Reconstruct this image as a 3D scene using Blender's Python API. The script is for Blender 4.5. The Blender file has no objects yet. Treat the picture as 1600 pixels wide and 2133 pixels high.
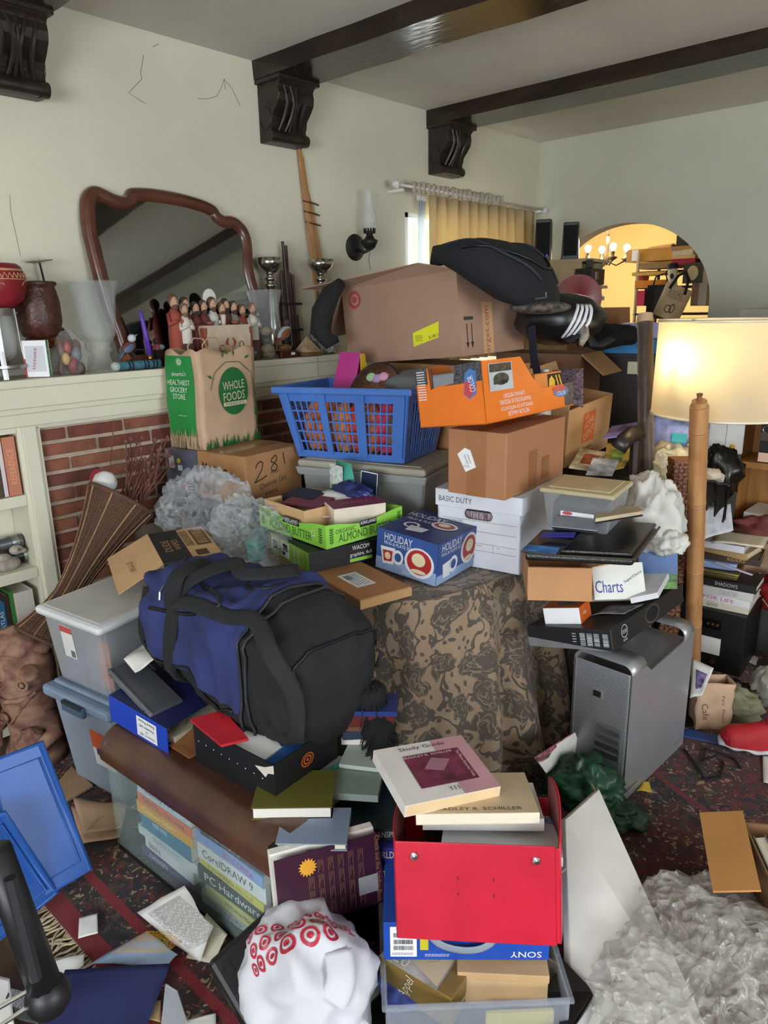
import bpy, math, random
from mathutils import Vector as V, Matrix, noise
random.seed(7)
SC = bpy.context.scene
COL = SC.collection
PI = math.pi
# ---------------------------------------------------------------- camera
cam = bpy.data.cameras.new('camera'); CAM = bpy.data.objects.new('camera', cam); COL.objects.link(CAM)
cam.sensor_fit = 'HORIZONTAL'; cam.sensor_width = 36; cam.lens = 1522.7 / 1600 * 36; cam.clip_start = .02
def cam_axes(yaw, pitch, roll):
    f0 = V((-math.sin(yaw), math.cos(yaw), 0)); r0 = V((math.cos(yaw), math.sin(yaw), 0)); u0 = V((0, 0, 1))
    f = math.cos(pitch)*f0 - math.sin(pitch)*u0; u = math.cos(pitch)*u0 + math.sin(pitch)*f0
    return math.cos(roll)*r0 + math.sin(roll)*u, math.cos(roll)*u - math.sin(roll)*r0, f
r_, u_, f_ = cam_axes(math.radians(42.444), math.radians(15.602), math.radians(-1.083))
CAM.matrix_world = Matrix(((r_.x, u_.x, -f_.x, 0), (r_.y, u_.y, -f_.y, 0), (r_.z, u_.z, -f_.z, 1.62), (0, 0, 0, 1)))
SC.camera = CAM
# ---------------------------------------------------------------- sky, window daylight, exposure
W = bpy.data.worlds.new('daylight'); SC.world = W; W.use_nodes = True
W.node_tree.nodes['Background'].inputs[0].default_value = (.78, .88, 1, 1)
W.node_tree.nodes['Background'].inputs[1].default_value = 7.0
def area(name, loc, tgt, sx, sy, power, col):
    l = bpy.data.lights.new(name, 'AREA'); l.shape = 'RECTANGLE'; l.size = sx; l.size_y = sy; l.energy = power; l.color = col
    o = bpy.data.objects.new(name, l); COL.objects.link(o); o.location = loc
    o.rotation_euler = (V(tgt)-V(loc)).to_track_quat('-Z', 'Y').to_euler()
    return o
area('front_window_daylight', (.3, -2.72, 1.5), (.3, 0, 1.5), 2.6, 1.5, 95, (.93, .96, 1))
area('side_window_daylight', (2.55, 1.2, 1.5), (0, 1.2, 1.5), 1.8, 1.4, 46, (.93, .97, 1))
area('curtain_window_daylight', (-3.35, 4.1, 1.75), (0, 4.1, 1.75), 1.1, .8, 45, (.9, .96, 1))
SC.view_settings.view_transform = 'Standard'; SC.view_settings.look = 'None'
SC.view_settings.exposure = .06; SC.view_settings.gamma = 1; SC.view_settings.use_curve_mapping = False
SC.cycles.use_denoising = True; SC.cycles.adaptive_threshold = .02
SC.cycles.max_bounces = 8; SC.cycles.transparent_max_bounces = 24; SC.cycles.transmission_bounces = 8
SC.cycles.sample_clamp_indirect = 6; SC.cycles.caustics_reflective = False; SC.cycles.caustics_refractive = False

# ---------------------------------------------------------------- materials
def lin(h):
    h = h.lstrip('#'); c = [int(h[i:i+2], 16)/255 for i in (0, 2, 4)]
    return tuple(x/12.92 if x <= .04045 else ((x+.055)/1.055)**2.4 for x in c) + (1,)
MC = {}
def nt(m):
    return m.node_tree.nodes, m.node_tree.links
def mat(h, rough=.6, metal=0, var=.06, vs=9, bump=0, bs=60, trans=0, coat=0, emit=0, stretch=None, sheen=0):
    """principled material: base colour with soft noise variation and fine bump"""
    k = (h, rough, metal, var, vs, bump, bs, trans, coat, emit, stretch, sheen)
    if k in MC: return MC[k]
    m = bpy.data.materials.new('m_'+h.strip('#')); m.use_nodes = True; MC[k] = m
    N, L = nt(m); b = N['Principled BSDF']; c = lin(h)
    b.inputs['Base Color'].default_value = c; b.inputs['Roughness'].default_value = rough; b.inputs['Metallic'].default_value = metal
    if coat: b.inputs['Coat Weight'].default_value = coat; b.inputs['Coat Roughness'].default_value = .12
    if trans: b.inputs['Transmission Weight'].default_value = trans
    if sheen: b.inputs['Sheen Weight'].default_value = sheen
    if emit: b.inputs['Emission Color'].default_value = c; b.inputs['Emission Strength'].default_value = emit
    if var or bump:
        tc = N.new('ShaderNodeTexCoord'); vec = tc.outputs['Object']
        if stretch:
            mp = N.new('ShaderNodeMapping'); mp.inputs['Scale'].default_value = stretch; L.new(vec, mp.inputs[0]); vec = mp.outputs[0]
    if var:
        n = N.new('ShaderNodeTexNoise'); n.inputs['Scale'].default_value = vs; n.inputs['Detail'].default_value = 5; L.new(vec, n.inputs['Vector'])
        r = N.new('ShaderNodeValToRGB'); e = r.color_ramp.elements
        e[0].position = .3; e[1].position = .7
        e[0].color = tuple(max(0, x*(1-2.2*var)) for x in c[:3])+(1,); e[1].color = tuple(min(1, x*(1+1.4*var)) for x in c[:3])+(1,)
        L.new(n.outputs['Fac'], r.inputs[0]); L.new(r.outputs[0], b.inputs['Base Color'])
    if bump:
        n2 = N.new('ShaderNodeTexNoise'); n2.inputs['Scale'].default_value = bs; n2.inputs['Detail'].default_value = 3; L.new(vec, n2.inputs['Vector'])
        bp = N.new('ShaderNodeBump'); bp.inputs['Strength'].default_value = min(1, bump); bp.inputs['Distance'].default_value = .004
        L.new(n2.outputs['Fac'], bp.inputs['Height']); L.new(bp.outputs[0], b.inputs['Normal'])
    return m
def clear(h='#dfe6ea', alpha=.35, rough=.15, wrink=0, ws=14, fk=.45):
    """thin clear plastic or glass: part of the light passes straight through, the rest is a glossy film"""
    k = ('clear', h, alpha, rough, wrink, ws, fk)
    if k in MC: return MC[k]
    m = bpy.data.materials.new('m_clear'); m.use_nodes = True; MC[k] = m
    N, L = nt(m); b = N['Principled BSDF']; b.inputs['Base Color'].default_value = lin(h); b.inputs['Roughness'].default_value = rough
    b.inputs['Specular IOR Level'].default_value = .7
    t = N.new('ShaderNodeBsdfTransparent'); t.inputs[0].default_value = (.97, .98, .98, 1); mx = N.new('ShaderNodeMixShader')
    lw = N.new('ShaderNodeLayerWeight'); lw.inputs['Blend'].default_value = .35
    ad = N.new('ShaderNodeMath'); ad.operation = 'MULTIPLY_ADD'; ad.use_clamp = True; L.new(lw.outputs['Facing'], ad.inputs[0])
    ad.inputs[1].default_value = fk; ad.inputs[2].default_value = alpha
    if wrink:
        tc = N.new('ShaderNodeTexCoord'); n = N.new('ShaderNodeTexVoronoi'); n.inputs['Scale'].default_value = ws
        L.new(tc.outputs['Object'], n.inputs['Vector'])
        bp = N.new('ShaderNodeBump'); bp.inputs['Strength'].default_value = wrink; bp.inputs['Distance'].default_value = .02
        L.new(n.outputs['Distance'], bp.inputs['Height']); L.new(bp.outputs[0], b.inputs['Normal'])
    L.new(ad.outputs[0], mx.inputs[0]); L.new(t.outputs[0], mx.inputs[1]); L.new(b.outputs[0], mx.inputs[2])
    L.new(mx.outputs[0], N['Material Output'].inputs[0])
    return m
def translucent(h, amt=.5, rough=.9, bump=.2):
    k = ('tl', h, amt)
    if k in MC: return MC[k]
    m = bpy.data.materials.new('m_cloth'); m.use_nodes = True; MC[k] = m
    N, L = nt(m); b = N['Principled BSDF']; b.inputs['Base Color'].default_value = lin(h); b.inputs['Roughness'].default_value = rough
    t = N.new('ShaderNodeBsdfTranslucent'); t.inputs[0].default_value = lin(h); mx = N.new('ShaderNodeMixShader'); mx.inputs[0].default_value = amt
    L.new(b.outputs[0], mx.inputs[1]); L.new(t.outputs[0], mx.inputs[2]); L.new(mx.outputs[0], N['Material Output'].inputs[0])
    return m
CARD = mat('#b8875c', .85, var=.05, vs=6, bump=.08, bs=180)
CARD2 = mat('#a9774f', .85, var=.05, vs=6, bump=.08, bs=180)
CARDL = mat('#c9a276', .85, var=.05, vs=6, bump=.08, bs=180)
CARDD = mat('#8a6a52', .85, var=.06, vs=6, bump=.12, bs=120)
KRAFT = mat('#c2a184', .85, var=.07, vs=12, bump=.25, bs=40)
PAPER = mat('#e4e2dc', .8, var=.02)
WHITE = mat('#e9e9ea', .6, var=.02)
CREAM = mat('#dcd8c2', .55, var=.03, vs=3, bump=.05, bs=30)
BLACK = mat('#151517', .5, var=.1)
BLACKF = mat('#17171a', .9, var=.15, bump=.35, bs=220)
INK = mat('#1d1d20', .7, var=0)
PAGES = mat('#d9cfb8', .85, var=.05, vs=40, stretch=(1, 1, 30))
PAGESW = mat('#dedad0', .85, var=.05, vs=40, stretch=(1, 1, 30))
CHROME = mat('#c8c8c8', .18, 1, var=0)
STEEL = mat('#a8a8a6', .35, 1, var=.05)
TAPE = mat('#b68f63', .25, var=.03, coat=.4)

# ---------------------------------------------------------------- mesh helpers
TX = {}
def text_geo(s):
    if s in TX: return TX[s]
    cu = bpy.data.curves.new('t', 'FONT'); cu.body = s; cu.resolution_u = 2; cu.align_x = 'LEFT'
    o = bpy.data.objects.new('t', cu); me = bpy.data.meshes.new_from_object(o)
    vs = [(v.co.x, v.co.y) for v in me.vertices]; fs = [tuple(p.vertices) for p in me.polygons]
    bpy.data.objects.remove(o); bpy.data.meshes.remove(me)
    if not vs: vs = [(0, 0), (1, 1)]
    x0 = min(v[0] for v in vs); x1 = max(v[0] for v in vs); y0 = min(v[1] for v in vs); y1 = max(v[1] for v in vs)
    TX[s] = ([((x-x0)/(x1-x0+1e-9), (y-y0)/(y1-y0+1e-9)) for x, y in vs], fs, (x1-x0)/(y1-y0+1e-9))
    return TX[s]
def basis(d, up=V((0, 0, 1))):
    d = V(d).normalized()
    a = d.cross(up)
    if a.length < 1e-4: a = d.cross(V((0, 1, 0)))
    a.normalize(); return a, a.cross(d).normalized(), d
class MB:
    """collects faces, then links them as ONE mesh object"""
    def __init__(s): s.v = []; s.f = []; s.uv = None
    def add(s, vs, fs, M=None):
        n = len(s.v); s.v += [tuple(M @ V(p)) for p in vs] if M else [tuple(p) for p in vs]
        s.f += [tuple(i+n for i in f) for f in fs]; return s
    def box(s, x0, y0, z0, x1, y1, z1, M=None):
        return s.add([(x0,y0,z0),(x1,y0,z0),(x1,y1,z0),(x0,y1,z0),(x0,y0,z1),(x1,y0,z1),(x1,y1,z1),(x0,y1,z1)],
                     [(0,3,2,1),(4,5,6,7),(0,1,5,4),(1,2,6,5),(2,3,7,6),(3,0,4,7)], M)
    def frust(s, w0, d0, w1, d1, z0, z1, M=None):
        a, b, c, d = w0/2, d0/2, w1/2, d1/2
        return s.add([(-a,-b,z0),(a,-b,z0),(a,b,z0),(-a,b,z0),(-c,-d,z1),(c,-d,z1),(c,d,z1),(-c,d,z1)],
                     [(0,3,2,1),(4,5,6,7),(0,1,5,4),(1,2,6,5),(2,3,7,6),(3,0,4,7)], M)
    def lathe(s, prof, n=20, M=None, a0=0, a1=2*PI):
        full = abs(a1-a0-2*PI) < 1e-6; m = n if full else n+1; vs = []
        for r, z in prof:
            for i in range(m):
                a = a0+(a1-a0)*i/n; vs.append((r*math.cos(a), r*math.sin(a), z))
        fs = []
        for j in range(len(prof)-1):
            for i in range(n):
                k = (i+1) % m; fs.append((j*m+i, j*m+k, (j+1)*m+k, (j+1)*m+i))
        if full:
            if prof[0][0] > 1e-5: fs.append(tuple(reversed(range(m))))
            if prof[-1][0] > 1e-5: fs.append(tuple((len(prof)-1)*m+i for i in range(m)))
        return s.add(vs, fs, M)
    def cyl(s, p0, p1, r0, r1=None, n=12):
        return s.tube([p0, p1], [r0, r0 if r1 is None else r1], n)
    def tube(s, path, r, n=8, flat=None, closed=False):
        """sweep; flat=(half width, half thickness, up) gives a strap"""
        P = [V(p) for p in path]; m = len(P); R = r if isinstance(r, (list, tuple)) else [r]*m; vs = []; up = None
        for i, p in enumerate(P):
            if closed: t = P[(i+1) % m]-P[i-1]
            else: t = P[min(i+1, m-1)]-P[max(i-1, 0)]
            if t.length < 1e-9: t = V((0, 0, 1))
            t.normalize()
            if flat: a = t.cross(V(flat[2])); a = a.normalized() if a.length > 1e-4 else V((1, 0, 0)); b = a.cross(t)
            else:
                if up is None: a, b, _ = basis(t)
                else:
                    a = up - t*up.dot(t); a.normalize(); b = t.cross(a)*-1
                up = a
            for k in range(n):
                an = 2*PI*(k+.5)/n
                if flat:
                    ca, sa = math.cos(an), math.sin(an)
                    vs.append(p+a*flat[0]*max(-1, min(1, ca*1.4))+b*flat[1]*max(-1, min(1, sa*1.4)))
                else: vs.append(p+(a*math.cos(an)+b*math.sin(an))*R[i])
        fs = []
        for j in range(m if closed else m-1):
            for k in range(n):
                q = (k+1) % n; j2 = (j+1) % m; fs.append((j*n+k, j*n+q, j2*n+q, j2*n+k))
        if not closed: fs += [tuple(reversed(range(n))), tuple((m-1)*n+k for k in range(n))]
        return s.add(vs, fs)
    def grid(s, fn, nu, nv, cu=False):
        n0 = len(s.v); mu = nu if cu else nu+1
        vs = [fn(i/nu, j/nv) for j in range(nv+1) for i in range(mu)]
        fs = [(j*mu+i, j*mu+(i+1) % mu, (j+1)*mu+(i+1) % mu, (j+1)*mu+i) for j in range(nv) for i in range(nu)]
        return s.add(vs, fs)
    def ball(s, c, r, n=12, fn=None):
        r = r if isinstance(r, (list, tuple)) else (r, r, r); c = V(c)
        def f(u, v):
            a = u*2*PI; b = (v-.5)*PI; d = V((math.cos(a)*math.cos(b), math.sin(a)*math.cos(b), math.sin(b)))
            k = fn(d) if fn else 1
            return c+V((d.x*r[0], d.y*r[1], d.z*r[2]))*k
        return s.grid(f, 2*n, n, True)
    def prism(s, pts, z0, z1, M=None):
        n = len(pts); vs = [(x, y, z0) for x, y in pts]+[(x, y, z1) for x, y in pts]
        fs = [tuple(reversed(range(n))), tuple(range(n, 2*n))]+[(i, (i+1) % n, n+(i+1) % n, n+i) for i in range(n)]
        return s.add(vs, fs, M)
    def build(s, name, m, par=None, smooth=False, bev=0, solid=0, sub=0, uvf=None):
        me = bpy.data.meshes.new(name); me.from_pydata(s.v, [], s.f); me.update()
        o = bpy.data.objects.new(name, me); COL.objects.link(o)
        if m: me.materials.append(m)
        if par: o.parent = par
        if smooth:
            me.polygons.foreach_set('use_smooth', [True]*len(me.polygons))
            if smooth == 2: me.set_sharp_from_angle(angle=.7)
        if uvf:
            l = me.uv_layers.new(name='uv')
            for lp in me.loops: l.data[lp.index].uv = uvf(s.v[lp.vertex_index])
        if solid: q = o.modifiers.new('s', 'SOLIDIFY'); q.thickness = solid; q.offset = 0
        if sub: q = o.modifiers.new('u', 'SUBSURF'); q.levels = sub; q.render_levels = sub
        if bev: q = o.modifiers.new('b', 'BEVEL'); q.width = bev; q.segments = 2; q.limit_method = 'ANGLE'
        return o
def tag(o, label, cat=None, group=None, kind=None):
    o['label'] = label
    if cat: o['category'] = cat
    if group: o['group'] = group
    if kind: o['kind'] = kind
    return o
def thing(name, label, cat, loc=(0, 0, 0), rz=0, rx=0, ry=0, group=None, kind=None):
    o = bpy.data.objects.new(name, None); COL.objects.link(o); o.empty_display_size = .05
    o.location = loc; o.rotation_euler = (math.radians(rx), math.radians(ry), math.radians(rz))
    return tag(o, label, cat, group, kind)
def along(o, d, up=(0, 0, 1)):
    """turn a thing so that its local x runs along d and z stays near up"""
    x = V(d).normalized(); y = V(up).cross(x).normalized(); z = x.cross(y)
    o.rotation_euler = Matrix((x, y, z)).transposed().to_euler(); return o
def bx(name, x0, y0, z0, x1, y1, z1, m, par=None, bev=.002):
    return MB().box(x0, y0, z0, x1, y1, z1).build(name, m, par, bev=bev)
def copy_tree(o, par=None):
    c = o.copy(); COL.objects.link(c); c.parent = par
    for ch in [q for q in bpy.data.objects if q.parent == o]: copy_tree(ch, c)
    return c
class Dec(MB):
    """flat print on the faces of a box w,d,h (centred in x,y; base at z=0); u,v run 0..1 over the face"""
    def __init__(s, dims): super().__init__(); s.d = dims; s.e = .0007; s.ch = []; s.q = 0; s.many = False
    def mark(s, n0): s.ch.append((n0, len(s.v)))
    def build(s, name, m, par=None, **k):
        if (not s.many and len(s.ch) < 2) or not 0 < len(s.ch) <= 12: return super().build(name, m, par, **k)
        if s.many:
            ins = set(i for a, b in s.ch for i in range(a, b)); idx = {}; q = MB()
            for i, p in enumerate(s.v):
                if i not in ins: idx[i] = len(q.v); q.v.append(p)
            q.f = [tuple(idx[i] for i in f) for f in s.f if f[0] in idx]
            o = q.build(name, m, par, **k)
        for a, b in s.ch:
            q = MB(); q.v = s.v[a:b]; q.f = [tuple(i-a for i in f) for f in s.f if a <= f[0] < b]; o = q.build(name, m, par, **k)
        return o
    def fr(s, F):
        w, d, h = s.d
        o, u, v, n, a, b = {'F': ((-w/2,-d/2,0),(1,0,0),(0,0,1),(0,-1,0),w,h), 'R': ((w/2,-d/2,0),(0,1,0),(0,0,1),(1,0,0),d,h),
            'L': ((-w/2,d/2,0),(0,-1,0),(0,0,1),(-1,0,0),d,h), 'B': ((w/2,d/2,0),(-1,0,0),(0,0,1),(0,1,0),w,h), 'T': ((-w/2,-d/2,h),(1,0,0),(0,1,0),(0,0,1),w,d)}[F]
        return V(o), V(u), V(v), V(n), a, b
    def poly(s, F, pts, e=None):
        o, u, v, n, a, b = s.fr(F); e = e or s.e; n0 = len(s.v)
        m = len(pts); s.add([o+u*x*a+v*y*b+n*e for x, y in pts], [tuple(range(m))])
        if not s.q: s.mark(n0)
        return s
    def rect(s, F, u0, v0, u1, v1, e=None): return s.poly(F, [(u0, v0), (u1, v0), (u1, v1), (u0, v1)], e)
    def ell(s, F, cu, cv, ru, rv, e=None, n=24): return s.poly(F, [(cu+ru*math.cos(2*PI*i/n), cv+rv*math.sin(2*PI*i/n)) for i in range(n)], e)
    def ring(s, F, cu, cv, ru, rv, k=.7, e=None, n=28):
        n0 = len(s.v); s.q += 1
        for i in range(n):
            A, B = 2*PI*i/n, 2*PI*(i+1)/n
            s.poly(F, [(cu+ru*math.cos(A), cv+rv*math.sin(A)), (cu+ru*math.cos(B), cv+rv*math.sin(B)), (cu+k*ru*math.cos(B), cv+k*rv*math.sin(B)), (cu+k*ru*math.cos(A), cv+k*rv*math.sin(A))], e)
        s.q -= 1; s.mark(n0); return s
    def line(s, F, pts, wd=.004, e=None):
        o, u, v, n, a, b = s.fr(F); s.many = True; s.q += 1
        for (x0, y0), (x1, y1) in zip(pts, pts[1:]):
            d = V((x1*a-x0*a, y1*b-y0*b)); 
            if d.length < 1e-6: continue
            d.normalize(); px, py = -d.y*wd/2/a, d.x*wd/2/b
            s.poly(F, [(x0-px, y0-py), (x1-px, y1-py), (x1+px, y1+py), (x0+px, y0+py)], e)
        s.q -= 1; return s
    def text(s, F, t, cu, cv, tw, th=None, rot=0, e=None):
        """text centred at cu,cv; tw,th in metres (th None keeps the letter shape); rot in degrees"""
        vs, fs, asp = text_geo(t); o, u, v, n, a, b = s.fr(F); s.many = True
        if th is None: th = tw/asp
        c, q = math.cos(math.radians(rot)), math.sin(math.radians(rot)); P = []
        for x, y in vs:
            X = (x-.5)*tw; Y = (y-.5)*th
            P.append(o+u*(cu*a+X*c-Y*q)+v*(cv*b+X*q+Y*c)+n*(e or s.e))
        s.add(P, fs); return s
    def greek(s, F, u0, v0, u1, v1, rows, wd=.3, rnd=random):
        """rows of small unreadable print"""
        s.many = True; s.q += 1
        for i in range(rows):
            y = v1-(i+.5)*(v1-v0)/rows; h = (v1-v0)/rows*wd; x = u0
            while x < u1-.01:
                l = min((u1-u0)*rnd.uniform(.05, .16), u1-x); s.rect(F, x, y-h/2, x+l, y+h/2); x += l+(u1-u0)*.025
        s.q -= 1; return s
    def bars(s, F, u0, v0, u1, v1, n=18, horiz=False):
        s.many = True; s.q += 1
        for i in range(n):
            k = random.uniform(.25, .7)
            if horiz: y = v0+(v1-v0)*i/n; s.rect(F, u0, y, u1, y+(v1-v0)/n*k)
            else: x = u0+(u1-u0)*i/n; s.rect(F, x, v0, x+(u1-u0)/n*k, v1)
        s.q -= 1; return s
def carton(par, w, d, h, m, t=.004, flaps=(), name='carton_body', inner=None):
    """open cardboard box; flaps: (face, length, angle) 0 = standing up, 90 = level outwards, 180 = hanging"""
    b = MB(); b.box(-w/2, -d/2, 0, w/2, d/2, t); b.box(-w/2, -d/2, t, w/2, -d/2+t, h); b.box(-w/2, d/2-t, t, w/2, d/2, h)
    b.box(-w/2, -d/2+t, t, -w/2+t, d/2-t, h); b.box(w/2-t, -d/2+t, t, w/2, d/2-t, h)
    o = b.build(name, m, par)
    for fl in flaps:
        F, ln, an = fl[:3]; an = math.radians(an)
        o0, uu, n, sp = {'F': (V((-w/2, -d/2, h)), V((1, 0, 0)), V((0, -1, 0)), w), 'B': (V((-w/2, d/2, h)), V((1, 0, 0)), V((0, 1, 0)), w),
                         'L': (V((-w/2, -d/2, h)), V((0, 1, 0)), V((-1, 0, 0)), d), 'R': (V((w/2, -d/2, h)), V((0, 1, 0)), V((1, 0, 0)), d)}[F]
        di = V((0, 0, 1))*math.cos(an)+n*math.sin(an); th = uu.cross(di).normalized()*t
        q = [o0+uu*.004, o0+uu*(sp-.004), o0+uu*(sp-.008)+di*ln, o0+uu*.008+di*ln]
        MB().add([p for p in q]+[p+th for p in q], [(3,2,1,0),(4,5,6,7),(0,1,5,4),(1,2,6,5),(2,3,7,6),(3,0,4,7)]).build('flap', fl[3] if len(fl) > 3 else m, par)
    return o
def sheet(name, m, pts, par=None, bend=.01, n=8, seed=0, th=.0008):
    """a sheet of paper through four corner points, slightly curled"""
    a, b, c, d = [V(p) for p in pts]; nn = (b-a).cross(d-a).normalized()
    def f(u, v):
        p = a*(1-u)*(1-v)+b*u*(1-v)+c*u*v+d*(1-u)*v
        return p+nn*bend*(math.sin(u*2.6+seed)*.6+noise.noise(V((u*1.7+seed, v*1.7, seed*3.1)))*1.4)
    return MB().grid(f, n, n).build(name, m, par, smooth=True, solid=th)
def blob(name, m, par, c, r, amp=.18, fr=2.2, seed=0, n=26, ridge=.1, flat=None, rf=5, smooth=True):
    def fn(d):
        q = d*fr+V((seed, seed*2, -seed)); k = 1+amp*noise.noise(q)*1.6
        k += ridge*(.5-abs(noise.noise(d*rf+V((seed*3, 1, 2)))))+ridge*.5*(.5-abs(noise.noise(d*rf*2.1+V((seed, 5, 2)))))
        return k
    b = MB(); b.ball((0, 0, 0), r, n, fn)
    if flat is not None: b.v = [(x, y, max(z, flat)) for x, y, z in b.v]
    cx = V(c); b.v = [tuple(V(p)+cx) for p in b.v]
    return b.build(name, m, par, smooth=smooth)
def book(label, loc, L, D, T, cov, rz=0, rx=0, ry=0, pages=None, spine=None, sc=None, top=None, tc=None, group=None, name='book', soft=False, cat='book'):
    """a closed book lying flat: spine along local x on the -y side, thickness along z"""
    t = .0015 if soft else .003
    b = MB(); b.box(-L/2, -D/2, 0, L/2, D/2, t); b.box(-L/2, -D/2, T-t, L/2, D/2, T); b.box(-L/2, -D/2, t, L/2, -D/2+t, T-t)
    o = b.build(name, mat(cov, .45, var=.04) if isinstance(cov, str) else cov); o.location = loc; o.rotation_euler = (math.radians(rx), math.radians(ry), math.radians(rz))
    tag(o, label, cat, group)
    q = .0 if soft else .004
    MB().box(-L/2+q, -D/2+t, t, L/2-q, D/2-q, T-t).build('pages', pages or PAGES, o)
    D_ = (L, D, T)
    if spine:
        dd = Dec(D_); n = len(spine)
        for i, sp in enumerate(spine): dd.text('F', sp[0], sp[1], .5 if len(sp) < 4 else sp[3], L*sp[2], T*(.5 if len(sp) < 5 else sp[4]))
        dd.build('spine_print', mat(sc or '#e8e8e0', .5, var=0), o)
    if top:
        dd = Dec(D_)
        for sp in top: dd.text('T', sp[0], sp[1], sp[2], L*sp[3], sp[4] if len(sp) > 4 else None, rot=sp[5] if len(sp) > 5 else 0)
        dd.build('cover_print', mat(tc or '#e8e8e0', .5, var=0), o)
    return o

def slab(name, m, pts, th, par=None, bev=.002):
    """flat slab on four corner points, thickness upwards"""
    P = [V(p) for p in pts]; nn = (P[1]-P[0]).cross(P[3]-P[0]).normalized()
    if nn.z < 0: nn = -nn
    return MB().add(P+[p+nn*th for p in P], [(3,2,1,0),(4,5,6,7),(0,1,5,4),(1,2,6,5),(2,3,7,6),(3,0,4,7)]).build(name, m, par, bev=bev)

# ================================================================ room shell
XW, YB, H = -3.05, 5.08, 2.75
def struct(o, label, kind='structure'):
    o['label'] = label; o['kind'] = kind; return o
PLASTER = mat('#d9d4be', .9, var=.05, vs=1.3, bump=.35, bs=22)
CEIL = mat('#d4d0c4', .92, var=.04, vs=2, bump=.4, bs=30)
def wall_with_hole(name, label, m, axis, a0, a1, n0, n1, z1, hole=None):
    """wall slab along x or y (axis) between a0..a1, thickness n0..n1, with a rectangular opening"""
    b = MB()
    def p(u0, u1, v0, v1):
        if axis == 'y': b.box(n0, u0, v0, n1, u1, v1)
        else: b.box(u0, n0, v0, u1, n1, v1)
    if hole:
        h0, h1, v0, v1 = hole; p(a0, h0, 0, z1); p(h1, a1, 0, z1); p(h0, h1, 0, v0); p(h0, h1, v1, z1)
    else: p(a0, a1, 0, z1)
    return struct(b.build(name, m), label)
wl = wall_with_hole('wall_left', 'cream plaster wall above the mantel with hairline cracks', PLASTER, 'y', -2.9, YB+.12, XW-.12, XW, H, (3.57, 4.8, 1.2, 2.17))
wall_with_hole('wall_right', 'cream plaster wall with a window behind the camera', PLASTER, 'y', -2.9, YB, 2.6, 2.72, H, (.3, 2.1, .8, 2.2))
wall_with_hole('wall_front', 'cream plaster wall with a wide window behind the camera', PLASTER, 'x', -3.05, 2.6, -2.9, -2.78, H, (-1, 1.6, .75, 2.25))
# back wall with arch
ax, hw, zs, zc = -2.36, .61, 1.62, 2.15
b = MB(); n = 40; y0, y1 = YB, YB+.13
b.box(XW, y0, 0, ax-hw, y1, H); b.box(ax+hw, y0, 0, 2.6, y1, H)
for i in range(n):
    t0, t1 = -math.cos(PI*i/n), -math.cos(PI*(i+1)/n); xa, xb = ax+hw*t0, ax+hw*t1
    za, zb = zs+(zc-zs)*math.sqrt(max(0, 1-t0*t0)), zs+(zc-zs)*math.sqrt(max(0, 1-t1*t1))
    b.add([(xa,y0,za),(xb,y0,zb),(xb,y0,H),(xa,y0,H),(xa,y1,za),(xb,y1,zb),(xb,y1,H),(xa,y1,H)], [(0,1,2,3),(7,6,5,4),(0,4,5,1)])
struct(b.build('wall_back', mat('#c9c9b6', .9, var=.05, vs=1.3, bump=.3, bs=22)), 'cream plaster end wall with an arched opening')
struct(bx('ceiling', -3.1, -2.9, H, 2.7, YB+.13, H+.1, CEIL, None, 0), 'off-white plaster ceiling between dark beams')
struct(bx('floor', -4.6, -2.9, -.06, 2.7, 8.2, -.012, mat('#4a3222', .5, var=.2, vs=3, stretch=(1, 12, 1)), None, 0), 'dark wooden floor mostly hidden by the rug')
# dining room behind the arch
YEL = mat('#dcbf7a', .85, var=.04, vs=1.5, bump=.2, bs=20)
b = MB(); b.box(-4.6, 7.6, 0, .6, 7.7, 2.6); b.box(-4.7, YB+.13, 0, -4.6, 7.7, 2.6); b.box(.6, YB+.13, 0, .7, 7.7, 2.6)
struct(b.build('wall_dining', YEL), 'warm yellow wall of the dining room seen through the arch')
struct(bx('ceiling_dining', -4.7, YB+.13, 2.6, .7, 7.7, 2.7, YEL, None, 0), 'yellow dining room ceiling behind the arch')
# hairline cracks in the plaster
crk = mat('#6d6657', .9, var=0)
for k, pts in enumerate(([(-3.050, 1.900, 2.655), (-3.050, 1.878, 2.588), (-3.050, 1.880, 2.562), (-3.050, 1.843, 2.528), (-3.050, 1.813, 2.499), (-3.050, 1.848, 2.484), (-3.050, 1.887, 2.471)],
             [(-3.050, 2.154, 2.536), (-3.050, 2.205, 2.543), (-3.050, 2.259, 2.564), (-3.050, 2.287, 2.604), (-3.050, 2.306, 2.643), (-3.050, 2.344, 2.613), (-3.050, 2.387, 2.546)],
             [(-3.050, 2.306, 2.643), (-3.050, 2.308, 2.600)], [(-3.050, 1.269, 2.059), (-3.050, 1.264, 1.999), (-3.050, 1.277, 1.836)], [(-3.050, 1.976, 2.712), (-3.050, 1.947, 2.695)])):
    MB().tube([(-3.0495, p[1], p[2]) for p in pts], .0011 if k != 3 else .0008, 5).build('crack', crk, wl)
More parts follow.
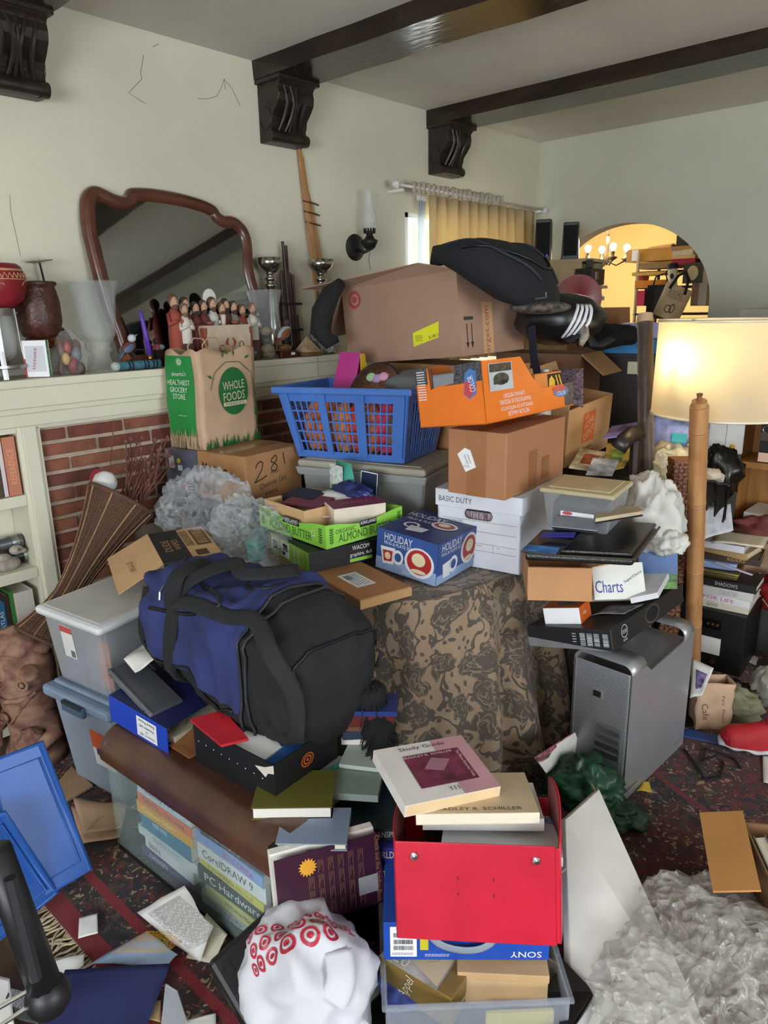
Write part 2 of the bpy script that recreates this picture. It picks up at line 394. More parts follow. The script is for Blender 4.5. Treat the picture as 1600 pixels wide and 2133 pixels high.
# ---------------------------------------------------------------- beams with corbels
BEAM = mat('#2b2017', .17, var=.25, vs=4, bump=.45, bs=9, stretch=(1, 4, 4))
CORB = mat('#2a211b', .4, var=.2, vs=14, bump=.3, bs=60)
def beam(k, y0, w, label):
    b = MB(); n = 26; r = random.Random(k)
    xs = [-3.05+5.65*i/n for i in range(n+1)]; rows = []
    for x in xs:
        j = [r.uniform(-.004, .004) for _ in range(4)]
        rows.append([(x, y0+j[0], H), (x, y0+j[1], H-.082+j[2]), (x, y0+w+j[3], H-.082+j[2]), (x, y0+w, H)])
    b.add([p for q in rows for p in q], [(4*i+a, 4*i+a+1, 4*i+a+5, 4*i+a+4) for i in range(n) for a in range(3)])
    t = struct(b.build('trim_%d' % k, BEAM, smooth=2), label)
    # corbel: scroll bracket under the beam end
    pr = [(0, 0), (.17, 0), (.172, -.018), (.158, -.03), (.15, -.04), (.155, -.07), (.15, -.1), (.128, -.13), (.1, -.16), (.085, -.19), (.088, -.215), (.1, -.228), (.104, -.25), (.09, -.268), (.06, -.272), (0, -.27)]
    for sgn, xw in ((1, -3.05), (-1, 2.6)):
        if sgn < 0 and k > 3: continue
        M = Matrix(((sgn, 0, 0, xw), (0, 0, 1, y0+.02), (0, 1, 0, H-.082), (0, 0, 0, 1)))
        c = MB().prism(pr, 0, w-.04, M).build('corbel', CORB, t, bev=.004)
        q = MB(); q.box(-3.05 if sgn > 0 else 2.42, y0+.005, H-.1, -2.87 if sgn > 0 else 2.6, y0+w-.005, H-.082)
        for s in (-1, -.5, 0, .5, 1):   # acanthus ribs
            yc = y0+w/2; path = []
            for i in range(9):
                f = i/8; zz = -.035-.19*f; xo = .152-.004-.062*max(0, f-.35)/.65*1.05
                path.append((xw+sgn*(xo+.004), yc+s*(.075-.055*math.sin(f*PI*.9)*(1 if abs(s) < .9 else .4)), H-.082+zz))
            q.tube(path, [.004+.006*math.sin(PI*(i+.5)/9) for i in range(9)], 6)
        for s in (-1, 1):   # scroll ends and side volute
            q.cyl((xw+sgn*.08, y0+w/2+s*.085, H-.082-.245), (xw+sgn*.08, y0+w/2+s*.118, H-.082-.245), .03, .028, 12)
            q.tube([(xw+sgn*(.05+.04*math.sin(a)), y0+.02 if s < 0 else y0+w-.02, H-.25+.05*math.cos(a)) for a in [i*.5 for i in range(10)]], .004, 5)
        q.cyl((xw+sgn*.082, y0+.02, H-.082-.247), (xw+sgn*.082, y0+w-.02, H-.082-.247), .025, .025, 12)
        q.build('leaf_carving', CORB, c, smooth=2)
beam(1, 2.475, .265, 'dark glossy ceiling beam crossing the room above the bamboo pipes')
beam(2, 3.772, .275, 'dark ceiling beam farthest from the camera above the curtain')
beam(3, 1.18, .265, 'dark ceiling beam at the top left corner with its carved corbel')
beam(4, -.12, .265, 'dark ceiling beam directly above the camera')
beam(5, -1.42, .265, 'dark ceiling beam behind the camera')
# ---------------------------------------------------------------- mantel, brick fireplace, built-in bookcase
b = MB(); b.box(-3.05, .2, 1.36, -2.8, 2.98, 1.39); b.box(-3.05, .2, 1.285, -2.81, 2.97, 1.36)
b.box(-3.05, .2, 1.262, -2.83, 2.95, 1.285); b.box(-3.05, .2, 1.213, -2.845, 2.93, 1.262)
ma = struct(b.build('trim_6', CREAM, bev=.004), 'cream painted mantel shelf crowded with figurines and vases')
bx('joint', -2.799, 2.58, 1.287, -2.7985, 2.582, 1.388, mat('#8d8877', .8, var=0), ma, 0)
b = MB(); b.box(-3.05, 1.105, 0, -2.848, 1.158, 1.213); b.box(-3.05, 1.158, 0, -2.853, 1.165, 1.206); b.box(-3.05, 1.165, 0, -2.858, 1.176, 1.2)
b.box(-3.05, 1.158, 1.205, -2.853, 2.9, 1.213); b.box(-3.05, 1.17, 1.198, -2.858, 2.9, 1.206); b.box(-3.05, 2.8, 0, -2.848, 2.93, 1.213)
struct(b.build('trim_7', CREAM, bev=.003), 'cream moulding framing the brick fireplace')
br = struct(bx('wall_fireplace', -3.04, 1.17, 0, -2.885, 2.8, 1.2, mat('#b7a794', .95, var=.1, vs=20, bump=.6, bs=70), None, 0), 'red brick fireplace front with pale mortar joints')
BR = [mat(c, .85, var=.16, vs=18, bump=.5, bs=60) for c in ('#84503c', '#744032', '#8f5a44', '#6b3e32', '#875240')]
brm = {}
def brick_mesh(L, k):
    if (L, k) in brm: return brm[L, k]
    r = random.Random(k*31+int(L*100)); j = lambda: r.uniform(-.0018, .0018)
    o = MB(); o.box(0, 0, 0, .03, L, .0445); o.v = [(x+j(), y+j(), z+j()) for x, y, z in o.v]
    me = bpy.data.meshes.new('brick'); me.from_pydata(o.v, [], o.f); me.materials.append(BR[k]); brm[L, k] = me; return me
rr = random.Random(3)
for row in range(19):
    z = 1.2-.004-.061*(row+1)+.008
    y = 1.176 - (.125 if row % 2 else .115) if False else 1.176
    first = .103 if row % 2 == 0 else .225
    while y < 2.78:
        L = first if y == 1.176 else .231; L = round(min(L, 2.79-y), 3)
        if not (row >= 8 and 1.72 < y < 2.5) and not (row >= 8 and y < 1.72 and y+L > 1.75) and L > .02:
            o = bpy.data.objects.new('brick', brick_mesh(L, rr.randrange(5))); COL.objects.link(o); o.parent = br
            o.location = (-2.905+rr.uniform(-.003, .003), y, z)
        y += L+.014
bx('firebox_shade_panel', -2.89, 1.74, 0, -2.878, 2.48, .72, mat('#0d0b0a', .9, var=0), br, 0)  # flat near-black panel paints in the shade of the firebox recess
bc = thing('built_in_bookcase', 'cream built-in bookcase left of the brick fireplace', 'bookcase', (0, 0, 0))
for nm, a in (('side_panel', (-3.05, 1.09, 0, -2.862, 1.108, 1.213)), ('back_panel', (-3.05, .2, 0, -3.03, 1.09, 1.213)), ('shelf', (-3.03, .2, .909, -2.86, 1.09, .953)),
              ('shelf', (-3.03, .2, .615, -2.86, 1.09, .658)), ('shelf', (-3.03, .2, .32, -2.86, 1.09, .36)), ('plinth', (-3.03, .2, 0, -2.86, 1.09, .08)), ('top_rail', (-3.03, .2, 1.19, -2.86, 1.09, 1.213))):
    bx(nm, *a, CREAM, bc, .003)
def standing(label, y, t, h, d, cov, z, x0=-3.02, tilt=0, group='books in the built-in bookcase', text=None, tc='#e8e0d0', pages=None):
    """book standing upright on a bookcase shelf, spine towards the room (+x)"""
    o = book(label, (0, 0, 0), h, d, t, cov, spine=text, sc=tc, pages=pages, group=group)
    # local x(up) y(-into room spine at -y -> +x) z(thickness -> +y)
    M = Matrix.Rotation(math.radians(tilt), 4, 'X') @ Matrix(((0, -1, 0, 0), (0, 0, -1, 0), (1, 0, 0, 0), (0, 0, 0, 1)))
    M = Matrix.Translation((x0+d/2, y+t, z+h/2*math.cos(math.radians(tilt))+.002)) @ M
    o.rotation_euler = M.to_euler(); o.location = M.to_translation(); return o
standing('tall salmon orange book beside the bookcase stile', 1.035, .045, .225, .15, '#c07a5c', .953, text=[('REFERENCE', .5, .6)], tc='#e0a080')
standing('thin glossy white and pink book between orange and patterned books', 1.018, .014, .228, .145, '#d9c9cc', .953)
standing('dark gold patterned book on the upper built-in shelf', .985, .03, .225, .145, '#4a3a22', .953, text=[('Hand-Book', .75, .35)], tc='#c9b27a')
standing('black book with white lettering on the upper built-in shelf', .95, .03, .222, .14, '#1f1f22', .953, text=[('NATURAL', .7, .4)])
standing('black book leaning left on the upper built-in shelf', .915, .022, .18, .14, '#202326', .953, tilt=6)
x_ = [('dark green paperback at the left of the lower shelf', .02, '#2d3a34'), ('teal spined book on the lower shelf', .03, '#3c5c66'), ('cream spined book next to the yellow one', .02, '#cfc6ae'),
      ('fat yellow orange book on the lower shelf', .045, '#d99a2e'), ('blue spined book right of the yellow book', .03, '#2f6394'), ('dark brown spined book on the lower shelf', .017, '#3b3028'), ('thin green spined book on the lower shelf', .015, '#3f7a3a')]
y = .80
for lb, t, c in x_:
    standing(lb, y, t, .2+.02*math.sin(y*40), .14, c, .36, text=[('ATLAS', .6, .4)] if t > .02 else None); y += t+.002
standing('white pages of a hardback at the end of the lower shelf', y, .07, .21, .15, '#d8d2c4', .36, pages=PAGESW)
standing('orange spined book low at the frame edge', .765, .03, .2, .14, '#c8702a', .36, text=[('MAPS', .6, .4)])
standing('brown spined book low beside the orange book', .735, .028, .21, .14, '#5a4636', .36)
# stone tortoise and bottles on the middle shelf
t = thing('tortoise_figurine', 'grey stone tortoise figurine on the middle bookcase shelf', 'figurine', (-2.915, .995, .658), rz=90)
ST = mat('#a59c90', .8, var=.2, vs=30, bump=.4, bs=50)
MB().ball((0, 0, .025), (.055, .035, .03), 10).build('body', ST, t, smooth=True)
h = MB().ball((.045, 0, .072), (.026, .02, .02), 8).build('head', ST, t, smooth=True)
MB().ball((.065, 0, .064), (.02, .012, .01), 8).build('muzzle', ST, t, smooth=True)
MB().ball((-.01, 0, .05), (.035, .028, .02), 8).build('shell_hump', ST, t, smooth=True)
for s in (-1, 1): MB().ball((.05, s*.018, .076), .006, 6).build('eye', mat('#5a5048', .5), h, smooth=True)
for lb, y, z, c in (('dark steel flashlight lying behind the stone tortoise', 1.02, .75, '#5b5d60'), ('black bottle lying on its side beside the stone tortoise', 1.055, .69, '#26272a')):
    t = thing('flashlight' if z > .7 else 'bottle', lb, 'flashlight' if z > .7 else 'bottle', (-2.96, y, z), rz=90)
    MB().lathe([(.0, -.09), (.022, -.088), (.024, .0), (.028, .01), (.028, .06), (.0, .062)], 14, Matrix.Rotation(PI/2, 4, 'Y')).build('body', mat(c, .35, .3), t, smooth=2)
    MB().lathe([(.029, .02), (.03, .03), (.029, .045)], 14, Matrix.Rotation(PI/2, 4, 'Y')).build('ring', STEEL, t, smooth=2)
t = bx('wooden_block', -3.02, .99, .658, -2.985, 1.05, .724, mat('#5b4a38'), None); tag(t, 'wooden block behind the tortoise holding up the flashlight', 'block')  # unseen block assumed as a prop for the flashlight
# ---------------------------------------------------------------- window with curtain on the left wall
wn = struct(thing('window_1', 'narrow bright window gap beside the beige curtain', None), 'narrow bright window gap beside the beige curtain')
WF = mat('#e6e6e0', .5, var=.02)
for a in ((-3.17, 3.57, 1.2, -3.05, 3.6, 2.17), (-3.17, 4.77, 1.2, -3.05, 4.8, 2.17), (-3.17, 3.57, 2.14, -3.05, 4.8, 2.17), (-3.17, 3.57, 1.2, -3.04, 4.8, 1.23)): bx('window_frame', *a, WF, wn)
for a in ((-3.13, 3.67, 1.2, -3.1, 3.69, 2.17), (-3.13, 4.17, 1.2, -3.1, 4.2, 2.17), (-3.13, 3.6, 1.7, -3.1, 4.77, 1.72)): bx('sash_bar', *a, WF, wn)
bx('pane', -3.118, 3.6, 1.23, -3.115, 4.77, 2.14, clear('#e8f0f4', .05, .02), wn, 0)
for nm, lb, a0, dep in (('window_2', 'wide window in the wall behind the camera', None, 0), ):
    w2 = struct(thing(nm, lb, None), lb)
    for a in ((-1, -2.86, .75, 1.6, -2.82, .8), (-1, -2.86, 2.2, 1.6, -2.82, 2.25), (-1, -2.86, .75, -.95, -2.82, 2.25), (1.55, -2.86, .75, 1.6, -2.82, 2.25), (.27, -2.86, .75, .33, -2.82, 2.25)): bx('window_frame', *a, WF, w2)
w3 = struct(thing('window_3', 'window in the right wall outside the frame', None), 'window in the right wall outside the frame')
for a in ((2.64, .3, .8, 2.68, 2.1, .85), (2.64, .3, 2.15, 2.68, 2.1, 2.2), (2.64, .3, .8, 2.68, .35, 2.2), (2.64, 2.05, .8, 2.68, 2.1, 2.2)): bx('window_frame', *a, WF, w3)
cr = thing('curtain_rod', 'thin white curtain rod with round ends above the beige curtain', 'curtain rod')
MB().cyl((-2.950, 3.399, 2.294), (-2.950, 4.982, 2.281), .008, n=10).build('rod', mat('#d9d4cc', .4), cr, smooth=True)
for p in ((-2.950, 3.378, 2.294), (-2.950, 5.016, 2.281)): MB().ball(p, .024, 8).build('finial', mat('#dcd8d6', .3), cr, smooth=True)
for y in (3.43, 4.95): bx('bracket', -3.05, y-.01, 2.26, -2.94, y+.01, 2.275, WF, cr)
CUR = translucent('#cdb98e', .35)
cu = thing('curtain', 'pleated beige curtain covering most of the side window', 'curtain')
def cf(u, v):
    y = 3.68+(1.2-.06*v*0)*u; s = math.sin(u*PI*2*11); k = .03+.022*v
    if u > .9: y -= (1-v)*0 + .03*v
    top = 2.262-.035*max(0, (u-.45)/.55)**2*0; z = top-.98*v
    pinch = 1-.12*math.sin(v*3)*0
    return (-2.955+k*s+.006*math.sin(u*90), y+.02*math.sin(u*PI*22+1)*v, z)
MB().grid(cf, 220, 14).build('pleated_panel', CUR, cu, smooth=True, solid=.002)
def rf(u, v):
    return (-2.95+.014*math.sin(u*130)+.01*noise.noise(V((u*40, v*2, 0))), 3.52+.95*u, 2.262+.062*v+.018*noise.noise(V((u*25, 3, v))))
MB().grid(rf, 200, 3).build('ruffle_heading', translucent('#cdbfae', .3), cu, smooth=True, solid=.002)
sc = thing('sheer_curtain', 'white sheer strip hanging left of the beige curtain', 'curtain')
MB().grid(lambda u, v: (-3.0+.012*math.sin(u*22), 3.625+.07*u, 2.255-.98*v), 24, 6).build('sheer_panel', translucent('#dfe2e0', .5), sc, smooth=True, solid=.001)
bx('hem', -3.005, 3.625, 2.235, -2.99, 3.7, 2.26, WHITE, sc)
# ---------------------------------------------------------------- rug
rug = bpy.data.materials.new('m_rug'); rug.use_nodes = True; N, L = nt(rug); bs = N['Principled BSDF']; bs.inputs['Roughness'].default_value = .95; bs.inputs['Sheen Weight'].default_value = .15
tc = N.new('ShaderNodeTexCoord'); sx = N.new('ShaderNodeSeparateXYZ'); L.new(tc.outputs['Object'], sx.inputs[0])
def mth(op, a, b=None, c=None):
    n = N.new('ShaderNodeMath'); n.operation = op
    for i, q in enumerate((a, b, c)):
        if q is None: continue
        if isinstance(q, (int, float)): n.inputs[i].default_value = q
        else: L.new(q, n.inputs[i])
    return n.outputs[0]
def ramp(fac, stops, const=False):
    r = N.new('ShaderNodeValToRGB'); cr_ = r.color_ramp; cr_.interpolation = 'CONSTANT' if const else 'LINEAR'
    while len(cr_.elements) < len(stops): cr_.elements.new(.5)
    for e, (p, c) in zip(cr_.elements, stops): e.position = p; e.color = lin(c)
    L.new(fac, r.inputs[0]); return r.outputs[0]
def mix(f, a, b):
    n = N.new('ShaderNodeMix'); n.data_type = 'RGBA'
    for q, i in ((f, 0), (a, 6), (b, 7)):
        if isinstance(q, (int, float)): n.inputs[i].default_value = q
        elif isinstance(q, tuple): n.inputs[i].default_value = q
        else: L.new(q, n.inputs[i])
    return n.outputs[2]
nz = N.new('ShaderNodeTexNoise'); nz.inputs['Scale'].default_value = 17; nz.inputs['Detail'].default_value = 4; L.new(tc.outputs['Object'], nz.inputs['Vector'])
wv = N.new('ShaderNodeVectorMath'); wv.operation = 'MULTIPLY_ADD'; L.new(nz.outputs['Color'], wv.inputs[0]); wv.inputs[1].default_value = (.11, .11, 0); L.new(tc.outputs['Object'], wv.inputs[2])
def vor(scale, feat='F1'):
    v = N.new('ShaderNodeTexVoronoi'); v.inputs['Scale'].default_value = scale; v.feature = feat; L.new(wv.outputs[0], v.inputs['Vector']); return v
v1 = vor(26); v2 = vor(70); v3 = vor(13, 'DISTANCE_TO_EDGE'); v4 = vor(9)
base = ramp(v4.outputs['Color'], [(0, '#2a1414'), (.25, '#471318'), (.5, '#1d1517'), (.7, '#4d1719'), (.85, '#211e26')], True)
fl = ramp(v1.outputs['Color'], [(0, '#7d2422'), (.22, '#8a7658'), (.34, '#2a2a33'), (.6, '#6b1c1c'), (.8, '#47443a'), (.92, '#98845f')], True)
m1 = ramp(v1.outputs['Distance'], [(0, '#ffffff'), (.3, '#ffffff'), (.4, '#000000')])
ln_ = ramp(v3.outputs['Distance'], [(0, '#ffffff'), (.02, '#ffffff'), (.045, '#000000')])
sp_ = ramp(v2.outputs['Distance'], [(0, '#ffffff'), (.3, '#ffffff'), (.4, '#000000')])
c1 = mix(m1, base, fl); c2 = mix(ln_, c1, lin('#43322a')); c3 = mix(sp_, c2, ramp(v2.outputs['Color'], [(0, '#1d1618'), (.3, '#7a2422'), (.5, '#94805f'), (.72, '#5a1a1c'), (.86, '#a08c6a')], True))
def band(y0, y1): return mth('MULTIPLY', mth('GREATER_THAN', sx.outputs[1], y0), mth('LESS_THAN', sx.outputs[1], y1))
c4 = mix(band(.72, .747), c3, lin('#7c1620')); c5 = mix(band(.595, .648), c4, lin('#76141d')); c6 = mix(band(1.08, 1.11), c5, lin('#6d161d'))
rad = N.new('ShaderNodeVectorMath'); rad.operation = 'DISTANCE'; L.new(tc.outputs['Object'], rad.inputs[0]); rad.inputs[1].default_value = (-.2, 3.4, 0)
rg = mth('LESS_THAN', mth('ABSOLUTE', mth('SUBTRACT', rad.outputs['Value'], 1.25)), .012); rg2 = mth('LESS_THAN', mth('ABSOLUTE', mth('SUBTRACT', rad.outputs['Value'], .8)), .01)
c7 = mix(mth('MAXIMUM', rg, rg2), c6, lin('#6b1c22'))
L.new(c7, bs.inputs['Base Color'])
nb = N.new('ShaderNodeTexNoise'); nb.inputs['Scale'].default_value = 240; L.new(tc.outputs['Object'], nb.inputs['Vector']); bp = N.new('ShaderNodeBump'); bp.inputs['Strength'].default_value = .6; bp.inputs['Distance'].default_value = .004
L.new(nb.outputs['Fac'], bp.inputs['Height']); L.new(bp.outputs[0], bs.inputs['Normal'])
rg_ = thing('rug', 'dark red patterned oriental rug with a cream fringe', 'rug')
bx('pile', -2.75, .595, -.012, 1.9, 4.9, 0, rug, rg_, 0)
FR = mat('#b9a888', .95, var=.15, vs=20); q = MB(); rr = random.Random(5)
for i in range(420):
    x = -2.7+4.5*i/420; p = [(x, .597, -.004)]; a = rr.uniform(-.5, .5)
    for j in range(1, 6): a += rr.uniform(-.5, .5); p.append((p[-1][0]+.016*math.sin(a), p[-1][1]-.016*math.cos(a*.7), -.009+.006*rr.random()))
    q.tube(p, .0028, 4)
f_o = q.build('fringe', FR, rg_); f_o['kind'] = 'stuff'

# ================================================================ things on and above the mantel (top z = 1.39)
MZ = 1.392
WOODR = mat('#5a3323', .3, var=.15, vs=6, stretch=(1, 1, 4), coat=.3)
# ---- mirror: carved frame following a wavy outline, leaning against the wall
mr = thing('mirror', 'large mirror with a wavy dark brown wooden frame leaning on the wall', 'mirror', (-2.955, 0, MZ), ry=-7)
OUT = [(1.597, .0), (1.575, .14), (1.553, .24), (1.536, .37), (1.527, .47), (1.522, .56), (1.53, .64), (1.545, .69), (1.575, .722), (1.61, .73), (1.65, .718), (1.69, .704), (1.73, .703), (1.745, .722), (1.765, .738),
       (1.85, .745), (1.94, .743), (2.03, .735), (2.11, .722), (2.165, .706), (2.19, .69), (2.2, .673), (2.225, .66), (2.26, .662), (2.3, .652), (2.34, .62), (2.362, .57), (2.362, .5), (2.352, .43), (2.36, .36), (2.378, .28), (2.39, .17), (2.395, .0)]
cy, cz = 1.955, .33
def smooth_line(P, k):
    o = []
    for i in range(len(P)-1):
        a, b_, c, d = P[max(i-1, 0)], P[i], P[i+1], P[min(i+2, len(P)-1)]
        for j in range(k):
            t = j/k; o.append(tuple(.5*(2*b_[q]+(c[q]-a[q])*t+(2*a[q]-5*b_[q]+4*c[q]-d[q])*t*t+(3*b_[q]-a[q]-3*c[q]+d[q])*t**3) for q in range(len(b_))))
    return o+[P[-1]]
ol = smooth_line(OUT, 3); b = MB(); n = len(ol)
for i, (y, z) in enumerate(ol):
    a = V(ol[min(i+1, n-1)])-V(ol[max(i-1, 0)]); nn = V((a.y, -a.x)).normalized()   # inward normal
    for off, x in ((0, .0), (.0, .022), (.01, .036), (.026, .04), (.04, .034), (.052, .03), (.058, .016)):
        b.v.append((x, y+nn.x*off, z+nn.y*off))
for i in range(n-1):
    for k in range(6): b.f.append((i*7+k, (i+1)*7+k, (i+1)*7+k+1, i*7+k+1))
b.build('frame', WOODR, mr, smooth=True)
bx('bottom_rail', .0, 1.59, .0, .036, 2.4, .05, WOODR, mr, .006)
inn = [(y+ (V(ol[min(i+1, n-1)])-V(ol[max(i-1, 0)])).normalized().y*.02, z-(V(ol[min(i+1, n-1)])-V(ol[max(i-1, 0)])).normalized().x*.02) for i, (y, z) in enumerate(ol)]
g = MB(); g.v = [(.02, y, z) for y, z in inn]+[(.02, cy, cz)]
g.f = [(i, i+1, n) for i in range(n-1)]+[(n-1, 0, n)]
g.build('mirror_glass', mat('#aeb2b0', .03, 1, var=0), mr)
b2 = MB(); b2.v = [(.002, y, z) for y, z in ol]+[(.002, cy, cz)]; b2.f = [(i+1, i, n) for i in range(n-1)]+[(0, n-1, n)]
b2.build('backing_board', mat('#5d4a38'), mr)
# ---- glass pot in a metal stand with an elephant bowl on top
t = thing('stand_pot', 'glass pot held in a riveted metal strip stand at the left edge', 'pot', (-2.925, 1.085, MZ))
MB().lathe([(.0, .055), (.05, .06), (.072, .085), (.077, .13), (.077, .25), (.074, .25), (.074, .13), (.068, .09), (.045, .065), (0, .06)], 28).build('glass_bowl', clear('#c8c8c8', .14, .08, fk=.3), t, smooth=True)
MB().lathe([(.079, .225), (.082, .225), (.082, .25), (.079, .25)], 28).build('top_ring', STEEL, t, smooth=2)
MB().lathe([(.0, .035), (.095, .035), (.1, .04), (.1, .05), (.0, .05)], 28).build('base_ring', STEEL, t, smooth=2)
for a in (-.15, 1.1, 2.9, 4.2):
    c_, s_ = math.cos(a), math.sin(a); q = MB().tube([(.083*c_, .083*s_, .25), (.088*c_, .088*s_, .1), (.1*c_, .1*s_, .0)], 1, 6, flat=(.009, .002, (c_, s_, 0))).build('leg', STEEL, t)
    for zz in (.235, .045): MB().ball((.088*c_, .088*s_, zz), .004, 6).build('rivet', CHROME, q)
MB().lathe([(0, .05), (.04, .055), (.05, .07), (.0, .1)], 14).build('red_candle', mat('#6e2a22', .4), t, smooth=True)
t = thing('painted_bowl', 'red carved bowl with a pale elephant drawing on top of the glass pot', 'bowl', (-2.925, 1.1, MZ+.252)); t.scale = (1.2, 1.2, 1)
RB = mat('#8d1a26', .5, var=.12, vs=20)
MB().lathe([(.0, 0), (.06, .002), (.088, .03), (.1, .07), (.101, .11), (.092, .145), (.082, .155), (.078, .155), (.088, .14), (.09, .07), (.0, .03)], 32).build('bowl', RB, t, smooth=True)
TN = mat('#c99a72', .7, var=.1); b = MB()
def rr_(z): return .0+(.062+.04*math.sin(min(1, z/.11)*PI/2) if z < .11 else .102-.02*((z-.11)/.045)**1.5)+.0012
for z0, z1 in ((.128, .138), (.098, .101), (.032, .038), (.06, .062)):
    b.lathe([(rr_(z0), z0), (rr_(z1), z1)], 32)
for i in range(40):
    a = 2*PI*i/40; q = [(a+d*2*PI/40, z) for d, z in ((0, .103), (.5, .122), (1, .103))]
    b.tube([(rr_(z)*math.cos(x), rr_(z)*math.sin(x), z) for x, z in q], .0016, 4)
    q = [(a+d*2*PI/40, z) for d, z in ((0, .04), (.5, .056), (1, .04))]
    b.tube([(rr_(z)*math.cos(x), rr_(z)*math.sin(x), z) for x, z in q], .0016, 4)
EL = [(-.5, .064), (-.48, .078), (-.4, .09), (-.25, .095), (-.1, .095), (.05, .09), (.12, .084), (.2, .085), (.24, .075), (.27, .064), (.22, .063), (.17, .07), (.1, .066), (.06, .064), (.03, .072), (-.05, .072), (-.08, .064), (-.18, .064), (-.2, .073), (-.32, .073), (-.35, .064), (-.45, .064), (-.5, .064)]
for a0 in (-.2, 1.2): b.tube([(rr_(z)*math.cos(a0+x), rr_(z)*math.sin(a0+x), z) for x, z in EL], .0016, 4)
b.build('elephant_drawing', TN, t)
# ---- carved pot on a dragon foot stand
t = thing('carved_pot', 'brown carved pot on curled wooden feet beside the elephant bowl', 'pot', (-2.97, 1.28, MZ))
BW = mat('#4c2a1e', .4, var=.25, vs=40, bump=.8, bs=70)
MB().lathe([(0, .13), (.045, .13), (.07, .15), (.083, .2), (.083, .27), (.076, .31), (.07, .33), (.078, .336), (.08, .345), (.072, .35), (.06, .345), (.0, .34)], 28).build('pot_body', BW, t, smooth=True)
for a in (-.9, .4, 1.2, 3.4):
    MB().tube([(.05*math.cos(a), .05*math.sin(a), .13), (.085*math.cos(a), .085*math.sin(a), .12), (.09*math.cos(a), .09*math.sin(a), .06), (.065*math.cos(a), .065*math.sin(a), .02), (.075*math.cos(a), .075*math.sin(a), .0)], [.018, .02, .015, .012, .014], 8).build('curled_foot', mat('#7a4026', .4, var=.2), t, smooth=True)
MB().lathe([(0, .1), (.05, .1), (.06, .115), (.05, .132), (0, .132)], 20).build('stand_ring', mat('#5d2f1e', .4), t, smooth=True)
t = thing('wood_carving', 'small dark carved leaf ornament leaning by the brown pot', 'ornament', (-2.985, 1.375, MZ))
MB().tube([(0, 0, 0), (.01, .02, .07), (0, -.005, .15), (-.01, -.035, .21)], [.03, .034, .022, .006], 7).build('carving', mat('#4a3020', .7, var=.3, vs=40, bump=.8, bs=90), t, smooth=True)
MB().ball((.03, .03, .1), (.02, .02, .03), 8).build('curl', mat('#7a4026', .4), t, smooth=True)
t = thing('candle_spike', 'thin spiked candle plate leaning behind the brown pot', 'candle holder', (-3.0, 1.345, MZ+.18))
MB().cyl((0, .03, -.18), (0, -.02, .24), .004, n=8).build('stem', BLACK, t)
MB().lathe([(0, 0), (.05, .006), (.051, .009), (0, .006)], 24, Matrix.Translation((0, -.02, .24)) @ Matrix.Rotation(.12, 4, 'X')).build('plate', STEEL, t, smooth=2)
MB().cyl((0, -.021, .24), (0, -.024, .265), .002, .0005, 6).build('spike', CHROME, t)
# ---- small boxes and the plastic bag of figurines
t = thing('tissue_box', 'small white and green carton standing at the mantel edge', 'box', (-2.862, 1.205, MZ), rz=52)
d3 = (.085, .04, .135)
bx('carton', -.0425, -.02, 0, .0425, .02, .135, WHITE, t)
Dec(d3).rect('R', 0, 0, .62, 1).build('green_side', mat('#2f9a52', .5), t)
Dec(d3).rect('F', .1, .15, .9, .85, .0009).build('grey_panel', mat('#c9ccd2'), t)
dd = Dec(d3); dd.text('F', 'tissues', .45, .5, .08, .012, 80, .0014); dd.rect('F', 0, 0, .08, .5, .0012); dd.build('red_print', mat('#b03038'), t)
Dec(d3).text('R', 'SOFT', .3, .5, .09, .012, 90, .0012).build('white_print', WHITE, t)
t = thing('figurine_bag', 'clear plastic bag of small figurines between the carton and the glass vase', 'bag', (-2.872, 1.335, MZ))
for i, (x, y, z, c, r) in enumerate(((0, .01, .035, '#8a2f28', .022), (.01, -.02, .06, '#c9a05a', .016), (.0, .03, .075, '#6a7078', .02), (-.01, .0, .1, '#a8402f', .016), (.02, .03, .02, '#4a3428', .018))):
    MB().ball((x, y, z), (r, r, r*1.5), 7).build('figurine_in_bag', mat(c, .5), t, smooth=True)
blob('clear_bag', clear('#d6dadd', .08, .12, .5, fk=.25), t, (0, .005, .068), (.045, .062, .085), .12, 2.5, 4, 18, .25, flat=-.066)
# ---- two ribbed glass hurricane vases
def vase(label, loc, s):
    t = thing('glass_vase', label, 'vase', loc, group='ribbed glass vases on the mantel')
    pr = [(.058, .0), (.06, .01), (.045, .025), (.034, .05), (.033, .07), (.045, .082), (.036, .095), (.046, .115), (.062, .14), (.07, .2), (.075, .27), (.083, .31), (.092, .335), (.094, .345), (.09, .345), (.071, .27), (.066, .2), (.057, .14), (.03, .12), (0, .115)]
    o = MB(); m = 48
    for r, z in pr:
        for i in range(m): k = 1+(.018 if i % 2 and .1 < z < .32 else 0); o.v.append((r*k*s*math.cos(2*PI*i/m), r*k*s*math.sin(2*PI*i/m), z*s))
    for j in range(len(pr)-1):
        for i in range(m): q = (i+1) % m; o.f.append((j*m+i, j*m+q, (j+1)*m+q, (j+1)*m+i))
    o.build('ribbed_bowl', clear('#d2d4d4', .09, .06, fk=.3), t, smooth=True)
    return t
vase('ribbed glass vase with flared rim left of the mirror', (-2.89, 1.475, MZ), 1.02)
v2_ = vase('ribbed glass vase right of the last supper figures', (-2.875, 2.32, MZ), .93)
MB().ball((0, 0, .13), (.03, .03, .02), 8).build('potpourri', mat('#a08a5a', .8, var=.3, vs=40), v2_, smooth=True)
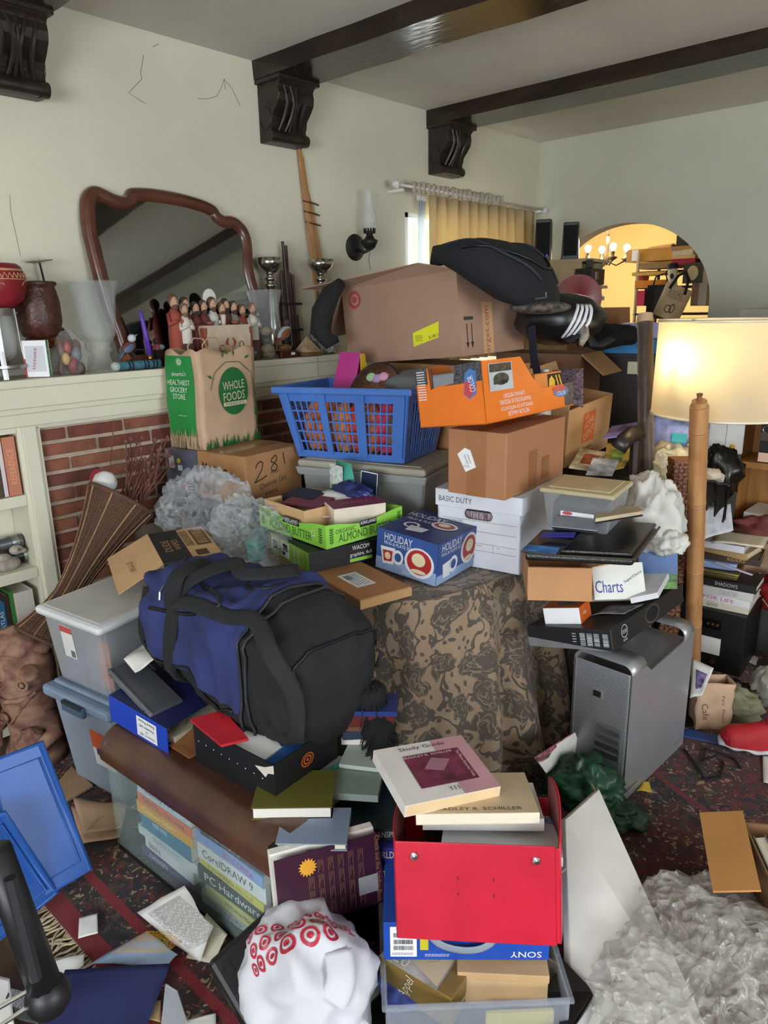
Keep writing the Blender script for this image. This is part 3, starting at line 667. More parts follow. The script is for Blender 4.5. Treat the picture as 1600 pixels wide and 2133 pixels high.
# ---- wooden tray with a bird, house, purple candle, roll, dark figurine
t = thing('wooden_tray', 'dark oval wooden tray holding a bird figurine and a tiny house', 'tray', (-2.9, 1.6, MZ))
MB().lathe([(0, 0), (.03, 0), (.045, .012), (.05, .03), (.046, .03), (.04, .014), (0, .006)], 24, Matrix.Diagonal((.8, 1.3, 1, 1))).build('tray', mat('#4a2a1c', .4), t, smooth=True)
h = bx('tiny_house', -.02, -.03, .01, .01, .0, .04, mat('#7a4a2a'), t); MB().add([(-.024,-.034,.04),(.014,-.034,.04),(.014,.004,.04),(-.024,.004,.04),(-.005,-.034,.06),(-.005,.004,.06)], [(0,1,4),(1,2,5,4),(2,3,5),(3,0,4,5)]).build('house_roof', mat('#8a5a34'), h)
def bird(t, M, c):
    MB().ball((0, 0, 0), (.022, .036, .022), 10).build('bird_body', mat(c[0], .6, var=.1), t, smooth=True).matrix_local = M
    h = MB().ball((0, .034, .024), (.016, .018, .017), 8).build('bird_head', mat(c[1], .6, var=.05), t, smooth=True); h.matrix_local = M
    q = MB().lathe([(.006, 0), (0, .02)], 8, Matrix.Translation((0, .048, .024)) @ Matrix.Rotation(-PI/2, 4, 'X')).build('beak', mat(c[2], .5), t); q.matrix_local = M
    q = MB().tube([(0, -.03, 0), (0, -.065, -.012)], 1, 6, flat=(.014, .004, (0, 0, 1))).build('tail', mat(c[3], .6), t); q.matrix_local = M
    for s in (-1, 1):
        q = MB().ball((s*.02, -.008, .002), (.005, .03, .014), 7).build('wing', mat(c[3], .6, var=.2), t, smooth=True); q.matrix_local = M
        q = MB().cyl((s*.008, 0, -.015), (s*.008, .004, -.045), .0022, n=5).build('bird_leg', mat('#3a3030'), t); q.matrix_local = M
bird(t, Matrix.Translation((.0, .005, .087)) @ Matrix.Rotation(.5, 4, 'X'), ('#7a4038', '#c8ccd2', '#7fb0c8', '#5a6a80'))
t = thing('candlestick', 'purple taper candle in a small brass holder', 'candle', (-2.875, 1.685, MZ))
MB().lathe([(.016, 0), (.018, .004), (.006, .01), (.005, .025), (.012, .032), (.013, .05), (.009, .052)], 14).build('brass_holder', mat('#a8843a', .3, 1), t, smooth=True)
MB().tube([(0, 0, .045), (0, -.01, .14), (-.002, -.022, .225), (-.003, -.024, .236)], [.011, .011, .008, .003], 10).build('candle', mat('#5b34a8', .45), t, smooth=True)
t = thing('bead_roll', 'turquoise and black striped bead roll lying along the mantel edge', 'roll', (-2.83, 1.6, MZ+.019))
MB().cyl((0, -.085, 0), (0, .1, 0), .018, n=14).build('roll', mat('#3d6f80', .5, var=.2, vs=40), t, smooth=2)
for i, y in enumerate((-.05, -.035, .02, .035, .06, .075)): MB().cyl((0, y, 0), (0, y+.008, 0), .019, n=14).build('dark_band', mat('#15242c', .5), t, smooth=2)
MB().ball((0, -.1, 0), (.018, .02, .018), 8).build('glass_end', clear('#cfe0d8', .4), t, smooth=True)
t = thing('doll_figurine', 'small dark figurine with pink clothes beside the purple candle', 'figurine', (-2.92, 1.745, MZ))
MB().lathe([(.03, 0), (.028, .03), (.018, .07), (.01, .085)], 12).build('skirt', mat('#241c22', .8, var=.3, vs=60), t, smooth=True)
MB().lathe([(.019, .06), (.016, .085), (.006, .095)], 10).build('pink_shawl', mat('#b0506a', .8), t, smooth=True)
MB().ball((0, 0, .107), .013, 8).build('head', mat('#30241f'), t, smooth=True); MB().ball((.0, .025, .08), (.01, .018, .012), 6).build('bundle', mat('#8a8f98'), t, smooth=True)
# ---- Last supper group: each clay figure is its own piece
def figurine(i, label, x, y, h, robe, hair, under=None, lean=0):
    t = thing('clay_figurine', label, 'figurine', (x, y, MZ+.0), rz=lean, group='clay last supper figures')
    k = h/.22; t.scale = (1.1, 1.1, 1.32)
    MB().lathe([(.026*k, 0), (.028*k, .05*k), (.026*k, .11*k), (.025*k, .15*k), (.012*k, .172*k)], 12).build('robe', mat(robe, .8, var=.08), t, smooth=True)
    hd = MB().ball((.004, 0, .19*k), (.0165*k, .0155*k, .02*k), 8).build('head', mat('#c39a7c', .75), t, smooth=True)
    MB().ball((-.003*k, 0, .197*k), (.018*k, .0195*k, .019*k), 8).build('hair', mat(hair, .85, var=.2, vs=60), hd, smooth=True)
    MB().ball((.011*k, 0, .176*k), (.01*k, .012*k, .012*k), 6).build('beard', mat(hair, .85), hd, smooth=True)
    MB().lathe([(.003, 0), (.0, .008)], 6, Matrix.Translation((.02*k, 0, .19*k)) @ Matrix.Rotation(PI/2, 4, 'Y')).build('nose', mat('#c39a7c', .75), hd)
    for s in (-1, 1): MB().tube([(0, s*.024*k, .155*k), (.016*k, s*.03*k, .125*k), (.032*k, s*.008*k, .135*k)], [.009*k, .009*k, .006*k], 7).build('arm', mat(under or robe, .8), t, smooth=True)
    return t
FG = [('red robed clay figure at the far left of the supper', -2.94, 1.83, .235, '#a04a3a', '#6b4a3a'), ('white robed clay figure leaning at the left of the clay table', -2.885, 1.868, .205, '#d9d2c8', '#7a6250'),
      ('clay figure in dark robe second from the left behind', -2.965, 1.892, .225, '#6a3a30', '#4a352c'), ('maroon robed clay figure with raised hand', -2.945, 1.94, .21, '#5e2a26', '#3f2c24'),
      ('clay figure in maroon with white sash in the group', -2.955, 1.985, .215, '#6a302a', '#4f3a2e'), ('clay figure in white with a pale halo in the middle', -2.96, 2.035, .225, '#c9c4bc', '#5c4436'),
      ('red robed clay figure right of the halo figure', -2.945, 2.082, .208, '#8e3a30', '#6a4a3a'), ('clay figure with dark hair right of centre', -2.97, 2.11, .22, '#5a4034', '#3c2c24'),
      ('grey robed clay figure with folded hands', -2.955, 2.15, .212, '#8a8078', '#4a382c'), ('small red clay figure without beard near the right end', -2.96, 2.2, .2, '#94402f', '#7a5844'), ('white robed clay figure at the right end of the clay table', -2.9, 2.245, .205, '#d5cec2', '#8a6a54')]
for i, f in enumerate(FG):
    t = figurine(i, f[0], -2.887+(f[1]+2.93)*.35, *f[2:])
    if 'halo' in f[0] and 'white' in f[0]: MB().lathe([(0, 0), (.032, 0), (.032, .004), (0, .004)], 20, Matrix.Translation((-.016, 0, .215)) @ Matrix.Rotation(PI/2, 4, 'Y')).build('halo', mat('#dcdcd8'), t)
    if 'leaning' in f[0] or 'right end of' in f[0]: MB().lathe([(.029, 0), (.03, .07)], 12).build('brown_skirt', mat('#5a3a2c', .8), t, smooth=True)
t = thing('clay_table', 'small clay supper table with a painted pale cloth and dishes', 'figurine', (-2.845, 2.055, MZ)); t.scale = (1, 1.05, 1.3)
b = MB(); b.add([(-.03,-.12,.128),(.03,-.12,.128),(.03,.12,.128),(-.03,.12,.128),(-.03,-.1,0),(.05,-.1,0),(.05,.1,0),(-.03,.1,0)], [(0,1,2,3),(1,5,6,2),(0,4,5,1),(3,2,6,7),(4,7,6,5),(0,3,7,4)]); b.build('cloth', mat('#c8b79c', .85, var=.08, vs=20), t)
for s in (-1, 1): bx('table_leg', .0, s*.118-.008, 0, .035, s*.118+.008, .12, mat('#8a4a36'), t)
b = MB()
for y, z in ((-.05, .05), (.055, .06)):
    MB().tube([(.043+.003, y+.012*math.cos(a), z+.012*math.sin(a)) for a in [i*PI/5 for i in range(10)]], .0015, 4, closed=True).build('painted_ring', mat('#5a2a26'), t)
b = MB()
for s in (-1, 1): b.tube([(.044, s*.012, .085), (.046, s*.022, .07), (.048, s*.014, .055)], [.002, .005, .002], 6)
b.tube([(.049+.002*0, .01*math.cos(a), .04+.012*math.sin(a)) for a in [i*PI/5 for i in range(10)]], .0016, 4, closed=True); b.build('painted_motif', mat('#a0382e'), t)
MB().lathe([(.008, 0), (.013, .035), (.011, .035), (.006, .004)], 10, Matrix.Translation((0, .0, .128))).build('cup', mat('#d9cfc0'), t, smooth=True)
for y in (-.07, .06): MB().lathe([(.01, 0), (.024, .012), (.02, .012), (0, .004)], 14, Matrix.Translation((0, y, .128))).build('dish', mat('#8a4a3e', .6), t, smooth=True)
# ---- book, bowl, candlesticks, flutes, pyramid, bird on base
t = book('black book with white title leaning behind the second glass vase', (0, 0, 0), .235, .16, .014, '#17181c')
t.matrix_world = Matrix.Translation((-2.93, 2.29, MZ+.117)) @ Matrix(((-.2, 0, .98, 0), (0, -1, 0, 0), (.98, 0, .2, 0), (0, 0, 0, 1)))
d3 = (.235, .16, .014); dd = Dec(d3); dd.text('T', 'The Book', .9, .55, .1, .02, -90, .0012); dd.greek('T', .08, .1, .14, .9, 3); dd.build('title_print', mat('#e0e0e0'), t)
Dec(d3).rect('T', .2, .1, .8, .9, .001).build('dark_photo', mat('#3a3d40', .4, var=.5, vs=30), t)
t = thing('blue_bowl', 'small blue glazed bowl behind the grocery bag', 'bowl', (-2.85, 2.17, MZ))
MB().lathe([(.025, 0), (.05, .02), (.055, .04), (.05, .04), (.045, .022), (0, .008)], 24).build('bowl', mat('#3f6f86', .3), t, smooth=True); MB().lathe([(.056, .036), (.057, .041), (.05, .041)], 24).build('rim', mat('#8fb0b8', .3), t, smooth=True)
tag(blob('stone_ball', mat('#8d8468', .85, var=.25, vs=60, bump=.6, bs=90), None, (-2.845, 2.3, MZ+.036), (.036, .036, .036), .06, 2, 3, 16, .06), 'round speckled stone at the mantel edge under the second vase', 'stone')
MERC = mat('#b9b7ad', .16, .95, var=.18, vs=22, bump=.15, bs=30)
def merc(label, loc, s):
    t = thing('pillar_candlestick', label, 'candlestick', loc, group='mercury glass candlesticks')
    MB().lathe([(.06*s, 0), (.062*s, .01), (.045*s, .03), (.048*s, .1), (.044*s, .16), (.036*s, .24), (.026*s, .31), (.022*s, .335)], 28).build('shaft', MERC, t, smooth=True)
    MB().lathe([(.022*s, .335), (.031*s, .34), (.031*s, .35), (.022*s, .356), (.021*s, .366), (.03*s, .371), (.03*s, .381), (.02*s, .388), (.02*s, .4)], 28).build('collar', MERC, t, smooth=True)
    MB().lathe([(.02*s, .4), (.035*s, .41), (.055*s, .43), (.064*s, .445), (.066*s, .475), (.06*s, .477), (.056*s, .447), (0, .44)], 28).build('cup', MERC, t, smooth=True)
merc('mercury glass candlestick directly right of the mirror', (-2.965, 2.44, MZ), .95)
merc('mercury glass candlestick in front of the bamboo pipes', (-2.93, 2.75, MZ), 1.02)
t = thing('bird_figurine', 'brown and white bird figurine on a dark wooden base', 'figurine', (-2.86, 2.42, MZ))
bx('base', -.035, -.055, 0, .035, .055, .032, mat('#4a2018', .35), t, .004); bx('base_label', .0355, .01, .012, .0362, .034, .024, WHITE, t, 0)
MB().ball((0, 0, .045), (.03, .042, .02), 8).build('rock', mat('#7a5238', .8, var=.3, vs=40), t, smooth=True)
bird(t, Matrix.Translation((0, .0, .118)) @ Matrix.Rotation(.6, 4, 'X') @ Matrix.Scale(1.25, 4), ('#b9bcc6', '#3a2f2c', '#302828', '#8a5238'))
t = thing('pyramid_block', 'small beige stone pyramid near the end of the mantel', 'ornament', (-2.86, 2.57, MZ))
MB().add([(-.05,-.05,.02),(.05,-.05,.02),(.05,.05,.02),(-.05,.05,.02),(0,0,.098)], [(3,2,1,0),(0,1,4),(1,2,4),(2,3,4),(3,0,4)]).build('pyramid', mat('#bfa283', .8, var=.15, vs=30), t)
bx('base', -.055, -.055, 0, .055, .055, .02, mat('#7a5a3a'), t, .003)
tag(blob('bubble_wrap', clear('#c9ccd0', .35, .25, .8, 60), None, (-2.9, 2.72, MZ+.063), (.07, .1, .065), .15, 2.2, 9, 20, .12, flat=-.06), 'crumpled bubble wrap at the right end of the mantel', 'wrap')
t = thing('reed_flutes', 'bundle of dark brown reed flutes standing against the wall', 'flutes', (-2.985, 2.575, MZ))
rr = random.Random(8); DK = mat('#3d241b', .35, var=.15)
for i, (y, h) in enumerate(((-.05, .30), (-.035, .41), (-.02, .42), (-.005, .56), (.01, .54), (.024, .41), (.038, .4), (.052, .24), (.066, .2))):
    q = MB().cyl((rr.uniform(-.01, .01), y, 0), (rr.uniform(-.02, 0), y-.008, h), .0085, .008, 8).build('reed', DK, t, smooth=2)
for z in (.12, .25): MB().box(-.022, -.062, z, .012, .075, z+.012).build('binding', mat('#2a1812'), t)
t = thing('bamboo_pipes', 'tall fan of pale bamboo pan pipes leaning up to the beam corbel', 'pan pipes', (0, 0, 0))
BAM = mat('#b07c46', .45, var=.12, vs=8, stretch=(6, 6, 1))
tops = [(2.722, 2.47), (2.732, 2.45), (2.742, 2.42), (2.752, 2.37), (2.762, 2.30), (2.772, 2.24), (2.783, 2.2), (2.794, 2.17), (2.806, 2.14)]
for i, (y, z) in enumerate(tops):
    yb = 2.805+i*.0125; MB().cyl((-2.995, yb, MZ), (-3.037, y+(.0 if i < 3 else .002), z), .0075, .0065, 8).build('pipe', BAM, t, smooth=2)
for z in (2.05, 2.1, 2.15):
    f = (z-MZ)/(2.47-MZ); MB().tube([(-3.022, 2.805-.083*f-.014, z+.008), (-3.01, 2.83-.05*f, z), (-3.022, 2.91-.1*f, z-.005)], .004, 6).build('binding', mat('#5a3218', .8), t)
# ---- oil lamp sconce
t = thing('oil_lamp_sconce', 'black wall sconce with a glass oil lamp chimney', 'lamp', (-3.05, 3.13, 1.95))
IR = mat('#1c1a19', .45, var=.15)
MB().lathe([(0, 0), (.07, 0), (.072, .008), (.05, .018), (0, .02)], 24, Matrix.Rotation(PI/2, 4, 'Y')).build('wall_plate', IR, t, smooth=2)
MB().tube([(.015, 0, -.01), (.06, .01, -.03), (.1, .02, -.015)], .009, 8).build('arm', IR, t, smooth=True)
MB().lathe([(.012, -.02), (.03, -.01), (.046, .02), (.047, .032), (.03, .04), (.018, .06), (.02, .075)], 20, Matrix.Translation((.1, .02, 0))).build('font', IR, t, smooth=True)
q = MB()
for i in range(12): a = 2*PI*i/12; q.box(-.003, -.003, .07, .003, .003, .095, Matrix.Translation((.1+.03*math.cos(a), .02+.03*math.sin(a), 0)))
q.lathe([(.031, .068), (.033, .075), (.031, .08)], 20, Matrix.Translation((.1, .02, 0))); q.build('gallery', IR, t)
MB().lathe([(.026, .08), (.04, .12), (.042, .15), (.032, .19), (.021, .22), (.02, .27), (.024, .29)], 22, Matrix.Translation((.1, .02, 0))).build('glass_chimney', clear('#dfe3e0', .22, .05), t, smooth=True)
MB().tube([(.1, .02, -.02), (.09, .02, -.07), (.095, .025, -.12)], .002, 5).build('pull_chain', IR, t)

# ================================================================ the covered seat and the pile on top of it
dm = bpy.data.materials.new('m_damask'); dm.use_nodes = True; N, L = nt(dm); bs = N['Principled BSDF']; bs.inputs['Roughness'].default_value = .75; bs.inputs['Sheen Weight'].default_value = .2
uv = N.new('ShaderNodeUVMap'); nz = N.new('ShaderNodeTexNoise'); nz.inputs['Scale'].default_value = 5; nz.inputs['Detail'].default_value = 2; L.new(uv.outputs[0], nz.inputs['Vector'])
wv = N.new('ShaderNodeVectorMath'); wv.operation = 'MULTIPLY_ADD'; L.new(nz.outputs['Color'], wv.inputs[0]); wv.inputs[1].default_value = (.16, .16, 0); L.new(uv.outputs[0], wv.inputs[2])
mp = N.new('ShaderNodeMapping'); mp.inputs['Scale'].default_value = (1.35, .85, 1); L.new(wv.outputs[0], mp.inputs[0])
def vor(scale, feat='F1', rnd=.8):
    v = N.new('ShaderNodeTexVoronoi'); v.inputs['Scale'].default_value = scale; v.feature = feat; v.inputs['Randomness'].default_value = rnd; v.voronoi_dimensions = '2D'; L.new(mp.outputs[0], v.inputs['Vector']); return v
v1, v2, v3 = vor(8), vor(8, 'DISTANCE_TO_EDGE'), vor(26)
leaf = mth('LESS_THAN', mth('ADD', v1.outputs['Distance'], mth('MULTIPLY', v3.outputs['Distance'], .35)), .53)
rings = mth('GREATER_THAN', mth('SINE', mth('ADD', mth('MULTIPLY', v1.outputs['Distance'], 46), mth('MULTIPLY', v3.outputs['Distance'], 9))), .86)
vein = mth('LESS_THAN', mth('ABSOLUTE', mth('SUBTRACT', v3.outputs['Distance'], .42)), .035)
scal = mth('LESS_THAN', v3.outputs['Distance'], .2)
n2 = N.new('ShaderNodeTexNoise'); n2.inputs['Scale'].default_value = 9; L.new(mp.outputs[0], n2.inputs['Vector'])
curl = mth('LESS_THAN', mth('ABSOLUTE', mth('SUBTRACT', n2.outputs['Fac'], .5)), .02)
ca = mix(leaf, lin('#8d765d'), lin('#4a4137')); cb = mix(mth('MULTIPLY', leaf, mth('MAXIMUM', rings, vein)), ca, lin('#7d6a53')); cc = mix(mth('MAXIMUM', curl, mth('MULTIPLY', scal, mth('SUBTRACT', 1, leaf))), cb, lin('#4a4137'))
L.new(cc, bs.inputs['Base Color'])
seat = thing('covered_sofa', 'sofa hidden under a draped brown damask cloth', 'sofa')
FP = [(-2.57, 2.75), (-2.57, 2.2), (-2.57, 1.75), (-2.45, 1.6), (-2.1, 1.56), (-1.75, 1.575), (-1.47, 1.62), (-1.36, 1.75), (-1.31, 1.98), (-1.29, 2.3), (-1.29, 2.75)]
per = smooth_line(FP, 6); n = len(per); arc = [0]
for i in range(1, n): arc.append(arc[-1]+math.hypot(per[i][0]-per[i-1][0], per[i][1]-per[i-1][1]))
def drape(u, v):
    s = u*arc[-1]; i = min(n-2, max(k for k in range(n) if arc[k] <= s+1e-9)); f = (s-arc[i])/(arc[i+1]-arc[i]+1e-9)
    x = per[i][0]*(1-f)+per[i+1][0]*f; y = per[i][1]*(1-f)+per[i+1][1]*f
    d = V((per[i+1][0]-per[i][0], per[i+1][1]-per[i][1])).normalized(); nx, ny = d.y, -d.x
    q = max(0, v-.06); off = .012+.13*q**1.3+q*.9*(.06*math.sin(s*21+2.2*math.sin(s*7)+q*2.2)+.025*math.sin(s*47+q*5)+.06*noise.noise(V((s*5, q*2, 1))))
    if v < .06: off *= v/.06
    z = .716-.012*(v/.06)**2 if v < .06 else .704-.7*(v-.06)/.94
    x += nx*off; y += ny*off
    if x > -1.075: x = -1.075+.02*math.tanh((x+1.075)*20)
    return (x, y, max(.003, z))
NU, NV = 260, 40
m_ = MB().grid(drape, NU, NV); ng = len(m_.v)
cl = m_.build('damask_cloth', dm, seat, smooth=True, solid=.004)
me = cl.data; l = me.uv_layers.new(name='uv')
for lp in me.loops: k = lp.vertex_index; l.data[lp.index].uv = ((k % (NU+1))/NU*arc[-1], 1.0-(k//(NU+1))/NV*.8)
ct = MB(); ct.v = [(x, y, .714) for x, y in per]; ct.f = [tuple(range(n))]
ct = ct.build('cloth_top', dm, seat); l = ct.data.uv_layers.new(name='uv')
for lp in ct.data.loops: q = ct.data.vertices[lp.vertex_index].co; l.data[lp.index].uv = (q.x*1.0, q.y)
bx('seat_frame', -2.6, 1.85, .0, -1.5, 2.7, .70, BLACKF, seat, .02)
# ---- flat carton, drawing tablet box, green tray with contents
t = thing('flat_carton', 'flat brown shipping carton lying on the damask cloth', 'box', (-1.764, 1.662, .722), rz=-13.7)
d3 = (.657, .196, .034); bx('carton', -.3285, -.098, 0, .3285, .098, .034, CARD2, t, .004)
Dec(d3).rect('T', .66, .25, .86, .62).build('shipping_label', WHITE, t); dd = Dec(d3); dd.greek('T', .68, .3, .84, .58, 5); dd.bars('T', .69, .3, .75, .42, 8); dd.build('label_print', mat('#5a6f94', .6, var=0), t).location.z = .0004
Dec(d3).rect('T', .5, .62, .54, .72).build('green_sticker', mat('#7fae6a'), t)
dd = Dec(d3); dd.rect('F', .0, .15, 1, .85); dd.rect('R', 0, .1, 1, .9); dd.build('clear_tape', TAPE, t)
Dec(d3).text('F', 'Graphire Comfort K2101', .2, .5, .2, .014, e=.0012).build('lettering', mat('#5c4028', .8, var=0), t)
t = thing('tablet_box', 'black and green graphics tablet box under the green tray', 'box', (-1.878, 1.748, .757), rz=-14)
d3 = (.321, .33, .072); bx('box', -.1605, -.165, 0, .1605, .165, .072, BLACK, t, .002)
Dec(d3).rect('F', .06, .04, 1, 1).build('green_front', mat('#7fae3e', .45), t)
dd = Dec(d3); dd.e = .0014; dd.rect('F', .1, .2, .28, .85); dd.rect('F', .34, .12, .54, .9); dd.build('photo_panels', mat('#d8d4d0', .4), t)
dd = Dec(d3); dd.e = .002; dd.rect('F', .13, .3, .25, .75); dd.rect('F', .39, .45, .5, .8); dd.rect('F', .36, .2, .44, .4); dd.text('F', 'graphire. 4x5', .92, .5, .06, .012, 90); dd.build('dark_print', INK, t)
dd = Dec(d3); dd.e = .0016; dd.text('F', 'fun digital', .66, .5, .06, .012, 90); dd.text('F', 'photos', .76, .5, .05, .016, 90); dd.text('R', 'WACOM', .62, .78, .07, .016); dd.text('R', 'graphire. 4x5', .62, .42, .09, .018); dd.text('F', 'wacom', .03, .5, .05, .008, 90); dd.build('white_print', WHITE, t)
Dec(d3).rect('R', .48, .08, .76, .25, .0012).build('green_strip', mat('#8fc84a', .45), t)
t = thing('grocery_tray', 'lime green cardboard tray with wavy top filled with books and papers', 'box', (-1.921, 1.802, .834), rz=-5.5)
LIME = mat('#8fd04a', .55, var=.03); d3 = (.404, .354, .083); w, d, h = d3
b = MB()
for F, (p0, p1) in {'F': ((-w/2, -d/2), (w/2, -d/2)), 'R': ((w/2, -d/2), (w/2, d/2)), 'B': ((w/2, d/2), (-w/2, d/2)), 'L': ((-w/2, d/2), (-w/2, -d/2))}.items():
    for i in range(16):
        a0, a1 = i/16, (i+1)/16; hh = lambda a: h*(1-.28*math.sin(a*PI)**2)
        q = [(p0[0]+(p1[0]-p0[0])*a, p0[1]+(p1[1]-p0[1])*a) for a in (a0, a1)]
        b.add([(*q[0], 0), (*q[1], 0), (*q[1], hh(a1)), (*q[0], hh(a0))], [(0, 1, 2, 3)])
b.add([(-w/2, -d/2, .001), (w/2, -d/2, .001), (w/2, d/2, .001), (-w/2, d/2, .001)], [(0, 1, 2, 3)])
b.build('tray', LIME, t, solid=.004)
dd = Dec(d3); dd.e = .003
dd.text('F', 'ORGANIC', .24, .66, .1, .018); dd.text('F', 'ALMOND BUTTER', .48, .33, .26, .03); dd.text('R', 'ORGANIC', .24, .62, .09, .016); dd.text('R', 'ALMOND BUTTER', .5, .32, .25, .03)
for F, us in (('F', (.06, .93)), ('R', (.06, .95))):
    for u in us:
        dd.line(F, [(u, .12), (u, .85)], .0015)
        for k in range(6):
            for s in (-1, 1): dd.poly(F, [(u, .16+k*.11), (u+s*.03, .24+k*.11), (u+s*.012, .27+k*.11)])
dd.build('dark_green_print', mat('#2d5a24', .6, var=0), t)
dd = Dec(d3); dd.e = .0032; dd.rect('F', .38, .58, .63, .88); dd.rect('R', .42, .55, .64, .83); dd.build('black_badge', INK, t)
dd = Dec(d3); dd.e = .004; dd.text('F', 'KIRKLAND', .505, .76, .09, .012); dd.text('F', 'Signature', .505, .65, .07, .006); dd.text('R', 'KIRKLAND', .53, .73, .07, .011); dd.ring('F', .83, .52, .03, .14, .8); dd.build('white_print', WHITE, t)
TR = Matrix.Translation((-1.921, 1.802, .834)) @ Matrix.Rotation(math.radians(-5.5), 4, 'Z')
def on(M, x, y, z): return tuple(M @ V((x, y, z)))
t = thing('inner_carton', 'open brown carton of books standing inside the green tray', 'box', on(TR, -.06, -.045, .005), rz=-5.5)
carton(t, .25, .24, .1, CARDL)
book('black book sticking up in the green tray carton', on(TR, -.12, -.02, .074), .15, .1, .04, '#1b1d22', rz=8, rx=4)
book('thin maroon booklet across the green tray carton', on(TR, -.05, -.06, .098), .17, .1, .008, '#7a3a42', rz=12, rx=8)
book('small cream and navy booklet in the green tray carton', on(TR, -.03, -.045, .082), .11, .09, .012, '#d8d0b0', rz=-12, rx=12)
t = tag(sheet('paper_sheets', PAPER, [on(TR, -.09, -.02, .118), on(TR, .09, -.1, .09), on(TR, .11, .06, .095), on(TR, -.05, .12, .128)], None, .02, 8, 3), 'crumpled white papers on top of the green tray', 'paper')
t = thing('perfume_box', 'white and maroon boxed gift set at the right of the green tray', 'box', on(TR, .11, .03, .03), rz=-24, ry=3)
bx('box', -.05, -.1, 0, .05, .1, .08, mat('#d8cbb8', .5), t); d3 = (.1, .2, .08)
Dec(d3).rect('T', 0, 0, 1, 1).build('maroon_top', mat('#7a2434', .4), t); Dec(d3).text('T', 'BEAUTY', .5, .5, .1, .012, 90, .0014).build('lettering', mat('#c89aa0'), t)
Dec(d3).ell('F', .4, .5, .3, .35).build('pink_flower', mat('#c9a0a0', .5, var=.2, vs=30), t)
tag(blob('blue_foil_bag', mat('#27306e', .25, var=.3, vs=20), None, on(TR, .0, .115, .1), (.1, .045, .045), .2, 3, 2, 20, .2), 'shiny dark blue foil packet behind the green tray papers', 'packet')
t = thing('snack_bag', 'teal and white snack bag standing behind the green tray', 'packet', on(TR, -.1, .155, .04), rz=-10)
b = MB()
def sb(s): return lambda u, v: ((u-.5)*(.2-.1*v), s*.03*math.sin(u*PI)*math.sin(max(.02, v)*PI)**.5, .17*v)
b.grid(sb(-1), 10, 8).grid(sb(1), 10, 8).build('bag', mat('#3f9a86', .35, var=.1), t, smooth=True)
MB().grid(lambda u, v: ((u-.5)*.09-.01, -.033+.004*abs(u-.5), .06+.1*v), 6, 6).build('white_window', mat('#d8e4dc', .4, var=.2, vs=60), t, smooth=True)
MB().grid(lambda u, v: ((u-.5)*.06-.01, -.036, .05+.03*v), 4, 4).build('green_leaves', mat('#6aa04a', .5, var=.4, vs=60), t)
t = thing('navy_card', 'dark navy framed card leaning on the clear bin behind the tray', 'card', on(TR, .0, .19, .06), rz=-4, rx=-6)
bx('card', -.05, -.002, 0, .05, .002, .12, mat('#24304e', .4), t, 0); Dec((.1, .004, .12)).line('F', [(.04, .04), (.04, .96), (.96, .96), (.96, .04)], .004).build('white_edge', WHITE, t)
# ---- holiday mug box
t = thing('gift_set_box', 'blue boxed mug and plate set standing on the damask cloth', 'box', (-1.55, 1.915, .735), rz=6, ry=5)
d3 = (.248, .275, .148); w, d, h = d3; BLU = mat('#33508e', .45, var=.08); bx('box', -w/2, -d/2, 0, w/2, d/2, h, mat('#2b3566', .45, var=.06), t, .002)
dd = Dec(d3); dd.rect('F', .0, .0, 1, 1); dd.rect('R', 0, 0, 1, 1); dd.build('blue_panels', BLU, t)
dd = Dec(d3); dd.e = .0012; dd.rect('F', 0, 0, 1, .3); dd.rect('R', 0, 0, 1, .22); dd.build('pale_blue_band', mat('#8aa0c4', .45, var=.1), t)
WP = mat('#d9dadb', .45, var=.02); CP = mat('#d8cba4', .45, var=.05); RP = mat('#a8282c', .45, var=.05)
dd = Dec(d3); dd.e = .0016
dd.text('F', 'HOLIDAY', .36, .84, .115, .026); dd.text('F', 'MUG & PLATE SET', .36, .69, .115, .012); dd.text('T', 'HOLIDAY', .3, .75, .15, .04, 2); dd.text('T', 'MUG & PLATE SET', .38, .58, .15, .02, 2)
dd.text('R', 'HOLIDAY', .32, .86, .13, .028); dd.text('R', 'MUG & PLATE SET', .32, .7, .13, .012)
dd.poly('F', [(.07, .58), (.32, .6), (.3, .2), (.12, .16)]); dd.ring('F', .37, .4, .09, .18, .62); dd.ell('F', .72, .42, .24, .36); dd.ell('R', .75, .55, .2, .38); dd.ring('R', .38, .35, .1, .2, .6); dd.poly('R', [(.12, .45), (.32, .5), (.3, .12), (.16, .1)])
dd.ell('T', .68, .6, .2, .14); dd.ring('T', .3, .36, .12, .1, .7); dd.poly('T', [(.3, .35), (.6, .35), (.58, .2), (.34, .15)]); dd.greek('F', .45, .04, .6, .12, 3)
dd.build('white_print', WP, t)
dd = Dec(d3); dd.e = .0022
for F, a in (('F', (.72, .44, .2, .3)), ('R', (.75, .56, .16, .31)), ('T', (.68, .6, .16, .1))): dd.ell(F, *a)
dd.poly('F', [(.11, .5), (.28, .52), (.27, .26), (.14, .23)]); dd.build('red_print', RP, t)
dd = Dec(d3); dd.e = .003
for F, a in (('F', (.71, .5, .11, .16)), ('R', (.75, .62, .09, .16)), ('T', (.67, .61, .09, .06)), ('F', (.2, .38, .05, .09)), ('F', (.72, .22, .12, .05)), ('R', (.75, .32, .1, .05))): dd.ell(F, *a)
dd.build('cream_print', CP, t)
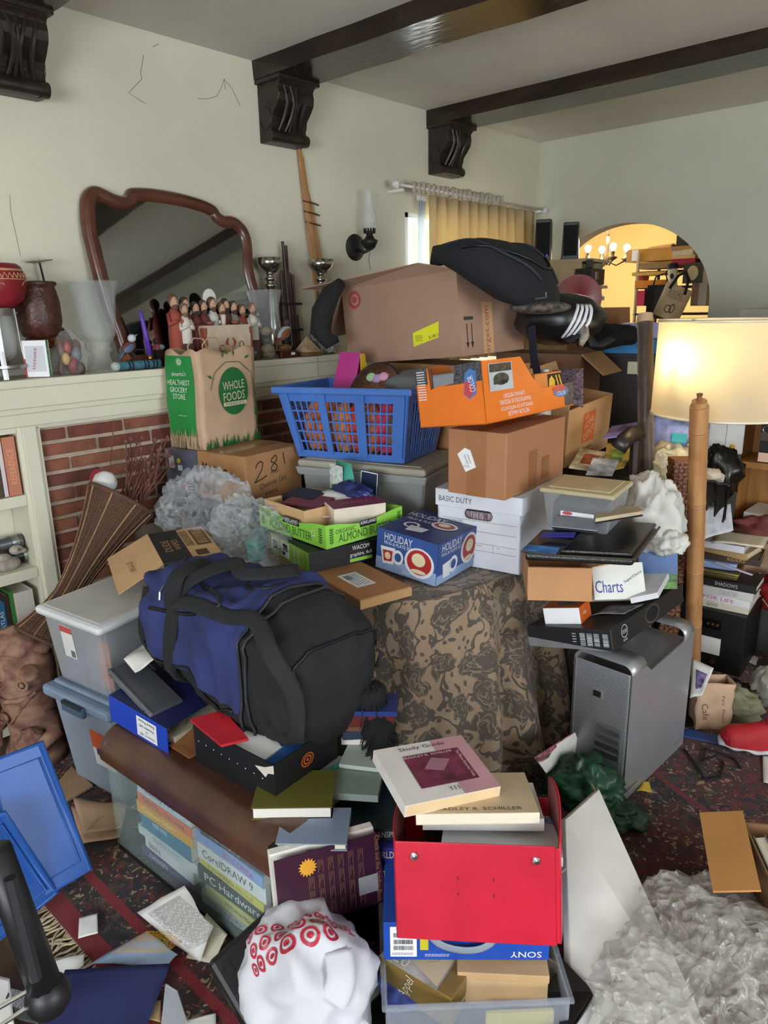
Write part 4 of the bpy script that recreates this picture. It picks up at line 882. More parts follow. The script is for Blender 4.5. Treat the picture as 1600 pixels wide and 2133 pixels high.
# ---- record storage box, brown carton on it
t = thing('storage_box', 'white cardboard file storage box with lid and oval handle hole', 'box', (-1.455, 2.235, .72), rz=10.2, rx=.6)
d3 = (.32, .385, .27); w, d, h = d3; WB = mat('#d3d6de', .7, var=.03)
b = MB(); b.box(-w/2, -d/2+.006, 0, w/2, d/2, .004); b.box(-w/2, d/2-.005, 0, w/2, d/2, h); b.box(-w/2, -d/2, 0, -w/2+.005, d/2, h); b.box(w/2-.005, -d/2, 0, w/2, d/2, h)
hc = (.0, .195); hwid, hh = .055, .019; m = 24     # front wall with a rounded hand hole
ring = [(hc[0]+(hwid-hh)*(1 if math.cos(2*PI*(i+.5)/m) > 0 else -1)+hh*math.cos(2*PI*(i+.5)/m), hc[1]+hh*math.sin(2*PI*(i+.5)/m)) for i in range(m)]
def outer(p):
    dx, dz = p[0]-hc[0], p[1]-hc[1]; k = min([(w/2)/abs(dx) if abs(dx) > 1e-6 else 9e9, ((h-hc[1]) if dz > 0 else hc[1])/abs(dz) if abs(dz) > 1e-6 else 9e9]); return (hc[0]+dx*k, hc[1]+dz*k)
ot = [outer(p) for p in ring]
for yy, rev in ((-d/2, 0), (-d/2+.005, 1)):
    vs = [(x, yy, z) for x, z in ring]+[(x, yy, z) for x, z in ot]; fs = [(i, (i+1) % m, m+(i+1) % m, m+i) for i in range(m)]
    for za, zb in ((0, min(p[1] for p in ot)), (max(p[1] for p in ot), h)): k0 = len(vs); vs += [(-w/2, yy, za), (w/2, yy, za), (w/2, yy, zb), (-w/2, yy, zb)]; fs.append((k0, k0+1, k0+2, k0+3))
    b.add(vs, fs)
b.build('box_body', WB, t)
li = MB(); lw, ld = w+.014, d+.014
li.box(-lw/2, -ld/2, h-.055, lw/2, -ld/2+.004, h+.008); li.box(-lw/2, ld/2-.004, h-.055, lw/2, ld/2, h+.008); li.box(-lw/2, -ld/2, h-.055, -lw/2+.004, ld/2, h+.008); li.box(lw/2-.004, -ld/2, h-.055, lw/2, ld/2, h+.008); li.box(-lw/2, -ld/2, h+.004, lw/2, ld/2, h+.008)
li.v = [(x, y, z+(.0 if z > h-.04 else .0)) for x, y, z in li.v]; li.build('lid', WB, t, bev=.003)
Dec((lw, ld, h)).text('F', 'BASIC DUTY', .24, .9, .13, .02).build('lid_lettering', mat('#3c4048', .7, var=0), t)
dd = Dec(d3); dd.text('F', 'CONTENTS:', .2, .6, .075, .011); dd.line('F', [(.06, .64), (.95, .64)], .0012); dd.line('F', [(.06, .5), (.95, .5)], .0012); dd.line('F', [(.06, .24), (.95, .24)], .0012); dd.line('F', [(.06, .34), (.95, .34)], .0012)
for u in (.45, .68): dd.line('F', [(u, .24), (u, .34)], .0012)
dd.text('F', 'FROM', .52, .31, .02, .005); dd.text('F', 'TO', .74, .31, .012, .005); dd.build('form_print', mat('#50545c', .7, var=0), t)
MB().box(-.13, -.17, .01, .13, .15, .2).build('stored_papers', mat('#9a8a90', .8, var=.5, vs=30, stretch=(8, 1, 1)), t)
t = thing('brown_carton', 'plain brown taped carton with a torn label on the file storage box', 'box', (-1.407, 2.206, 1.0), rz=5.1)
d3 = (.222, .46, .223); w, d, h = d3; bx('carton', -w/2, -d/2, 0, w/2, d/2, h, mat('#a87550', .85, var=.05, vs=5, bump=.1, bs=160), t, .004)
dd = Dec(d3); dd.rect('F', .34, 0, .67, 1); dd.rect('T', .4, 0, .62, 1); dd.rect('R', .36, .0, .5, .62); dd.rect('R', .58, .1, .72, .45); dd.build('packing_tape', mat('#9c6b45', .22, var=.06, coat=.5, bump=.5, bs=25), t)
Dec(d3).poly('F', [(.17, .62), (.3, .73), (.4, .7), (.5, .45), (.32, .36)], .0012).build('white_label', WHITE, t)
dd = Dec(d3); dd.e = .0018; dd.text('F', '1ZW-8471', .33, .55, .035, .007, -66); dd.text('F', 'LARGE 8/18', .38, .57, .032, .006, -66); dd.greek('F', .28, .43, .4, .47, 2); dd.build('label_print', INK, t)
# ---- orange toy box lying on the brown carton (cut-away tray)
t = thing('toy_box', 'open orange toy truck box lying upside down on the brown carton', 'box', (-1.424, 2.175, 1.246), rz=.2, ry=-7.6)
d3 = (.267, .565, .196); w, d, h = d3; ORG = mat('#e8761e', .4, var=.04); th = .003
b = MB(); b.box(-w/2, -d/2, 0, w/2, d/2, th)
def panel(F, pts):
    q = Dec(d3); o, u, v, nn, a, c_ = q.fr(F); k = len(pts); P = [o+u*x*a+v*y*c_ for x, y in pts]; b.add(P+[p-nn*th for p in P], [tuple(range(k)), tuple(reversed(range(k, 2*k)))]+[(i, i+k, (i+1) % k+k, (i+1) % k) for i in range(k)])
panel('F', [(0, 0), (1, 0), (1, 1), (.62, .98), (.58, .7), (.3, .66), (.22, .62), (.2, .98), (0, 1)])
panel('R', [(0, 0), (1, 0), (1, .42), (.62, .42), (.52, .62), (.4, 1), (0, 1)])
panel('L', [(0, 0), (1, 0), (1, 1), (.7, 1), (.5, .45), (0, .42)]); panel('B', [(0, 0), (1, 0), (1, .42), (0, .42)])
b.build('orange_tray', ORG, t)
GR = mat('#4a4c52', .5, var=.5, vs=120)
dd = Dec(d3); dd.poly('F', [(.42, .66), (1, .7), (1, 1), (.62, .98), (.58, .7)]); dd.rect('F', 0, .72, .19, 1); dd.rect('R', .88, .02, 1, .42); dd.build('grey_print', GR, t)
dd = Dec(d3); dd.e = .0014; dd.rect('R', .06, .5, .3, .94); dd.build('picture_panel', mat('#b8c0c8', .4), t)
dd = Dec(d3); dd.e = .0018; dd.rect('R', .07, .8, .29, .93); dd.ell('R', .18, .68, .08, .1); dd.rect('R', .1, .6, .24, .66); dd.build('picture_print', mat('#45423e', .5, var=.4, vs=60), t)
dd = Dec(d3); dd.e = .0016; dd.poly('F', [(.72, .5), (.8, .42), (.9, .5), (.92, .85), (.84, .9), (.76, .84)]); dd.ell('R', .84, .3, .09, .1); dd.build('blue_badge', mat('#4a78b8', .4), t)
dd = Dec(d3); dd.e = .002; dd.poly('F', [(.73, .5), (.8, .44), (.88, .55), (.8, .72), (.75, .7)]); dd.ell('R', .82, .36, .08, .05); dd.build('red_badge', mat('#c04048', .4), t)
dd = Dec(d3); dd.e = .0024
for i, s in enumerate(('METEOR HAULER', 'REMOLQUE DE METEORITOS', 'TRANSPORTEUR DE METEORES', 'CAMINHAO METEORO')): dd.text('R', s, .33-.01*i, .1+.1*i, .13+.06*(i in (1, 2)), .014, 180)
dd.text('F', 'COLOR', .845, .66, .05, .022, 100); dd.text('R', 'COLOR', .84, .27, .06, .014); dd.greek('F', .03, .45, .16, .95, 12, .4); dd.rect('R', .05, .97, .05, .97)
dd.build('white_print', WHITE, t)
MB().box(-.12, -.27, .004, .06, .1, .17).build('molded_insert', mat('#8b8f94', .5, var=.1), t, bev=.01)
bx('chocolate_slot', -.11, -.279, .1, -.07, -.27, .19, mat('#5a3626', .6), t)
t2 = thing('caution_box', 'small orange carton with a yellow hazard sign inside the toy box', 'box', on(Matrix.Translation((-1.424, 2.175, 1.246)) @ Matrix.Rotation(math.radians(-7.6), 4, 'Y'), .09, .13, .006), ry=-7.6)
bx('carton', -.035, -.09, 0, .035, .09, .125, mat('#d9823a', .5), t2); d4 = (.07, .18, .125)
Dec(d4).rect('R', .45, .3, 1, .95).build('black_panel', INK, t2); dd = Dec(d4); dd.e = .0014; dd.poly('R', [(.48, .6), (.57, .4), (.7, .5), (.72, .75), (.6, .9), (.5, .8)])
for k in (.74, .86): dd.poly('R', [(k, .4), (k+.08, .62), (k, .9), (k+.05, .9), (k+.13, .62), (k+.05, .4)])
dd.build('yellow_print', mat('#d8ae2e', .5), t2)
t = thing('white_bottle', 'white plastic bottle standing up behind the toy box', 'bottle', (-1.5, 2.6, 1.19))
MB().lathe([(.028, 0), (.03, .01), (.03, .12), (.02, .14), (.013, .145), (.013, .165), (.015, .166), (.015, .185), (0, .186)], 16).build('bottle', mat('#d9d8d2', .4), t, smooth=2)
tag(MB().tube([(-1.574, 2.610, 1.538), (-1.533, 2.564, 1.430), (-1.492, 2.539, 1.341)], 1, 6, flat=(.016, .003, (0, -1, .2))).build('camera_strap', mat('#1d1a2a', .8, var=.1), None, smooth=2), 'dark strap with red edges hanging beside the shipping carton', 'strap')
# ---- clear bin with grey lid and laundry basket
def tote(t, w, d, h, lid, body, lidm, taper=.88, lidh=.03, lip=.02, bev=.02, name='tub_body'):
    b = MB(); b.frust(w*taper, d*taper, w-.02, d-.02, 0, h-lidh*.5); b.f = [f for i, f in enumerate(b.f) if i != 1]
    b.build(name, body, t, bev=bev)
    if lid:
        q = MB(); q.box(-w/2, -d/2, h-lidh, w/2, d/2, h); q.build('lid', lidm, t, bev=.012)
        q = MB(); q.box(-w/2+.03, -d/2+.03, h, w/2-.03, d/2-.03, h+.004).build('lid_panel', lidm, t, bev=.003)
t = thing('storage_bin', 'frosted plastic bin with beige lid under the blue laundry basket', 'bin', (-2.068, 2.253, .718), rz=15.7)
FROST = clear('#aeb0ae', .62, .35); tote(t, .586, .42, .3, 1, FROST, mat('#aaa593', .55, var=.03))
b = MB(); b.frust(.58, .415, .6, .43, .235, .27); b.build('rim', clear('#b9bcba', .55, .3), t, bev=.006)
MB().box(-.22, -.14, .01, .22, .14, .2).build('bin_contents', mat('#8d8672', .8, var=.4, vs=10), t, bev=.03)
t = thing('laundry_basket', 'blue plastic laundry basket with square slots full of toys', 'basket', (-2.128, 2.228, 1.023), rz=13.9, ry=-1)
w0, d0, w1, d1, h = .5, .3, .612, .4, .295; BP = mat('#4a78c8', .4, var=.04)
def side(F, nwin):
    b = MB(); s = {'F': (0, -1), 'B': (0, 1), 'R': (1, 0), 'L': (-1, 0)}[F]
    def P(u, v):
        W_, D_ = w0+(w1-w0)*v, d0+(d1-d0)*v
        if s[0] == 0: return ((u-.5)*W_*s[1]*-1, s[1]*D_/2, h*v)
        return (s[0]*W_/2, (u-.5)*D_*s[0], h*v)
    us = [0]; holes = set(); mg = .06 if nwin == 3 else .1; ww = (1-mg*2)/nwin
    for k in range(nwin):
        a = mg+k*ww+ww*.05; e = mg+(k+1)*ww-ww*.12; nc = 5
        for c_ in range(nc):
            x0 = a+(e-a)*c_/nc; x1 = x0+(e-a)/nc*.8; us += [x0, x1]; holes.add((round(x0, 5), round(x1, 5)))
    us = sorted(set(us+[1])); vs = [0]; vh = set()
    for r in range(5): z0 = .1+.73*r/5; z1 = z0+.73/5*.85; vs += [z0, z1]; vh.add((round(z0, 5), round(z1, 5)))
    vs = sorted(set(vs+[1]))
    idx = {}
    for j, v in enumerate(vs):
        for i, u in enumerate(us): idx[i, j] = len(b.v); b.v.append(P(u, v))
    for i in range(len(us)-1):
        for j in range(len(vs)-1):
            if (round(us[i], 5), round(us[i+1], 5)) in holes and (round(vs[j], 5), round(vs[j+1], 5)) in vh: continue
            b.f.append((idx[i, j], idx[i+1, j], idx[i+1, j+1], idx[i, j+1]))
    b.build('slotted_side', BP, t, solid=.005)
for F, k in (('F', 3), ('B', 3), ('R', 2), ('L', 2)): side(F, k)
MB().box(-w0/2, -d0/2, 0, w0/2, d0/2, .006).build('bottom', BP, t)
b = MB(); q = .018
for a in ((-w1/2-q, -d1/2-q, w1/2+q, -d1/2+.004), (-w1/2-q, d1/2-.004, w1/2+q, d1/2+q), (-w1/2-q, -d1/2, -w1/2+.004, d1/2), (w1/2-.004, -d1/2, w1/2+q, d1/2)): b.box(a[0], a[1], h-.025, a[2], a[3], h+.003)
b.build('rim', BP, t, bev=.006)
for u in (-.235, -.078, .082, .238): MB().add([(u-.012, -d0/2-.012, .02), (u+.012, -d0/2-.012, .02), ((u+.016)*1.15, -d1/2-.004, h*.93), ((u-.016)*1.15, -d1/2-.004, h*.93)], [(0, 1, 2, 3)]).build('front_rib', BP, t, solid=.004)
BT = Matrix.Translation((-2.128, 2.228, 1.023)) @ Matrix.Rotation(math.radians(13.9), 4, 'Z')
rr = random.Random(11)
for i in range(7):   # stuffed toys seen through the slots
    c = ['#f0804c', '#ec7440', '#f48c50', '#d84c34', '#ec7844', '#d0405a', '#8a7460'][i]
    lb = ['orange plush toy pressed against the left basket slots', 'orange plush toy low in the laundry basket', 'orange plush toy behind the middle basket slots', 'red plush toy in the middle of the laundry basket', 'orange striped toy behind the middle right basket slots', 'pink cloth at the right end of the laundry basket', 'brown cloth at the back right of the laundry basket'][i]
    o = blob('plush_toy', mat(c, .85, var=.3, vs=25), None, on(BT, -.19+.066*i, -.085+(i % 2)*.015, .118), (.055, .055, .105), .12, 2.2, i, 14, .1); tag(o, lb, 'toy', 'things inside the laundry basket')
t = thing('gift_bag', 'magenta and yellow paper gift bag sticking out of the laundry basket', 'bag', on(BT, -.12, .03, .24), rz=20, ry=14, rx=-6)
b = MB(); b.add([(-.05,-.03,0),(.05,-.03,0),(.05,.03,0),(-.05,.03,0),(-.06,-.012,.17),(.03,-.012,.19),(.03,.012,.19),(-.06,.012,.17)], [(0,1,5,4),(1,2,6,5),(2,3,7,6),(3,0,4,7),(0,3,2,1)]); b.build('paper_bag', mat('#b0207e', .4, var=.05), t, solid=.002)
MB().add([(.03, -.014, .185), (.035, .02, .19), (.075, .02, .1), (.07, -.03, .08)], [(0, 1, 2, 3)]).build('yellow_side', mat('#e0b82a', .45), t, solid=.002)
t = thing('woven_racket', 'round woven straw fan with black rim in the laundry basket', 'fan', on(BT, .06, -.03, .27), rx=62, rz=8)
MB().lathe([(0, 0), (.115, 0), (.12, .004)], 32).build('woven_disc', mat('#9a6a50', .8, var=.4, vs=60, stretch=(1, 6, 1)), t, smooth=True)
MB().tube([(.12*math.cos(a), .12*math.sin(a), .0) for a in [2*PI*i/36 for i in range(36)]], .006, 6, closed=True).build('rim', BLACK, t, smooth=True)
for k, (x, y, c) in enumerate(((0, .05, '#b898c8'), (.03, .06, '#d8a0b8'), (-.03, .055, '#a8c8a0'))): MB().ball((x, y, .008), (.025, .02, .008), 7).build('paper_flower', mat(c, .6), t, smooth=True)
tag(blob('grey_cushion', mat('#6d7070', .9, var=.1), None, on(BT, .21, .03, .29), (.13, .1, .06), .1, 2, 5, 20, .08), 'grey cushion under the shipping carton in the laundry basket', 'cushion')
# ---- unseen carton added to hold up the big shipping carton, shipping carton, back pack
t = thing('added_support_carton', 'brown carton added as support under the shipping carton', 'box', (-2.0, 2.72, .72), rz=0)
bx('carton', -.36, -.19, 0, .3, .1, .66, CARD, t, .004); Dec((.66, .4, .66)).rect('F', .4, 0, .5, 1).build('tape', TAPE, t)
t = thing('shipping_carton', 'large brown shipping carton with red ring mark and open flap', 'box', (-2.079, 2.624, 1.405), rz=-2.5, rx=1.1, ry=-4.8)
d3 = (.665, .428, .33); w, d, h = d3; TC = mat('#a78671', .85, var=.04, vs=4, bump=.1, bs=160)
carton(t, w, d, h, TC, .005, [('F', .2, -8, TC), ('L', .13, 165, CARDD), ('B', .2, 30, TC)])
for f in [o for o in bpy.data.objects if o.parent == t and o.name.startswith('flap')]: bpy.data.objects.remove(f)
b = MB(); b.add([(-w/2, -d/2, h+.002), (w/2, -d/2, h+.002), (w/2-.16, -d/2-.04, h+.045), (-w/2-.13, -d/2-.13, h+.02)], [(0, 1, 2, 3)]); b.build('flap', TC, t, solid=.005)
b = MB(); b.add([(-w/2-.002, -d/2, h-.02), (-w/2-.002, d/2, h), (-w/2-.16, d/2, h-.17), (-w/2-.13, -d/2, h-.2)], [(0, 1, 2, 3)]); b.build('flap', CARDD, t, solid=.005)
RD = mat('#b8434c', .7, var=.03); dd = Dec(d3); dd.ring('F', .12, .84, .06, .115, .66); dd.ell('F', .12, .84, .022, .042); dd.build('red_ring_mark', RD, t)
Dec(d3).poly('F', [(.62, .16), (.83, .25), (.84, .44), (.62, .33)], .001).build('yellow_label', mat('#e6e82a', .6, var=0), t)
dd = Dec(d3); dd.e = .0016; dd.text('F', '8-108 2', .79, .27, .05, .014, 12); dd.greek('F', .64, .22, .71, .3, 4); dd.build('label_print', INK, t)
Dec(d3).rect('R', .34, 0, .5, .62).rect('R', .34, .82, .5, 1).build('tape', CARDL, t)
dd = Dec(d3); dd.e = .0014; dd.text('R', 'target.com', .42, .27, .2, .035, 90); dd.build('tape_print', mat('#b05a52'), t); Dec(d3).text('R', 'org.', .42, .92, .05, .03, 90, .0014).build('tape_print', mat('#b05a52'), t)
dd = Dec(d3)
for u in (.1, .17): dd.line('R', [(u, .38), (u, .12)], .006); dd.poly('R', [(u-.025, .16), (u, .08), (u+.025, .16)])
dd.rect('R', .06, .42, .2, .46); dd.build('arrow_print', mat('#43382f', .8, var=0), t)
t = thing('shoe_insole', 'dark padded flap hanging over the left side of the shipping carton', 'strap', (0, 0, 0))
MB().tube([(-2.351, 2.322, 1.725), (-2.352, 2.264, 1.686), (-2.350, 2.208, 1.608), (-2.343, 2.185, 1.529), (-2.309, 2.199, 1.486), (-2.282, 2.229, 1.498)], [.025, .04, .048, .046, .034, .015], 10).build('padded_strap', BLACKF, t, smooth=True)
MB().tube([(-2.327, 2.269, 1.714), (-2.320, 2.186, 1.627), (-2.318, 2.151, 1.531)], .003, 5).build('piping', mat('#30333c'), t)
t = thing('backpack', 'black soft backpack slumped over the shipping carton', 'backpack', (0, 0, 0))
BPK = mat('#17191f', .9, var=.2, vs=5, bump=.3, bs=200)
def bpf(u, v):
    # long soft body from the carton top down to the right
    ax0, ax1 = V((-1.938, 2.449, 1.805)), V((-1.445, 2.538, 1.593)); c = ax0.lerp(ax1, u)
    a = v*2*PI; k = math.sin(min(1, max(0, u))*PI)**.42; wz = .035+.072*math.sin(min(1, u*1.1)*PI*.62); wy = .2
    d = (ax1-ax0).normalized(); s_ = d.cross(V((0, 0, 1))).normalized(); up = s_.cross(d)
    q = noise.noise(V((u*4, math.cos(a)*1.5, math.sin(a)*1.5)))*.03
    cc, ss = math.cos(a), math.sin(a); cc = math.copysign(abs(cc)**.8, cc); ss = math.copysign(abs(ss)**.75, ss)
    return c+s_*(wy*k*cc*(1+q))+up*(wz*k*ss*(1+q*4)+.05*math.sin(u*PI)+.025)
MB().grid(bpf, 40, 28).build('body', BPK, t, smooth=True)
def on_b(u, v, o=.006):
    p = V(bpf(u, v)); c = (V(bpf(u, v+.5))+p)/2; return p+(p-c).normalized()*o
for vv in (.12, .35): MB().tube([on_b(.1+.8*i/16, vv+.02*math.sin(i*.5)) for i in range(17)], .006, 6).build('seam', mat('#232631', .7), t, smooth=True)
MB().tube([on_b(.35+.5*math.sin(i/16*PI), .05+.4*i/16, .008) for i in range(17)], .005, 6).build('pocket_zip', mat('#0c0d10', .4), t, smooth=True)
MB().tube([on_b(.95, .1, .0), on_b(.97, .05, .012), on_b(.93, .0, .02)], .004, 6).build('zip_pull', STEEL, t)
MB().tube([(-1.946, 2.444, 1.815), (-1.879, 2.467, 1.824), (-1.816, 2.542, 1.831), (-1.717, 2.584, 1.816)], 1, 8, flat=(.05, .012, (.4, -.6, .6))).build('top_flap', BPK, t, smooth=True)
b = MB().ball((-1.476, 2.502, 1.611), (.12, .1, .025), 10).build('worn_lining', mat('#5a5248', .95, var=.5, vs=40, bump=.8, bs=120), t, smooth=True)
t = thing('sport_bag', 'black sport bag with four white stripes under the backpack', 'bag', (0, 0, 0))
spc = V((-1.560, 2.800, 1.561))
def spf(d): return 1+.06*noise.noise(d*2.5)
MB().ball(spc, (.19, .17, .105), 20, spf).build('body', mat('#101014', .35, var=.1), t, smooth=True)
for k in range(4):
    P = []
    for i in range(14):
        a = -1.5+k*.12+.0*i; e = -.75+1.35*i/13; d = V((math.cos(a+.5+.35*i/13)*math.cos(e), math.sin(a+.5+.35*i/13)*math.cos(e), math.sin(e))); kk = spf(d)+.012
        P.append(spc+V((d.x*.19, d.y*.17, d.z*.105))*kk)
    MB().tube(P, 1, 6, flat=(.006, .0015, (.6, -.7, .3))).build('stripe', mat('#d6d6dc', .5), t, smooth=True)
b = MB().tube([(-1.471, 2.731, 1.609), (-1.421, 2.729, 1.557), (-1.402, 2.724, 1.499), (-1.407, 2.706, 1.462)], [.012, .022, .02, .01], 8).build('worn_edge', mat('#8a8478', .8, var=.4, vs=30), t, smooth=True)
MB().tube([(-1.452, 2.671, 1.478), (-1.419, 2.743, 1.516), (-1.383, 2.758, 1.470), (-1.361, 2.776, 1.464), (-1.339, 2.833, 1.486)], 1, 6, flat=(.02, .005, (0, -.6, .8))).build('strap', BLACKF, t, smooth=True)
# ---- 281 carton, acrylic cases, grocery bag, added black crate
t = thing('model_carton', 'brown carton hand marked 281 under the grocery bag', 'box', (-2.485, 1.878, .86), rz=6.8)
d3 = (.282, .332, .201); w, d, h = d3; bx('carton', -w/2, -d/2, 0, w/2, d/2, h, mat('#a97b4f', .85, var=.06, vs=5, bump=.1, bs=160), t, .004)
dd = Dec(d3); dd.text('F', 'Model Cars', .45, .6, .2, .05, -8); dd.text('F', 'fragile', .33, .3, .075, .022, -4)
dd.text('R', 'Model', .5, .56, .05, .012, 8); dd.text('R', 'Chevrolet Cars', .46, .36, .16, .022, 6); dd.text('R', 'from)', .42, .15, .075, .02, 6)
def stroke(F, pts): dd.line(F, pts, .0055)
stroke('R', [(.17, .72), (.2, .8), (.26, .84), (.3, .8), (.28, .68), (.22, .56), (.14, .43), (.26, .47), (.36, .52)])
stroke('R', [(.53, .9), (.46, .84), (.44, .78), (.5, .74), (.55, .66), (.52, .58), (.45, .58), (.44, .66), (.5, .74), (.55, .8), (.53, .9)]); stroke('R', [(.66, .92), (.69, .66)])
dd.build('marker_writing', mat('#2a211b', .8, var=0), t)
Dec(d3).rect('F', .34, .0, .52, .28).rect('T', .35, 0, .6, 1).build('tape', TAPE, t)
t = thing('added_support_crate', 'black plastic crate added as support under the carton marked 281', 'crate', (-2.48, 1.885, .717), rz=5)  # unseen crate, added to carry the marked carton
bx('crate', -.15, -.165, 0, .15, .165, .14, BLACK, t, .006)
for z in (.03, .06, .09): bx('rib', -.152, -.167, z, .152, .167, z+.01, mat('#222226', .5), t, .001)
for i, (x, y, lb) in enumerate(((-2.7, 1.735, 'front clear display case with a dark printed card inside'), (-2.69, 1.93, 'second clear display case behind the front one under the bag'))):
    t = thing('display_case', lb, 'case', (x, y, .862), rz=12, group='clear display cases under the grocery bag')
    bx('acrylic_case', -.085, -.075, 0, .085, .075, .198, clear('#9aa0b4', .2, .04), t, .002); bx('printed_card', -.075, -.06, .004, .075, .06, .19, mat('#23263a', .5, var=.2), t)
    dd = Dec((.15, .12, .19)); dd.e = .017; dd.rect('F', .1, .62, .3, .9); dd.rect('F', .42, .58, .6, .7); dd.greek('F', .75, .1, .95, .5, 6); dd.build('white_print', mat('#c8ccd8'), t)
    dd = Dec((.15, .12, .19)); dd.e = .018; dd.ell('F', .48, .8, .07, .06); dd.build('yellow_print', mat('#d8c030'), t); dd = Dec((.15, .12, .19)); dd.e = .018; dd.ell('F', .62, .25, .1, .09); dd.build('red_print', mat('#b83a48'), t)
t = thing('case_shelf', 'dark wooden stool under the clear display cases', 'stool', (-2.72, 1.84, 0)); bx('top', -.09, -.2, .835, .1, .2, .86, mat('#1d1916', .6), t)  # unseen stool assumed as support for the display cases
for sx in (-.07, .0):
    for sy in (-.18, .18): bx('leg', sx-.015, sy-.015, 0, sx+.015, sy+.015, .835, mat('#1d1916', .6), t)
t = thing('grocery_bag', 'kraft paper grocery bag with green printed side and round logo', 'bag', (-2.695, 1.863, 1.062), rz=8.1)
d3 = (.2, .322, .4); w, d, h = d3; KP = mat('#c4a486', .85, var=.06, vs=8, bump=.3, bs=25)
def wob(x, y, z): return (x+.008*noise.noise(V((x*6, y*9, z*9)))*(z/.4)-(0 if x > 0 else .012*math.sin(z*9)), y+.008*noise.noise(V((x*6+5, y*9, z*9))), z)
def wall_(P0, P1):
    return lambda u, v: wob(P0[0]+(P1[0]-P0[0])*u, P0[1]+(P1[1]-P0[1])*u, h*v+(.012*math.sin(u*PI*3) if v == 1 else 0))
b = MB()
for P0, P1 in (((-w/2, -d/2), (w/2, -d/2)), ((w/2, -d/2), (w/2, d/2)), ((w/2, d/2), (-w/2, d/2)), ((-w/2, d/2), (-w/2, -d/2))): b.grid(wall_(P0, P1), 14, 14)
b.add([(-w/2, -d/2, .001), (w/2, -d/2, .001), (w/2, d/2, .001), (-w/2, d/2, .001)], [(0, 1, 2, 3)])
b.build('paper_bag', KP, t, smooth=2, solid=.0015)
GRN = mat('#1f8a3e', .6, var=.06); GRD = mat('#1c6a34', .6, var=.04)
b = MB(); f_ = wall_((-w/2, -d/2), (w/2, -d/2))
def gside(u, v):
    p = V(f_(.03+u*.8, .13+.83*v)); return (p.x, p.y-.003, p.z)
b.grid(gside, 12, 12).build('green_side', GRN, t, smooth=True)
dd = Dec(d3); dd.e = .012; dd.text('F', "America's", .46, .78, .085, .018, 3); dd.text('F', 'HEALTHIEST', .44, .69, .135, .021); dd.text('F', 'GROCERY', .42, .615, .105, .021); dd.text('F', 'STORE', .42, .545, .075, .021); dd.text('F', 'wfm.com', .48, .35, .05, .006)
for i in range(14): a = 2*PI*i/14; dd.line('F', [(.5+.02*math.cos(a), .9+.01*math.sin(a)), (.5+.09*math.cos(a), .9+.04*math.sin(a))], .002)
dd.build('white_lettering', mat('#dfe8d8', .6, var=0), t)
dd = Dec(d3); dd.e = .008; rr = random.Random(2)
for i in range(46): u = rr.uniform(0, 1); l_ = rr.uniform(.05, .14); dd.poly('R', [(u-.014, 0), (u+.014, 0), (u+rr.uniform(-.05, .05), l_)])
dd.line('R', [(.86, .02), (.96, .15), (.98, .45), (.9, .75), (.7, .87), (.45, .88), (.25, .78), (.16, .6)], .003)
for u, v, a in ((.92, .28, .5), (.98, .3, 2), (.8, .9, .4), (.6, .93, 1.6), (.5, .95, 2.2), (.4, .92, 1.3), (.2, .72, 2.6)): dd.poly('R', [(u, v), (u+.04*math.cos(a-.4), v+.04*math.sin(a-.4)), (u+.1*math.cos(a), v+.08*math.sin(a)), (u+.04*math.cos(a+.4), v+.04*math.sin(a+.4))])
dd.ell('R', .56, .57, .26, .25, n=36); dd.build('green_print', GRD, t)
dd = Dec(d3); dd.e = .0092; dd.text('R', 'WHOLE', .56, .635, .125, .036, 2); dd.text('R', 'FOODS', .56, .52, .125, .036, 2); dd.rect('R', .36, .42, .78, .46); dd.build('logo_lettering', mat('#d6c6a6', .7, var=0), t)
Dec(d3).text('R', 'MARKET', .57, .44, .11, .009, e=.0104).build('logo_small', GRD, t)
dd = Dec(d3); dd.e = .011
for i in range(40): u = rr.uniform(.02, .84); dd.poly('F', [(u-.02, .0), (u+.02, .0), (u+rr.uniform(-.08, .08), rr.uniform(.14, .24))])
dd.build('pale_grass', mat('#cdb592', .8), t)
for y in (-.03, .05): MB().tube([(-.02+.0*y, y-.07, h-.03), (-.02, y-.07, h+.02), (-.025, y-.03, h+.05), (-.025, y+.02, h+.045), (-.02, y+.05, h-.02)], .003, 6).build('twisted_handle', KP, t, smooth=True)
bx('bag_contents', -.08, -.14, .002, .08, .14, h-.06, mat('#6a4a30', .9, var=.4), t)
t = thing('rock_platter', 'brown rough rock in a grey dish leaning behind the 281 carton', 'rock', (-2.49, 2.29, .975), rz=30)
blob('rock', mat('#5f4330', .9, var=.5, vs=30, bump=1, bs=60), t, (.03, 0, .1), (.075, .06, .1), .15, 2, 7, 18, .1)
MB().lathe([(0, 0), (.1, .012), (.115, .03), (.11, .032), (.0, .012)], 26, Matrix.Translation((-.03, .02, .1)) @ Matrix.Rotation(PI/2-.2, 4, 'Y')).build('grey_dish', mat('#a8acb0', .4), t, smooth=True)
t = thing('stand_under_rock', 'black carton under the leaning rock beside the basket', 'box', (-2.47, 2.3, .72)); bx('carton', -.12, -.14, 0, .1, .16, .25, BLACK, t); bx('lid', -.122, -.142, .2, .102, .162, .252, mat('#1d1d20'), t)  # unseen carton assumed below the rock and its dish
